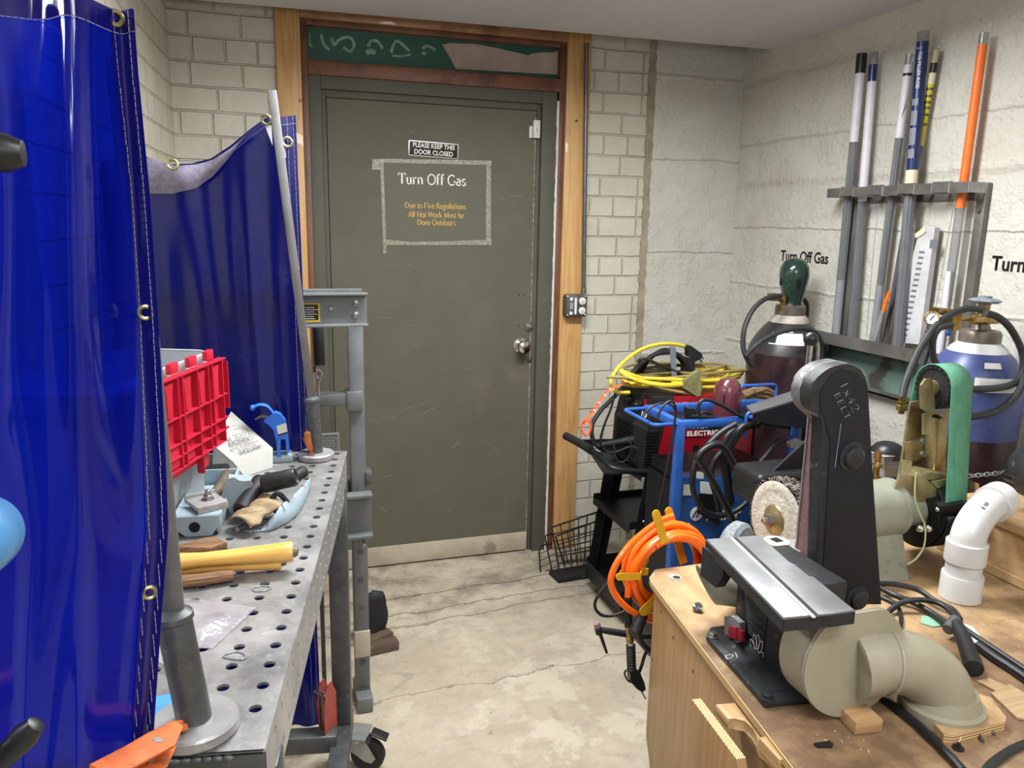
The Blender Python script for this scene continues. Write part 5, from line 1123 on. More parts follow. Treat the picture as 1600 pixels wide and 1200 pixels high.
# black cables hanging over the blue frame
def pc(P, Y, dy=0): return [at(a_, c_, Y=Y+dy*i) for i, (a_, c_) in enumerate(P)]
grp = 'black cables hung over the blue frame'
cable('long black cable in a big loop over the blue frame, rising right to a clamp', pc([(1150, 662), (1132, 672), (1119, 682), (1103, 699), (1087, 722), (1082, 747), (1084, 770), (1095, 793), (1114, 804), (1135, 804), (1157, 793), (1173, 775), (1176, 755), (1182, 731), (1198, 710), (1214, 691), (1230, 688), (1246, 696)], 2.10), .0098)
cable('second black cable from the left, falling straight from the frame into the loop', pc([(1166, 664), (1150, 668), (1135, 683), (1129, 702), (1116, 721), (1111, 745), (1118, 772), (1124, 800)], 2.13), .0098)
cable('third black cable from the left, falling beside the handle tube', pc([(1178, 662), (1160, 666), (1147, 682), (1138, 698), (1131, 721), (1133, 747), (1141, 790)], 2.115), .0098)
cable('black cable nearest the right of the hanging bundle, behind the handle tube', pc([(1186, 664), (1165, 668), (1151, 684), (1142, 702), (1139, 731), (1141, 763), (1144, 785)], 2.14), .0098)
k = MB(); k.tube(pc([(1150, 822), (1119, 762), (1096, 724), (1091, 714), (1101, 702), (1120, 694), (1133, 703), (1151, 734), (1181, 782)], 2.06), .0118, 12, 6); tag(k.build('handle_tube', 'black_plastic'), 'glossy black bent handle tube shaped like an upturned V before the cables', 'handle')
cable('thin black cord arching from the plug over the frame to the right', pc([(1094, 650), (1091, 641), (1094, 628), (1106, 625), (1129, 634), (1151, 647), (1182, 658), (1230, 666), (1262, 666)], 2.17), .0062, nm='power_cord')
cable('thin black cord lying straight along the blue rail', pc([(1080, 650), (1110, 653), (1159, 656), (1200, 663), (1230, 668), (1258, 666)], 2.19), .0052, nm='power_cord')
cable('thick black cable lying in an arc behind the right blue handle', pc([(1160, 660), (1172, 652), (1190, 649), (1215, 650), (1240, 655), (1262, 660)], 2.22), .0095)
cable('thin black cord running down from the left blue loop over the red case', pc([(1026, 655), (1035, 636), (1048, 627), (1056, 640), (1051, 680), (1046, 712), (1036, 760), (1028, 800)], 2.15), .0042, nm='power_cord')
cable('thin black cord crossing from the red welder front to the blue loop', pc([(1004, 652), (1015, 638), (1035, 630), (1050, 634), (1057, 645)], 2.20), .0035, nm='power_cord')
pg = thing('cord_plug', 'dark grey plug lying on the blue frame left of the maroon cap', 'plug', at(1075, 650, Y=2.25))
k = MB(); slab(k, [(1068, 635), (1079, 636), (1081, 645), (1088, 650), (1086, 656), (1070, 655)], 2.235, .03); k.build('body', 'strap_grey' if False else 'black_rubber', pg)
k = MB(); k.tube(pc([(1086, 652), (1100, 644), (1110, 648), (1100, 654), (1088, 652)], 2.24), .006, 8); k.build('cord', 'cable_black', pg)
k = MB(); slab(k, [(1228, 690), (1243, 684), (1249, 688), (1247, 698), (1240, 699), (1230, 697)], 2.08, .02); tag(k.build('cable_clamp', 'bright_steel'), 'shiny steel clamp at the right end of the long black cable', 'clamp')
k = MB(); k.tube(pc([(1212, 650), (1222, 652), (1240, 655), (1262, 656)], 2.06), .007, 8, flat=(.6, 1.4)); tag(k.build('chrome_lever', 'bright_steel'), 'chrome lever lying across the black cables right of the blue handle', 'lever')
# maroon cylinder cap
cm = at(1134, 654, Y=2.29); zc0 = zr-.013
k = MB(); R_ = .0475; hC = at(1134, 590, Y=2.29).z-zc0
k.lathe([(R_, 0), (R_*1.02, hC*.3), (R_*1.0, hC*.62), (R_*.86, hC*.83), (R_*.55, hC*.96), (0, hC)], 32, TR(cm.x, 2.29, zc0)); cp_ = tag(k.build('cylinder_cap', 'cap_maroon'), 'glossy maroon domed cylinder cap standing on the blue frame', 'cap')
k = MB(); k.prism(rrect(.006, .03, .003), .002, frame((cm.x-.035, 2.29-.0335, zc0+hC*.5), (.72, -.69, 0), BZ)); k.build('vent_slot', 'black_hole', cp_)
# glove, dark hood and black bracket right of the blue frame
gl = thing('work_glove', 'brown leather work glove lying behind the maroon cap', 'glove', at(1185, 622, Y=2.5))
k = MB(); 
for i, P in enumerate(([(1160, 618), (1175, 612), (1190, 608)], [(1180, 610), (1196, 608), (1208, 614)], [(1182, 614), (1198, 613), (1212, 620)], [(1178, 618), (1192, 619), (1206, 624)], [(1170, 620), (1180, 624), (1192, 626)])): k.tube(pc(P, 2.50), .012 if i else .02, 8, 4, flat=(1, .8))
k.build('leather', 'glove_brown', gl); k = MB(); p_ = at(1178, 607, Y=2.475); k.ball(p_, .0045, n=10); k.build('snap', 'screw_silver', gl)
mat('hood_grey', (88, 88, 88), (72, 72, 74), rough=.5, scale=20); mat('navy_black', (20, 22, 30), (28, 30, 38), rough=.5, scale=20, c3=(52, 54, 60), s3=14)
hd = thing('saw_guard', 'dark wedge shaped metal guard with a grey top behind the tall belt sander', 'guard', at(1230, 680, Y=2.0))
def wedge(pts, y, t): k = MB(); slab(k, pts, y, t); return k
wedge([(1176, 645), (1262, 618), (1262, 668), (1215, 662), (1176, 655)], 2.06, .02).build('side', 'navy_black', hd)
k = MB(); A = [at(1176, 645, Y=2.04), at(1258, 620, Y=2.04), at(1258, 604, Y=2.13), at(1166, 634, Y=2.13)]; A2 = [p+Vector((0, 0, -.006)) for p in A]
V = [k.b.verts.new(p) for p in A+A2]
for f in ((0, 1, 2, 3), (7, 6, 5, 4), (0, 4, 5, 1), (1, 5, 6, 2), (2, 6, 7, 3), (3, 7, 4, 0)): k.b.faces.new([V[i] for i in f])
k.build('top', 'hood_grey', hd)
k = MB(); p_ = at(1250, 690, Y=2.10); k.bar((p_.x+.04, 2.10, .0), (p_.x+.04, 2.10, p_.z+.05), .04, .04); k.build('stand', 'cart_black', hd)
bk_ = thing('steel_bracket', 'black steel bracket with a triangular gusset left of the tall belt sander', 'bracket', at(1225, 780, Y=1.8))
wedge([(1205, 735), (1258, 686), (1262, 745), (1215, 742)], 1.83, .01).build('gusset', 'navy_black', bk_)
k = MB(); a_, b_ = at(1184, 742, Y=1.8), at(1275, 742, Y=1.8); zz0 = at(1220, 790, Y=1.8).z
k.box(((a_.x+b_.x)/2, 1.86, (a_.z+zz0)/2), (b_.x-a_.x, .14, a_.z-zz0), bev=.018, seg=4); k.build('tube', 'black_plastic', bk_)
k = MB(); k.box(((a_.x+b_.x)/2+.02, 1.87, zz0/2+.005), (.08, .08, zz0), bev=.003); k.build('column', 'cart_black', bk_)
# --- wire racks leaning by the door
def q4(u, v, c, y0, y1):
    x = (1-u)*(1-v)*c[0][0]+u*(1-v)*c[1][0]+u*v*c[2][0]+(1-u)*v*c[3][0]; y = (1-u)*(1-v)*c[0][1]+u*(1-v)*c[1][1]+u*v*c[2][1]+(1-u)*v*c[3][1]
    return at(x, y, Y=y0+(y1-y0)*v)
mat('wire_black', (18, 18, 18), rough=.45)
def rack_(lb, c, y0, y1, nx, ny, w_, o=None, rim=.0042):
    o = thing('wire_rack', lb, 'rack', q4(.5, 1, c, y0, y1))
    k = MB()
    for i in range(1, nx): k.tube([q4(i/nx, j/4, c, y0, y1) for j in range(5)], w_, 6, 1, sp=False)
    for j in range(1, ny): k.tube([q4(i/4, j/ny, c, y0, y1) for i in range(5)], w_, 6, 1, sp=False)
    k.build('grid', 'wire_black', o)
    k = MB(); k.tube([q4(*p, c, y0, y1) for p in ((.04, 0), (.5, 0), (.96, 0), (1, .06), (1, .5), (1, .94), (.96, 1), (.5, 1), (.04, 1), (0, .94), (0, .5), (0, .06))], rim, 8, 2, closed=True); k.build('rim', 'wire_black', o)
    return o
rack_('black wire rack with a square mesh leaning at the right door post, in front', [(862, 824), (946, 796), (930, 888), (874, 892)], 3.20, 3.10, 6, 6, .0029)
rack_('black wire rack with narrow spacing right behind the front rack', [(868, 838), (950, 808), (940, 890), (884, 890)], 3.23, 3.16, 9, 4, .0024)
def bent(lb, P, Y0, Y1):
    n_ = len(P); k = MB(); k.tube([at(a_, c_, Y=Y0+(Y1-Y0)*i/(n_-1)) for i, (a_, c_) in enumerate(P)], .0034, 8, 3)
    o = thing('wire_rack', lb, 'rack', at(P[-1][0], P[-1][1], Y=Y1)); k.build('rim', 'wire_black', o); return o
o = bent('low black wire rack with rounded corners sticking out furthest left', [(862, 850), (848, 852), (843, 858), (843, 870), (845, 895), (848, 903), (856, 905), (880, 902)], 3.16, 3.10)
k = MB()
for c_ in (865, 876, 886, 896): k.tube([at(844, c_, Y=3.13), at(872, c_-12, Y=3.13)], .0018, 6, sp=False)
k.build('grid', 'wire_black', o)
o = bent('black wire rack frame reaching lowest to the floor before the mesh rack', [(868, 834), (856, 836), (852, 842), (860, 880), (865, 905), (870, 912), (880, 911), (925, 897)], 3.15, 3.0)
k = MB(); k.tube([at(863, 895, Y=3.07), at(925, 880, Y=3.07)], .0018, 6, sp=False); k.build('grid', 'wire_black', o)
p_ = at(890, 897, Z=0); k = MB(); k.box((p_.x+.01, p_.y-.02, .012), (.20, .10, .022), TR(rz=.1), bev=.006); tag(k.build('rubber_mat', 'black_cloth'), 'folded black rubber mat on the floor under the wire racks', 'mat')
# ================================================================ right wall: rod rack and gas cylinders
XW = XR-.045
def wx(x, y, X=None): return at(x, y, X=XW if X is None else X)
steel_material('rack_steel', (96, 94, 90), (124, 120, 114), .42, (70, 66, 62)); mat('rack_teal', (116, 142, 132), (104, 128, 120), rough=.45, scale=6, c3=(78, 74, 70), s3=5, t3=.55)
ry0, ry1 = 2.60, 1.955; zt_r = 1.692; zb_r = 1.137
rk = thing('rod_rack', 'grey steel welding rod rack bolted to the right wall', 'rack', (XR, (ry0+ry1)/2, zb_r))
k = MB(); ys = []; 
N_ = 9; seg = (ry0-ry1)/N_
for i in range(N_):
    y_ = ry0-seg*(i+.5); tilt = .10 if i % 2 else -.06
    k.box((XR-.092+(.006 if i % 3 == 1 else 0), y_, zt_r+.004*(i % 2)), (.005, seg*.98, .034), TR(rz=tilt))
k.build('top_bar', 'rack_steel', rk)
for i in range(N_+1):
    y_ = ry0-seg*i; k = MB(); k.box((XR-.048, y_, zt_r), (.092, .004, .032)); k.build('divider', 'bright_steel', rk)
k = MB(); k.box((XR-.003, (ry0+ry1)/2, zt_r-.012), (.004, ry0-ry1, .05)); k.build('back_strip', 'rack_steel', rk)
for y_ in (ry0-.035, ry0-.085, ry1+.012):
    k = MB(); k.box((XR-.012, y_, (zt_r+zb_r)/2), (.022, .026 if y_ > 2.1 else .034, zt_r-zb_r+.03), bev=.002); k.build('post', 'rack_steel', rk)
k = MB(); k.box((XR-.055, (ry0+ry1)/2+.01, zb_r-.006), (.108, ry0-ry1+.06, .005)); k.box((XR-.108, (ry0+ry1)/2+.01, zb_r+.006), (.004, ry0-ry1+.06, .044)); k.build('shelf', 'rack_steel', rk)
k = MB(); k.prism([(0, 0), (-.16, -.0), (-.16, -.004), (-.004, -.004)], ry0-ry1-.02, Matrix(((0, .55, 0, XR-.012), (0, 0, -1, ry0), (1, 0, 0, zb_r-.012), (0, 0, 0, 1)))); k.box((XR-.012, (ry0+ry1)/2, zb_r-.09), (.004, ry0-ry1-.02, .16)); k.build('back_plate', 'rack_teal', rk)
k = MB(); k.box((XR-.022, (ry0+ry1)/2, zb_r-.175), (.03, ry0-ry1, .012), bev=.002); k.box((XR-.035, (ry0+ry1)/2, zb_r-.168), (.004, ry0-ry1, .02)); k.build('lower_lip', 'rack_steel', rk)
p_ = at(1523, 329, X=XR-.03); k = MB(); k.lathe([(.007, 0), (.006, .006), (0, .008)], 12, axis((XR-.024, ry1+.012, p_.z), (0, ry1+.012, p_.z))); k.build('screw', 'dark_steel', rk)
mat('clear_tube', (170, 172, 176), (154, 156, 162), rough=.12, trans=.72, alpha=.75, scale=30); mat('steel_rods', (136, 136, 142), (164, 164, 170), rough=.35, metal=.35, stretch=(40, 40, 1), scale=12)
mat('red_rods', (112, 62, 54), (92, 50, 46), rough=.4, metal=.5, stretch=(40, 40, 1), scale=12)
mat('tube_white', (216, 212, 218), (202, 198, 206), rough=.4, scale=22); mat('tube_blue', (30, 46, 96), (24, 38, 84), rough=.3, scale=22); mat('tube_yellow', (206, 196, 52), (190, 180, 44), rough=.4, scale=22)
mat('tube_orange', (240, 122, 48), (228, 106, 38), rough=.4, stretch=(3, 3, 1), scale=30); mat('cap_black', (22, 22, 24), rough=.4); mat('cap_cream', (216, 206, 176), rough=.5)
def rod_tube(lb, top, bot, w_, parts, core='steel_rods', X=None, core_span=(.0, .93), clear=True):
    """parts: (from px row, to px row, material, name) bands of label round the tube"""
    A, B = wx(*top, X), wx(*bot, X); B = A+(B-A)*((A.z-(zb_r+.0))/(A.z-B.z)); B.z += .001
    d_ = B-A; r_ = w_/2*(A-CAM).dot(FW)/FPX*1.0
    o = thing('rod_tube', lb, 'tube', B)
    def atrow(y): return A+d_*((y-top[1])/(bot[1]-top[1]))
    if clear: k = MB(); k.cyl(A, B, r_, n=20); k.build('tube', 'clear_tube', o)
    if core:
        P0, P1 = A+d_*(1-core_span[1]), B-d_*core_span[0]; k = MB(); n_ = 7
        M_ = axis(P1, P0); L_ = (P0-P1).length
        for i in range(n_):
            a_ = 2*pi*i/6; q = .52*r_ if i < 6 else 0
            k.cyl(M_ @ Vector((q*cos(a_), q*sin(a_), .004)), M_ @ Vector((q*cos(a_+.3), q*sin(a_+.3), L_*(1-.01*(i % 3)))), r_*.27, n=8)
        k.build('rods', core, o)
    for (y0, y1, m_, nm, kk) in parts:
        k = MB(); k.cyl(atrow(y0), atrow(y1), r_*kk, n=20); k.build(nm, m_, o)
    return o, A, d_, r_
rod_tube('clear rod tube with a black rubber cap, leftmost in the wall rack', (1347, 84), (1306, 524), 14, [(84, 112, 'cap_black', 'cap', 1.12), (113, 215, 'tube_white', 'label', 1.02), (430, 522, 'tube_white', 'paper_sleeve', .9)])
o, A, d_, r_ = rod_tube('white labelled rod tube with a dark band, second from the left in the rack', (1366, 82), (1330, 526), 13, [(100, 124, 'tube_blue', 'label_band', 1.02), (125, 305, 'tube_white', 'label', 1.02)])
o, A, d_, r_ = rod_tube('grey rod tube with a faded label leaning right, middle of the rack', (1422, 85), (1365, 530), 13, [(100, 206, 'tube_white', 'label', 1.02), (112, 116, 'cap_black', 'label_band', 1.04), (432, 528, 'tube_white', 'paper_sleeve', .9)])
ob_, A, d_, r_ = rod_tube('thick dark blue rod tube printed TIG FILLER ROD, tallest in the rack', (1443, 50), (1402, 548), 18, [(65, 258, 'tube_blue', 'label', 1.02), (258, 284, 'cap_cream', 'lower_label', 1.02)], X=XR-.062)
ax_ = d_.normalized()
def along(y0, top=50, bot=548): return A+d_*((y0-top)/(bot-top))
n_ = Vector((-.9, -.42, 0)); n_ = (n_-ax_*n_.dot(ax_)).normalized()
text('TIG FILLER ROD', .0165, frame(along(108)+n_*(r_*1.05)+n_.cross(ax_)*.002, ax_, n_.cross(ax_)), 'print', 'white_print', ob_, ext=.0002)
for i, (y0, y1) in enumerate(((150, 160), (168, 190), (194, 220), (226, 240), (74, 76))):
    k = MB(); 
    for j in range(4): k.bar(along(y0)+n_*(r_*1.03)+n_.cross(ax_)*(-.008+j*.005), along(y1)+n_*(r_*1.03)+n_.cross(ax_)*(-.008+j*.005), .0012, .0014)
    k.build('small_print', 'white_print', ob_, smooth=0)
o, A, d_, r_ = rod_tube('slim rod tube with a yellow and black label behind the blue one', (1464, 76), (1383, 534), 10, [(78, 96, 'cap_cream', 'cap', 1.0), (96, 110, 'cap_black', 'label_band', 1.03), (110, 126, 'cap_cream', 'label_band', 1.03), (126, 215, 'tube_yellow', 'label', 1.02)], core='red_rods', X=XR-.03)
for y0 in (131, 141, 150, 158, 168, 182): 
    k = MB(); k.cyl(A+d_*((y0-76)/458), A+d_*((y0+4-76)/458), r_*1.03, n=16); k.build('label_print', 'cap_black', o)
rod_tube('clear rod tube with a long orange label, rightmost in the rack', (1538, 52), (1470, 545), 14, [(68, 306, 'tube_orange', 'label', 1.02)], core='tube_white' if False else None)
# torn white carton, brush, loose wires
mat('carton_white', (200, 198, 200), (182, 179, 181), rough=.7, scale=14, c3=(150, 146, 146), s3=9, t3=.6)
ct = thing('rod_carton', 'torn white rod carton leaning in the right half of the rack', 'carton', (XR-.04, 2.1, zb_r))
def rslab(k, pts, X, t): P = [at(a_, c_, X=X) for a_, c_ in pts]; k.prism([(p.y, p.z) for p in P], t, Matrix(((0, 0, 1, X-t), (1, 0, 0, 0), (0, 1, 0, 0), (0, 0, 0, 1))))
k = MB(); rslab(k, [(1444, 362), (1452, 354), (1464, 353), (1469, 356), (1466, 376), (1444, 538), (1408, 534), (1424, 460), (1434, 400)], XR-.022, .022); k.build('carton', 'carton_white', ct)
k = MB(); rslab(k, [(1430, 366), (1440, 358), (1446, 352), (1447, 362), (1440, 368), (1431, 372)], XR-.046, .002); k.build('torn_flap', 'cap_cream', ct)
k = MB()
for i in range(16):
    t = i/16; a_, c_ = 1437-30*t*.95, 392+138*t; rslab(k, [(a_, c_), (a_+8, c_+.8), (a_+7, c_+4), (a_-1, c_+3.4)], XR-.0445, .0004)
k.build('faded_print', 'strap_grey', ct)
k = MB(); rslab(k, [(1454, 374), (1464, 375), (1462, 389), (1452, 388)], XR-.0445, .0004); k.build('bar_label', 'strap_grey', ct)
br = thing('paint_brush', 'brush with an orange handle standing left of the white carton', 'brush', (XR-.05, 2.3, zb_r))
k = MB(); k.tube([at(1390, 456, X=XR-.075), at(1384, 470, X=XR-.075), at(1380, 486, X=XR-.075)], .0075, 10, flat=(1, .6)); k.build('handle', 'hose_orange', br)
k = MB(); k.tube([at(1380, 486, X=XR-.075), at(1377, 492, X=XR-.075)], .009, 10, flat=(1, .6)); k.build('ferrule', 'bright_steel', br)
k = MB(); k.tube([at(1377, 492, X=XR-.075), at(1372, 510, X=XR-.075), at(1366, 528, X=XR-.075)], lambda t: .009+.004*t, 10, flat=(1, .5)); k.build('bristles', 'steel_rods', br)
for lb, P in (('thin filler wire between the second and third rod tubes', [(1374, 318), (1366, 380), (1360, 450), (1354, 524)]), ('thin filler wire leaning left of the orange rod tube', [(1493, 305), (1480, 380), (1466, 460), (1452, 540)]), ('loose pale wire leaning against the grey tilted tube', [(1428, 108), (1418, 150), (1404, 200)])):
    k = MB(); k.tube([at(a_, c_, X=XR-.055) for a_, c_ in P], .0013, 6); tag(k.build('filler_wire', 'bright_steel'), lb, 'wire')
k = MB(); p0, p1 = at(1484, 424, X=XR-.05), at(1468, 552, X=XR-.05); k.cyl(p0, p1, .012, n=14); k.build('x', 'tube_white').name = 'plastic_tube'
tag(bpy.data.objects['plastic_tube'], 'short translucent white tube standing right of the white carton', 'tube')
# --- gas cylinders
mat('cyl_maroon', (56, 34, 38), (44, 30, 34), rough=.32, scale=7, coat=.2, c3=(74, 66, 64), s3=9, t3=.66); mat('cyl_dark', (62, 56, 56), (48, 44, 46), rough=.4, scale=9)
mat('cyl_collar', (132, 122, 110), (96, 88, 80), rough=.45, metal=.5, scale=16); mat('cyl_cream', (196, 186, 174), (160, 148, 138), rough=.5, scale=12)
mat('cap_green', (38, 62, 52), (26, 42, 36), rough=.18, scale=9, coat=.5, c3=(16, 20, 20), s3=10, t3=.58); mat('cyl_blue', (70, 80, 130), (60, 70, 118), rough=.36, scale=8, c3=(120, 126, 160), s3=10, t3=.64)
mat('cyl_white', (206, 206, 204), (180, 180, 180), rough=.5, scale=14); mat('wheel_grey', (132, 138, 146), (116, 122, 130), rough=.4, scale=12)
mat('brass_fit', (176, 146, 88), (140, 112, 60), rough=.32, metal=.9, scale=30); mat('gas_hose', (38, 40, 42), (50, 52, 54), rough=.55, scale=30)
def zrow(x, y, Y): return at(x, y, Y=Y).z
cY = 2.66; cX = at(1228, 560, Y=cY).x; cR = .155
gc = thing('gas_cylinder', 'dark maroon gas cylinder with a green domed cap in the far corner', 'cylinder', (cX, cY, 0))
z_ = lambda y: zrow(1228, y, cY)
k = MB(); k.lathe([(cR-.01, .002), (cR, .015), (cR, z_(556)), (cR*.985, z_(549))], 48, TR(cX, cY)); k.build('body', 'cyl_maroon', gc)
k = MB(); k.lathe([(cR*.985, z_(549)), (cR*.93, z_(538)), (cR*.80, z_(524)), (cR*.62, z_(510)), (cR*.50, z_(503))], 48, TR(cX, cY)); k.build('shoulder', 'cyl_dark', gc)
k = MB(); k.lathe([(cR*.50, z_(503)), (cR*.47, z_(497)), (cR*.37, z_(491)), (cR*.36, z_(490))], 40, TR(cX, cY)); k.build('neck', 'cyl_cream', gc)
k = MB(); k.lathe([(cR*.38, z_(492)), (cR*.38, z_(478)), (cR*.34, z_(476)), (cR*.2, z_(476)), (cR*.18, z_(466))], 36, TR(cX, cY)); k.build('collar', 'cyl_collar', gc)
k = MB(); c0 = at(1238, 476, Y=cY); c1 = at(1243, 403, Y=cY); H_ = (c1-c0).length
k.lathe([(.034, 0), (.040, H_*.10), (.046, H_*.28), (.054, H_*.48), (.058, H_*.62), (.056, H_*.78), (.042, H_*.93), (.022, H_*.99), (0, H_)], 36, axis(c0, c1)); cg = k.build('cap', 'cap_green', gc)
Mx = axis(c0, c1)
for a_ in (-100, -20, 80): k = MB(Mx @ Matrix.Rotation(radians(a_), 4, 'Z') @ TR(.0555, 0, H_*.5, ry=pi/2)); k.prism([(p[0], p[1]) for p in rrect(.03, .013, .006)], .002); k.build('vent_slot', 'black_hole', cg)
def wrap(k, X, Y, R, a0, a1, z0, z1, sl=0, n=10):
    k.grid(lambda u, v: Vector((X+R*cos(radians(a0+(a1-a0)*u)), Y+R*sin(radians(a0+(a1-a0)*u)), z0+(z1-z0)*v+sl*u)), n, 2)
def cone_label(name, m_, par, prof, a0, a1, y0, y1):
    """label lying on the shoulder, prof = radius at photo row"""
    k = MB(); k.grid(lambda u, v: Vector((cX+prof(y1+(y0-y1)*v)*cos(radians(a0+(a1-a0)*u)), cY+prof(y1+(y0-y1)*v)*sin(radians(a0+(a1-a0)*u)), z_(y1+(y0-y1)*v)+.001)), 10, 5); return k.build(name, m_, par)
pr_ = lambda y: cR*(1.0 if y > 549 else .62+(.985-.62)*((y-510)/39)**.62)+.0018
cone_label('label', 'label_white', gc, pr_, -158, -100, 516, 533); 
k_ = cone_label('hazard_diamond', 'cap_green', gc, lambda y: pr_(y)+.001, -160, -146, 518, 531)
cone_label('small_label', 'label_white', gc, pr_, -136, -118, 511, 515)
cable('black hose looping out left of the maroon cylinder from its valve', [at(1220, 462, Y=2.585), at(1198, 466, Y=2.555), at(1178, 482, Y=2.535), at(1164, 510, Y=2.515), at(1161, 540, Y=2.505), at(1167, 560, Y=2.495), at(1176, 572, Y=2.495)], .0095, 'gas_hose', 'gas_hose')
cable('black hose lying across the front of the maroon cylinder shoulder', [at(1166, 556, Y=2.485), at(1178, 542, Y=2.475), at(1200, 527, Y=2.475), at(1230, 516, Y=2.475), at(1258, 514, Y=2.475), at(1276, 522, Y=2.485), at(1284, 540, Y=2.495), at(1284, 560, Y=2.505)], .0095, 'gas_hose', 'gas_hose')
cable('short black hose behind the right of the green cap', [at(1252, 466, Y=2.715), at(1259, 472, Y=2.715), at(1261, 485, Y=2.715), at(1259, 502, Y=2.715)], .0095, 'gas_hose', 'gas_hose')
rg = thing('gas_regulator', 'small brass regulator left of the green cap', 'regulator', at(1207, 464, Y=2.63))
k = MB(); p_ = at(1207, 464, Y=2.63); k.box(p_, (.036, .03, .03), bev=.005); k.build('block', 'brass_fit', rg)
k = MB(); p2 = at(1224, 470, Y=2.645); k.cyl(p2+Vector((0, 0, -.03)), p2+Vector((0, 0, .02)), .012, n=14); k.cyl(p_, p2, .009, n=12); k.build('stem', 'brass_fit', rg)
# blue topped cylinder
dX, dY, dR = 2.015, 1.765, .132
g2 = thing('gas_cylinder', 'gas cylinder with a faded blue shoulder and white neck under the rod rack', 'cylinder', (dX, dY, 0))
z2 = lambda y: zrow(1530, y, dY)
k = MB(); k.lathe([(dR-.01, .002), (dR, .015), (dR, z2(668))], 48, TR(dX, dY)); k.build('body', 'cyl_maroon', g2)
k = MB(); k.lathe([(dR*1.002, z2(672)), (dR*1.002, z2(612)), (dR*.97, z2(590)), (dR*.88, z2(572)), (dR*.74, z2(556)), (dR*.62, z2(548))], 48, TR(dX, dY)); k.build('shoulder', 'cyl_blue', g2)
k = MB(); k.lathe([(dR*.62, z2(548)), (dR*.56, z2(542)), (dR*.44, z2(535)), (dR*.40, z2(533))], 40, TR(dX, dY)); k.build('neck', 'cyl_white', g2)
k = MB(); k.lathe([(dR*.42, z2(536)), (dR*.43, z2(522)), (dR*.39, z2(516)), (dR*.2, z2(514)), (dR*.15, z2(505))], 36, TR(dX, dY)); k.build('collar', 'cyl_collar', g2)
vc = at(1527, 497, Y=dY); k = MB(); k.cyl((dX-.0, dY, z2(514)), (dX, dY, z2(474)), .0165, n=16); k.cyl((dX-.062, dY-.02, vc.z-.002), (dX+.055, dY+.0, vc.z-.006), .0135, n=14); k.ball((dX, dY, vc.z-.004), .026, (1, 1, .9), 14); k.build('valve', 'brass_fit', g2)
k = MB(TR(dX, dY, z2(470))); n6 = 6
k.grid(lambda u, v: Vector(((.040+.006*cos(u*2*pi*n6))*(.35+.65*(v*2 if v < .5 else 2-v*2)**.4)*cos(u*2*pi), (.040+.006*cos(u*2*pi*n6))*(.35+.65*(v*2 if v < .5 else 2-v*2)**.4)*sin(u*2*pi), -.009+.018*v)), 72, 9, closeu=True); k.cyl((0, 0, -.012), (0, 0, .014), .018, n=16); k.build('handwheel', 'wheel_grey', g2)
k = MB(); k.cyl((dX, dY, z2(469)), (dX, dY, z2(463)), .007, n=10); k.build('stem_nut', 'brass_fit', g2)
def lbl(name, a0, a1, y0, y1, r_, par=g2, m_='label_white'):
    k = MB(); k.grid(lambda u, v: Vector((dX+(r_[0]+(r_[1]-r_[0])*v)*cos(radians(a0+(a1-a0)*u)), dY+(r_[0]+(r_[1]-r_[0])*v)*sin(radians(a0+(a1-a0)*u)), z2(y1+(y0-y1)*v))), 12, 3); return k.build(name, m_, par)
lbl('label', -138, -86, 579, 599, (dR*.99+.004, dR*.93+.004)); lbl('label_print', -132, -92, 584, 595, (dR*.98+.0052, dR*.95+.0052), m_='strap_grey' if False else 'cyl_white'); lbl('small_label', -128, -105, 558, 566, (dR*.83+.005, dR*.76+.005))
ghose = lambda lb, P, Ys, r_=.0098: cable(lb, [at(a_, c_, Y=Ys[0]+(Ys[1]-Ys[0])*i/(len(P)-1)) for i, (a_, c_) in enumerate(P)], r_, 'gas_hose', 'gas_hose')
ghose('black gas hose arching from the blue cylinder valve down left to a brass fitting', [(1535, 484), (1512, 482), (1484, 492), (1460, 512), (1436, 548), (1421, 582), (1413, 605), (1410, 622)], (1.70, 1.62))
ghose('black gas hose circling the right side of the blue cylinder', [(1540, 489), (1560, 496), (1580, 515), (1597, 550), (1598, 580), (1586, 598), (1560, 606), (1516, 608), (1484, 606)], (1.64, 1.60))
ghose('black gas hose sweeping below the blue shoulder towards the green belt', [(1602, 585), (1592, 612), (1570, 635), (1540, 648), (1508, 651), (1480, 647)], (1.60, 1.58))
ghose('short black hose hanging from the brass regulator, left one', [(1487, 508), (1468, 513), (1458, 530), (1458, 556), (1466, 572), (1478, 574)], (1.66, 1.66), .0088)
ghose('short black hose under the gauge, going down behind the arching hose', [(1452, 528), (1450, 545), (1444, 562), (1438, 580)], (1.68, 1.68), .0088)
ft_ = thing('hose_fitting', 'brass hose fitting at the lower end of the arching gas hose', 'fitting', at(1408, 643, Y=1.62))
k = MB(); p0, p1 = at(1410, 620, Y=1.62), at(1408, 646, Y=1.62); L_ = (p1-p0).length
k.lathe([(.0125, 0), (.0125, L_*.1), (.0105, L_*.12), (.0105, L_*.28), (.0125, L_*.3), (.0105, L_*.45), (.0135, L_*.5), (.0135, L_*.78), (.008, L_*.8), (.008, L_)], 6, axis(p0, p1)); k.build('nut', 'brass_fit', ft_)
k = MB(); k.cyl(at(1411, 640, Y=1.62), at(1424, 636, Y=1.63), .006, n=10); k.build('nipple', 'dark_steel', ft_)
r2 = thing('gas_regulator', 'brass regulator with a round white gauge left of the blue cylinder valve', 'regulator', at(1470, 500, Y=1.70))
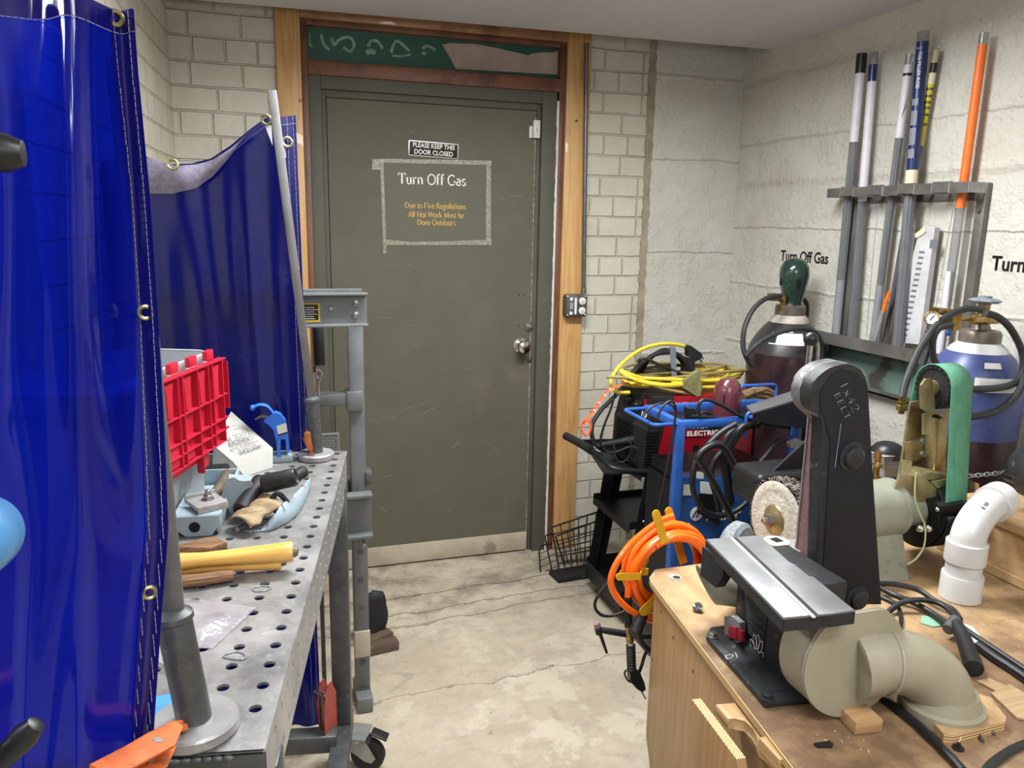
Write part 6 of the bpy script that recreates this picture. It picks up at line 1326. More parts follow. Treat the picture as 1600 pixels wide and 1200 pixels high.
for nm, P in (('block', [(1474, 482), (1489, 482), (1488, 515), (1476, 514)]), ('block', [(1453, 480), (1466, 480), (1466, 488), (1454, 488)])): k = MB(); slab(k, P, 1.715, .03); k.build(nm, 'brass_fit', r2)
k = MB(); k.cyl(at(1486, 498, Y=1.70), at(1512, 498, Y=1.75), .008, n=12); k.cyl(at(1460, 484, Y=1.705), at(1478, 490, Y=1.705), .008, n=12); k.build('pipe', 'brass_fit', r2)
gp_ = at(1456, 497, Y=1.68); gM = axis(gp_, CAM); k = MB(gM); k.lathe([(.0195, -.015), (.0195, .004), (.0165, .005), (.0165, .002), (0, .002)], 28); k.build('gauge', 'brass_fit', r2)
k = MB(gM @ TR(z=.0026)); k.lathe([(.0163, 0), (0, .0004)], 24); gf = k.build('dial', 'label_white', r2)
k = MB(gM @ TR(z=.0034)); k.bar((-.004, -.006, 0), (.005, .008, 0), .002, .0005); 
for i in range(9): a_ = radians(-30+i*30); k.bar((.0125*cos(a_), .0125*sin(a_), 0), (.0148*cos(a_), .0148*sin(a_), 0), .0012, .0005)
k.build('needle', 'black_letter', gf)
k = MB(); p_ = at(1482, 520, Y=1.70); k.ball(p_, .009, n=12); k.build('blue_knob', 'frame_blue', r2)
k = MB(); a_, b_ = at(1452, 515, Y=1.69), at(1453, 532, Y=1.69); k.cyl(a_, b_, .011, n=6); k.build('outlet_nut', 'brass_fit', r2)
# chain across the blue cylinder
ch = thing('safety_chain', 'bright steel chain stretched across the blue topped cylinder', 'chain', at(1550, 742, Y=1.60))
P = [at(a_, c_, Y=1.60) for a_, c_ in ((1506, 745), (1525, 743), (1545, 741), (1565, 739), (1585, 737), (1602, 735))]; Q = spline(P, 3); n_ = len(Q)
for i in range(0, n_-1):
    a_, b_ = Q[i], Q[i+1]; d_ = (b_-a_).normalized(); c_ = (a_+b_)/2; L_ = (b_-a_).length*.72; w__ = .0058
    M_ = frame(c_, d_, (0, 0, 1) if i % 2 else (0, 1, .2)); k = MB(M_)
    k.tube([(x_, y_, 0) for x_, y_ in rrect(L_*2*.8, w__*2, w__*.98, 3)], .0017, 6, closed=True, sp=False); k.build('link', 'bright_steel', ch)
# ================================================================ plywood bench with the sanding machines
ZB = .74
def B(x, y, h=0): return at(x, y, Z=ZB+h)
nt, N, L, b = nodes('bench_ply', (186, 152, 110)); g = NG(nt); P = g.wpos()
mp = N.new('ShaderNodeMapping'); L.new(P, mp.inputs[0]); mp.inputs['Scale'].default_value = (3, .35, 1); mp.inputs['Rotation'].default_value = (0, 0, .15); Q = mp.outputs[0]
n1 = g.noise(Q, 7, 5, .6); x, y, z = g.xyz(P)
c = g.mix(g.rng(n1, .3, .7), lin((196, 166, 124)), lin((168, 134, 94)))
wear = g.math('ADD', g.noise(P, 4.2, 6, .7), g.math('MULTIPLY', g.math('SUBTRACT', 1.05, y), .42))
c = g.mix(g.rng(wear, .36, .58, 0, .9), c, lin((112, 86, 66))); c = g.mix(g.rng(g.noise(P, 11, 7, .75), .58, .66, 0, .5), c, lin((96, 74, 60)))
c = g.mix(g.math('MULTIPLY', g.rng(g.noise(P, 120, 3), .66, .70), g.rng(g.noise(P, 7, 3), .5, .6)), c, lin((216, 206, 190)))
L.new(c, b.inputs['Base Color']); b.inputs['Roughness'].default_value = .5; L.new(g.bump(n1, .1, .004), b.inputs['Normal'])
wood_material('ply_side', (166, 130, 88), (150, 113, 72), 'z', 7, .5, coat=.1); wood_material('ply_edge', (216, 186, 134), (170, 128, 82), 'x', 3, .6)
nt, N, L, b = nodes('ply_layers', (210, 180, 130)); g = NG(nt); P = N.new('ShaderNodeTexCoord').outputs['Object']; x, y, z = g.xyz(P)
f = g.math('ABSOLUTE', g.math('SUBTRACT', g.math('FRACT', g.math('MULTIPLY', z, 190.)), .5)); c = g.mix(g.rng(f, .15, .3), lin((150, 108, 66)), lin((218, 188, 138))); L.new(c, b.inputs['Base Color']); b.inputs['Roughness'].default_value = .6
nt, N, L, b = nodes('ply_layers_upright', (210, 180, 130)); g = NG(nt); x, y, z = g.xyz(g.wpos())
f = g.math('ABSOLUTE', g.math('SUBTRACT', g.math('FRACT', g.math('MULTIPLY', g.math('ADD', g.math('MULTIPLY', x, .9), g.math('MULTIPLY', y, -.43)), 300.)), .5)); c = g.mix(g.rng(f, .15, .3), lin((160, 118, 74)), lin((222, 192, 142))); L.new(c, b.inputs['Base Color']); b.inputs['Roughness'].default_value = .6
wood_material('pale_wood', (200, 166, 122), (180, 144, 100), 'y', 8, .55, dirt=(150, 116, 86)); wood_material('block_wood', (190, 152, 110), (168, 130, 90), 'x', 9, .6)
pts = [(.845, 1.52), (.852, 1.545), (.885, 1.580), (2.12, 1.580), (2.12, .20), (.615, .20), (.754, .88)]
wb = thing('workbench', 'plywood workbench with brown stained top carrying the sanding machines', 'workbench', (1.35, .9, 0))
k = MB(); k.prism(pts, .017, TR(z=ZB-.0175)); k.build('worktop', 'bench_ply', wb)
k = MB(); P_ = [Vector((p[0]-.0012, p[1]+(.001 if p[1] > 1.5 else 0), 0)) for p in (pts[-2], pts[-1], pts[0], pts[1], pts[2])]
for a_, b_ in zip(P_, P_[1:]): k.bar(a_+Vector((0, 0, ZB-.0098)), b_+Vector((0, 0, ZB-.0098)), .002, .0156, (0, 0, 1))
lab(k.build('edge_band', 'ply_layers', wb), 'pale layered plywood edge')
dE = (Vector((.754, .88, 0))-Vector((.845, 1.52, 0))); LE = dE.length; dE.normalize(); nE = Vector((dE.y, -dE.x, 0))
SM = Matrix(((dE.x, 0, nE.x, .869), (dE.y, 0, nE.y, 1.52), (0, 1, 0, 0), (0, 0, 0, 1)))
k = MB(SM); k.prism([(0, ZB-.0185), (0, .335), (.05, .255), (.30, .02), (1.30, .02), (1.30, ZB-.0185)], .018, bev=.0015); sp_ = k.build('side_panel', 'ply_side', wb)
for a_, c_ in ((1036, 955), (1068, 995), (1023, 1030), (1112, 1046)):
    p_ = at(a_, c_, Y=1.52-(a_-1018)*.0026); v_ = SM.inverted() @ p_; k = MB(SM @ TR(v_.x, v_.y, .0181)); k.lathe([(.0032, 0), (.0032, .0008), (0, .0008)], 12); k.build('screw_head', 'dark_steel', sp_)
k = MB(); k.box((1.5, 1.565, .40), (1.15, .018, .62)); k.build('back_panel', 'ply_side', wb)
for x_ in (1.0, 2.05):
    for y_ in (.30, 1.50): k = MB(); k.box((x_, y_, .37), (.07, .07, .70)); k.build('leg', 'block_wood', wb)
p_ = B(1055, 902); k = MB(TR(p_.x, p_.y, ZB+.0004)); k.lathe([(.0145, 0), (.0145, .0006), (.0125, .0008), (.0125, .0002), (0, .0002)], 24); lab(k.build('hole_rim', 'white_paint', wb), 'pale bored hole')
k = MB(TR(p_.x+.002, p_.y-.003, ZB+.0012)); k.lathe([(.0095, 0), (0, .0003)], 20); k.build('hole', 'dark_void', wb)
# wooden bin on the side panel
zb_s = .717
C_ = [at(1118, 1100, Z=zb_s), at(1164, 1096, Z=zb_s), at(1243, 1192, Z=zb_s), at(1222, 1192, Z=zb_s), at(1186, 1165, Z=zb_s), at(1183, 1150, Z=zb_s), at(1178, 1138, Z=zb_s), at(1165, 1126, Z=zb_s), at(1148, 1122, Z=zb_s), at(1138, 1124, Z=zb_s)]
for p in C_:
    d_ = .849-.1422*(1.52-p.y)-p.x
    if d_ < .003: p += nE*(.003-d_)
bn = thing('tool_bin', 'plywood tool bin with a scooped top board on the bench side', 'bin', (C_[0].x, C_[0].y, .3))
k = MB(); k.prism([(p.x, p.y) for p in C_], .02, TR(z=zb_s-.02), bev=.002); k.build('top_board', 'pale_wood', bn)
a0_, a1_ = at(1090, 1093, Z=zb_s), at(1160, 1186, Z=zb_s); dB = (a1_-a0_); LB = dB.length; dB.normalize()
BM = frame(a0_, dB, BZ); k = MB(BM @ TR(z=-.006)); k.prism([(0, 0), (LB, 0), (LB+.02, -.03), (LB+.02, -.42), (.10, -.42), (.03, -.12), (-.012, -.03)], .017, bev=.001); k.build('outer_board', 'ply_side', bn)
k = MB(BM @ TR(z=-.006)); k.box((LB/2, .0006, .0085), (LB, .002, .0166)); k.build('board_edge', 'ply_layers_upright', bn)
k = MB(); a_, b_ = at(1190, 1160, Z=zb_s+.004), at(1222, 1195, Z=zb_s+.004); k.bar(a_, b_, .012, .02, (0, 0, 1)); k.bar(a_+Vector((.015, .0, 0)), b_+Vector((.012, 0, 0)), .005, .02, (0, 0, 1)); k.build('inner_slat', 'pale_wood', bn)
for s_ in (.12, .40):
    k = MB(); q_ = a0_+dB*s_; k.bar(q_+Vector((.005, 0, -.2)), q_+Vector((.06, .0, -.2)), .02, .1, (0, 0, 1)); k.build('cleat', 'pale_wood', bn)
# yellow hooks and the orange hose at the bench corner
hk = thing('hose_rack', 'yellow four armed hose rack fixed to the back corner of the bench', 'rack', (.95, 1.6, ZB))
YH0, YH1 = 1.585, 1.675
def strip(P, w_, t_, nm, par, m): k = MB(); k.tube(P, 1, 4, sp=False, flat=(w_, t_)); return k.build(nm, m, par)
def hook(front, back, w_):
    f0, f1 = [at(*q, Y=YH0) for q in front]; b0_, b1_ = [at(*q, Y=YH1) for q in back]
    k = MB(); d_ = (f0-f1).normalized(); s_ = d_.cross(Vector((0, 1, 0))).normalized()
    for A_, B__ in ((f1, f0), (b1_, b0_)):
        M_ = frame(A_, d_, s_*-1 if False else s_); ln_ = (B__-A_).length
        k.prism([(0, -w_), (ln_-w_, -w_)]+[(ln_-w_+w_*sin(radians(t_)), -w_*cos(radians(t_))) for t_ in range(15, 180, 15)]+[(ln_-w_, w_), (0, w_)], .003, M_)
    k.bar(f1, b1_+Vector((0, 0, f1.z-b1_.z)), .003, w_*2, s_); return k.build('arm', 'hook_yellow', hk)
hook(((1023, 797), (1038, 848)), ((1049, 790), (1068, 880)), .0105)
hook(((962, 901), (1000, 900)), ((968, 893), (1012, 893)), .009)
hook(((1000, 960), (1026, 935)), ((1005, 975), (1026, 945)), .013)
k = MB(); k.box((.985, 1.640, .56), (.07, .006, .20)); k.box((.985, 1.610, .52), (.05, .06, .05)); k.build('back_plate', 'hook_yellow', hk)
hc = at(1046, 889, Y=1.63); ho = thing('air_hose', 'coil of bright orange air hose hanging on the yellow rack', 'hose', hc)
k = MB(); r = random.Random(11); P = []; n_ = 9
for i in range(n_*16+1):
    t = i/16; a_ = 2*pi*t+2.2; R_ = .088+.024*(.5+.5*sin(t*2.399+1)) ; P.append(Vector((hc.x+R_*cos(a_)*1.02, 1.605+.055*(.5+.5*sin(t*1.7+2)), hc.z+R_*sin(a_)*.98+.004*sin(t*5))))
k.tube(P, .0082, 10, 2); k.build('coil', 'hose_orange', ho)
hq = lambda L_, Y: [at(a_, c_, Y=Y) for a_, c_ in L_]
k = MB(); k.tube(hq([(1052, 806), (1030, 815), (1006, 832), (984, 852), (966, 876), (956, 898), (955, 914), (963, 932), (980, 950), (1000, 962), (1024, 971)], 1.60), .0082, 10); k.build('loop', 'hose_orange', ho)
k = MB(); k.tube(hq([(1000, 868), (988, 890), (983, 910), (981, 935)], 1.615), .0082, 10); k.build('drop', 'hose_orange', ho)
k = MB(); k.cyl(at(981, 932, Y=1.615), at(982, 978, Y=1.615), .0098, n=16); lab(k.build('bend_sleeve', 'black_rubber', ho), 'black bend sleeve')
k = MB(); p0, p1 = at(982, 976, Y=1.615), at(985, 1006, Y=1.615); L_ = (p1-p0).length; k.lathe([(.009, 0), (.009, L_*.35), (.0075, L_*.4), (.0075, L_*.62), (.010, L_*.66), (.010, L_*.85), (.006, L_*.9), (.006, L_)], 12, axis(p0, p1)); k.build('coupling', 'brass_fit', ho)
bg_ = thing('blow_gun', 'black ribbed air blow gun hanging from the orange hose', 'gun', at(986, 1040, Y=1.615))
p0, p1 = at(985.5, 1007, Y=1.615), at(987, 1048, Y=1.615); L_ = (p1-p0).length
k = MB(); pf = [(.004, 0)]
for i in range(9): pf += [(.0118, L_*(i+.15)/9), (.0118, L_*(i+.7)/9), (.0098, L_*(i+.85)/9)]
k.lathe(pf+[(.010, L_)], 18, axis(p0, p1)); k.build('handle', 'black_plastic', bg_)
k = MB(); slab(k, [(979, 1045), (995, 1045), (1001, 1060), (1003, 1070), (998, 1074), (990, 1070), (980, 1059)], 1.626, .022); k.build('body', 'black_plastic', bg_)
k = MB(); k.tube(hq([(996, 1056), (1002, 1042), (1007, 1025), (1012, 1015)], 1.615), .006, 8, flat=(1, .5)); k.build('lever', 'black_plastic', bg_)
k = MB(); k.tube(hq([(978, 1047), (976, 1053), (980, 1062), (986, 1066)], 1.615), .0025, 6); k.build('trigger_guard', 'black_plastic', bg_)
k = MB(); k.cyl(at(998, 1073, Y=1.615), at(1009, 1092, Y=1.615), .0016, n=8); k.build('nozzle', 'dark_steel', bg_)
k = MB(); k.cyl(at(985, 1004, Y=1.615), at(985.5, 1009, Y=1.615), .0075, n=14); lab(k.build('collar', 'label_white', bg_), 'white plastic collar')
tt = thing('welding_torch', 'black torch with a pink ceramic cup resting behind the blow gun', 'torch', at(975, 990, Y=1.66))
k = MB(); k.tube(hq([(1034, 993), (1000, 993), (975, 990), (950, 986), (938, 984)], 1.66), lambda t: .0105-.003*t, 12); k.build('handle', 'black_rubber', tt)
k = MB(); k.cyl(at(936, 990, Y=1.66), at(933, 976, Y=1.66), .0085, n=14); k.build('head', 'black_rubber', tt)
mat('pink_cup', (128, 98, 106), rough=.5); k = MB(); k.cyl(at(934, 980, Y=1.655), at(931.5, 974, Y=1.655), .0078, .0068, n=14); lab(k.build('ceramic_cup', 'pink_cup', tt), 'pink ceramic cup')
k = MB(); k.cyl(at(937, 988, Y=1.66), at(948, 1020, Y=1.66), .0052, .0035, n=12); k.build('back_cap', 'black_rubber', tt)
kn = thing('clamp_handle', 'thick black handle knob below the orange coil at the bench corner', 'handle', at(1000, 975, Y=1.55))
k = MB(); p0, p1 = at(1006, 958, Y=1.60), at(990, 992, Y=1.56); L_ = (p1-p0).length; k.lathe([(.010, 0), (.0135, L_*.12), (.0155, L_*.6), (.0165, L_*.9), (.014, L_), (0, L_*1.01)], 20, axis(p0, p1)); k.build('grip', 'black_rubber', kn)
cable('black cable bending from the knob handle to the bench side', hq([(998, 990), (1003, 1004), (1012, 1014), (1026, 1022)], 1.585), .0062)
cable('thin black cable looping left below the orange hose over the cart base', hq([(968, 895), (946, 915), (932, 935), (930, 950), (940, 961), (958, 962), (978, 954)], 1.72), .0042)
# --- belt and disc sander
mat('cast_black', (46, 47, 49), (34, 35, 37), rough=.5, scale=24, bump=.15, bscale=60, c3=(96, 96, 96), s3=26, t3=.62); mat('plate_navy', (20, 22, 30), (27, 29, 37), rough=.46, scale=12, c3=(74, 76, 80), s3=9, t3=.64)
mat('dusty_cast', (132, 132, 132), (94, 94, 96), rough=.65, scale=26, c3=(176, 176, 176), s3=30, t3=.58); mat('aluminium', (186, 187, 188), (160, 161, 162), rough=.36, metal=.75, scale=9)
mat('belt_brown', (136, 100, 100), (118, 84, 86), rough=.85, scale=90, bump=.3, bscale=200); mat('duct_beige', (164, 157, 136), (152, 145, 124), rough=.42, scale=7, c3=(140, 128, 108), s3=12, t3=.66)
mat('switch_red', (150, 22, 40), rough=.35); mat('silver_pencil', (168, 170, 172), rough=.6); mat('grit_grey', (146, 150, 154), (112, 116, 120), rough=.9, scale=120, bump=.5, bscale=160)
mat('pvc_grey', (154, 154, 140), (140, 140, 126), rough=.45, scale=14); mat('groove_light', (206, 203, 190), rough=.6)
sd = thing('belt_sander', 'black belt and disc sander marked 1x42 BELT on the front of the bench', 'sander', (.9, 1.1, ZB))
k = MB(); bp = [(.822, 1.25), (.80, 1.023), (.965, 1.005), (1.14, 1.02), (1.14, 1.27), (.85, 1.28)]
k.prism(bp, .012, TR(z=ZB+.0005), bev=.004); k.build('base_plate', 'cast_black', sd)
k = MB(); lo_ = [(.835, 1.245), (.818, 1.045), (.97, 1.03), (1.0, 1.245)]; hi_ = [(.874, 1.205), (.872, 1.075), (.98, 1.06), (.985, 1.205)]
V = [k.b.verts.new((p[0], p[1], ZB+.0125)) for p in lo_]+[k.b.verts.new((p[0], p[1], ZB+.030-(.009 if p[1] < 1.1 else 0))) for p in hi_]
for f in ((3, 2, 1, 0), (4, 5, 6, 7), (0, 1, 5, 4), (1, 2, 6, 5), (2, 3, 7, 6), (3, 0, 4, 7)): k.b.faces.new([V[i] for i in f])
bmesh.ops.bevel(k.b, geom=list(k.b.edges), offset=.003, segments=2, affect='EDGES'); k.build('pedestal', 'cast_black', sd)
for a_, c_ in ((1198, 1090), (1114, 994)):
    p_ = B(a_, c_, .013); k = MB(TR(p_.x, p_.y, ZB+.0125)); k.lathe([(.0125, 0), (.0125, .002), (.0085, .0022), (.0085, .008), (.007, .0095), (0, .0095)], 6); k.lathe([(.013, 0), (.013, .002), (.008, .002)], 20); k.build('bolt', 'zinc' if a_ < 1150 else 'cast_black', sd)
p0 = at(1150, 905, Y=1.2)
k = MB(); k.box((.93, 1.15, .838), (.112, .175, .197), bev=.006); col = k.build('column', 'cast_black', sd)
XC = .8735
def xs(L_): return [at(a_, c_, X=XC) for a_, c_ in L_]
def xslab(L_, X, t, nm, m, par): P = [at(a_, c_, X=X) for a_, c_ in L_]; k = MB(); k.prism([(p.y, p.z) for p in P], t, Matrix(((0, 0, 1, X-t), (1, 0, 0, 0), (0, 1, 0, 0), (0, 0, 0, 1)))); return k.build(nm, m, par, smooth=0)
lb_ = xslab([(1158, 912), (1200, 948), (1192, 1046), (1163, 1012)], XC, .0008, 'label', 'plate_navy', col)
p_ = at(1182, 1020, X=XC-.002); hM = frame(p_, (0, -1, 0), BZ); s_ = .041
k = MB(hM)
def oval(cx, cy, rx, ry, an, closed=True): 
    P = [(cx+rx*cos(t_)*cos(an)-ry*sin(t_)*sin(an), cy+rx*cos(t_)*sin(an)+ry*sin(t_)*cos(an), 0) for t_ in [2*pi*i/18 for i in range(18)]]; k.tube(P, .0005, 5, closed=True, sp=False)
for i, (cx, cy, ln, an) in enumerate(((-.55, .25, .42, 2.35), (-.28, .62, .48, 1.95), (.06, .75, .50, 1.62), (.38, .58, .48, 1.30), (.52, .05, .36, .9))): oval(cx*s_*.62, cy*s_*.75, ln*s_*.7, .13*s_, an)
k.tube([(x_*s_, y_*s_, 0) for x_, y_ in ((-.3, -.1), (-.22, -.55), (.28, -.55), (.3, -.1))], .0005, 5, sp=False); k.tube([(x_*s_, y_*s_, 0) for x_, y_ in ((-.22, -.38), (.28, -.38))], .0005, 5, sp=False)
k.build('hand_symbol', 'white_print', lb_)
k = MB(hM @ TR(0, -.034, 0)); k.box((0, 0, 0), (.022, .008, .0004)); k.build('label_box', 'silver_pencil', lb_)
k = MB()
for i in range(14):
    a_ = 1162+i*.4; c_ = 928+i*4.6; q0, q1 = at(a_+2, c_, X=XC-.0012), at(a_+26-(i % 3)*4, c_+20-(i % 3)*3, X=XC-.0012); k.bar(q0, q1, .0005, .0009, (1, 0, 0))
k.build('small_print', 'strap_grey', lb_, smooth=0)
for s_t, a_, c_, w_, h_ in (('RIKON' if False else 'bench', 1169, 927, .018, .005),):
    pass
sw = xslab([(1140, 962), (1150, 960), (1164, 972), (1165, 982), (1163, 1003), (1140, 996)], XC-.004, .012, 'switch_box', 'dusty_cast', col)
for L_ in ([(1142, 978), (1155, 981), (1155, 998), (1142, 995)], [(1156, 983), (1164, 986), (1163, 1002), (1156, 999)]): xslab(L_, XC-.0165, .006, 'rocker', 'switch_red', sw)
mm = frame(at(1143, 1026, Z=ZB+.0215), (.93, -.30, .33), (.3, .95, .0)); fit_text('DJ', mm, .022, .018, 'scratched_mark', 'silver_pencil', sd, .0)
# disc table with groove
TP = [at(a_, c_, Z=.962) for a_, c_ in ((1104, 842), (1187, 836), (1232, 877), (1236, 880), (1243, 882), (1262, 900), (1272, 901), (1284, 912), (1336, 953), (1300, 958), (1225, 965), (1208, 948))]
k = MB(); k.prism([(p.x, p.y) for p in TP], .022, TR(z=.940), bev=.0015); tb = k.build('table', 'aluminium', sd)
k = MB(); k.prism([(p.x, p.y) for p in [TP[0], TP[-1], TP[-2], TP[-3], TP[-4]]]+[((TP[-4].x+TP[0].x)/2, (TP[-4].y+TP[0].y)/2)], .0, TR(z=.95)) if False else None
k = MB(); o_ = Vector((-.0012, -.0012, 0))
for a_, b_ in ((TP[0], TP[-1]), (TP[-1], TP[-2]), (TP[-2], TP[-3]), (TP[-3], TP[-4])): k.bar(a_+o_+Vector((0, 0, -.0125)), b_+o_+Vector((0, 0, -.0125)), .0026, .0205, (0, 0, 1))
lab(k.build('table_edge', 'cast_black', tb), 'black cast edge')
g0, g1 = at(1147, 840, Z=.963), at(1277, 964, Z=.963); k = MB(); k.bar(g0, g1, .010, .0016, (0, 0, 1)); k.build('groove', 'cast_black', tb)
k = MB(); k.bar(g0+Vector((-.006, 0, 0)), g1+Vector((-.006, 0, 0)), .0055, .0020, (0, 0, 1)); lab(k.build('dusty_groove_edge', 'groove_light', tb), 'pale dust along the groove')
k = MB(); k.prism([(-.0, 0), (.055, 0), (.075, .03), (.075, .06), (0, .06)], .02, frame(Vector((.815, 1.245, .888)), (0, -1, .0), BZ)); k.build('table_bracket', 'cast_black', sd)
# grit wheel dome behind the table, dust stub under it
k = MB(); c_ = at(1148, 868, Y=1.36); k.lathe([(0, -.018), (.066, -.018), (.074, -.010), (.074, .010), (.066, .018), (0, .018)], 36, axis(c_, c_+Vector((.55, -.83, .0)))); k.build('sanding_disc', 'grit_grey', sd)
k = MB(); c_ = at(1148, 868, Y=1.36); k.cyl(c_+Vector((0, 0, -.0)), (c_.x+.05, c_.y-.08, c_.z+.0), .03, n=20); k.cyl((c_.x+.02, c_.y-.03, c_.z), (.93, 1.19, .86), .03, n=20); k.build('motor', 'cast_black', sd)
sc = at(1113, 914, Y=1.29); Ms = axis(sc, sc+Vector((.80, -.45, .0)))
k = MB(); k.grid(lambda u, v: Ms @ Vector((.036*cos(2*pi*u), .036*sin(2*pi*u), -.012-.022*cos(2*pi*u-.9)+v*(.11+.022*cos(2*pi*u-.9)))), 32, 3, closeu=True); k.build('dust_stub', 'pvc_grey', sd, solid=.005, smooth=60)
# tall belt arm
YT0, YT1 = 1.18, 1.245
F_ = [(1287, 656), (1285, 649), (1273, 644), (1267, 634), (1266, 618), (1269, 601), (1281, 586), (1297, 575), (1314, 570), (1326, 569), (1341, 575), (1350, 583), (1357, 610), (1363, 730), (1378, 945), (1274, 945), (1281, 740)]
F_ = F_[:1]+[(p.x, p.y) for p in spline([(a_, c_, 0) for a_, c_ in F_[1:13]], 4)]+F_[13:]
k = MB(); P = [at(a_, c_, Y=YT0) for a_, c_ in F_]; k.prism([(p.x, p.z) for p in P], .03, Matrix(((1, 0, 0, 0), (0, 0, 1, YT0), (0, 1, 0, 0), (0, 0, 0, 1))), bev=.003); k.build('belt_cover', 'cast_black', sd)
G_ = [(1287, 650), (1282, 646), (1281, 622), (1282, 612), (1290, 597), (1302, 584), (1320, 578), (1338, 583), (1350, 594), (1356, 612), (1362, 730), (1376.5, 944), (1283, 944), (1297, 690)]
G_ = G_[:1]+[(p.x, p.y) for p in spline([(a_, c_, 0) for a_, c_ in G_[1:10]], 4)]+G_[10:]
k = MB(); P = [at(a_, c_, Y=YT0-.0008) for a_, c_ in G_]; k.prism([(p.x, p.z) for p in P], .0012, Matrix(((1, 0, 0, 0), (0, 0, 1, YT0-.0016), (0, 1, 0, 0), (0, 0, 0, 1)))); fp = lab(k.build('face_plate', 'plate_navy', sd), 'dark navy face plate')
H_ = [(1292, 664), (1274, 646), (1266, 634), (1265, 618), (1268, 601), (1280, 585), (1297, 574), (1314, 569), (1327, 568), (1342, 574), (1352, 584), (1355, 605), (1356, 660)]
H_ = [H_[0]]+[(p.x, p.y) for p in spline([(a_, c_, 0) for a_, c_ in H_[1:-1]], 4)]+[H_[-1]]
k = MB(); P = [at(a_, c_, Y=YT0+.012) for a_, c_ in H_]; k.prism([(p.x, p.z) for p in P], YT1-YT0-.008, Matrix(((1, 0, 0, 0), (0, 0, 1, YT0+.010), (0, 1, 0, 0), (0, 0, 0, 1))), bev=.004); lab(k.build('head', 'dusty_cast', sd), 'dust covered grey head')
pa, pb = at(1283, 660, Y=YT0+.03), at(1272, 955, Y=YT0+.03)
k = MB(); k.box((pa.x-.002+(.004), (YT0+.033+YT1-.004)/2, (pa.z+pb.z)/2), (.004, YT1-YT0-.042+.012, pa.z-pb.z)); k.build('belt', 'belt_brown', sd)
k = MB(); k.box((pa.x+.06, YT1+.001, (pa.z+pb.z)/2), (.125, .004, pa.z-pb.z+.02)); k.box((pa.x+.07, YT1-.02, (pa.z+pb.z)/2), (.09, .03, pa.z-pb.z)); k.build('back_frame', 'aluminium', sd)
k = MB(); p_ = at(1246, 603, Y=YT1); k.cyl((p_.x+.016, YT1-.012, p_.z), (p_.x-.004, YT1-.012, p_.z), .010, n=16, bev=.002); k.build('adjuster', 'dusty_cast', sd)
lv0, lv1 = at(1262, 575, Y=YT1+.02), at(1267, 530, Y=YT1+.02)
k = MB(); k.tube([lv0, lv1], .0055, 10, sp=False); k.tube([at(1277, 565, Y=YT1+.02), at(1278, 540, Y=YT1+.02), at(1272, 522, Y=YT1+.02)], .003, 8); k.build('tension_lever', 'chrome', sd)
k = MB(); k.ball(at(1267, 530, Y=YT1+.02), .0145, (1, 1, .95)); k.build('lever_ball', 'black_plastic', sd)
for a_, c_, r_ in ((1330, 713, .022), (1338, 934, .020)):
    p_ = at(a_, c_, Y=YT0); k = MB(axis((p_.x, YT0-.001, p_.z), (p_.x, -9, p_.z))); k.lathe([(r_*1.35, 0), (r_*1.35, .003), (r_, .004), (r_*.95, .012), (r_*.7, .015), (0, .015)], 28); k.build('cap_nut', 'cast_black', sd)
def pencil(P, r_=.0011): k = MB(); k.tube([at(a_, c_, Y=YT0-.0026) for a_, c_ in P], r_, 6, 1, sp=False, flat=(1, .35)); return k
GLY = {'1': [[(0, 0), (0, 1)]], 'x': [[(-.3, 0), (.3, .6)], [(-.3, .6), (.3, 0)]], '4': [[(.15, 1), (-.35, .35), (.4, .35)], [(.15, .65), (.15, 0)]],
 '2': [[(-.3, .75), (-.1, 1), (.2, .95), (.3, .7), (-.35, 0), (.4, 0)]], 'B': [[(-.3, 0), (-.3, 1), (.15, .95), (.2, .65), (-.3, .52), (.25, .45), (.3, .1), (-.3, 0)]],
 'E': [[(.3, 1), (-.3, 1), (-.3, 0), (.3, 0)], [(-.3, .5), (.2, .5)]], 'L': [[(-.3, 1), (-.3, 0), (.35, 0)]], 'T': [[(-.4, 1), (.4, 1)], [(0, 1), (0, 0)]]}
for s_, x_, y_, du_, hv in (('1x42', 1314, 604.5, 13.2, 12), ('BELT', 1305, 620.5, 11.6, 9.2)):
    for i, c in enumerate(s_):
        ox_, oy_ = x_+du_*i*.42, y_+du_*i*.908
        for st_ in GLY[c]: pencil([(ox_+u*hv*.42+v*hv*.88, oy_+u*hv*.908-v*hv*.47) for u, v in st_], .0012).build('handwriting', 'silver_pencil', fp)
pencil([(1314, 662), (1304.5, 730)]).build('pencil_line', 'silver_pencil', fp)
# round drum of the dust duct in front
YD = .958; dc = at(1328, 1022, Y=YD); RD = .1005
dz = ZB+.006+RD; dcx = .921
du = thing('dust_duct', 'beige plastic dust duct with flat round front below the sander table', 'duct', (dcx, 1.0, ZB))
prof = []
for i in range(49):
    a_ = radians(200+i*(340-200+180)/48) if False else 2*pi*i/48
    prof.append((RD*cos(a_), RD*sin(a_)))
prof = [(x_, min(z_, .0905)) for x_, z_ in prof]
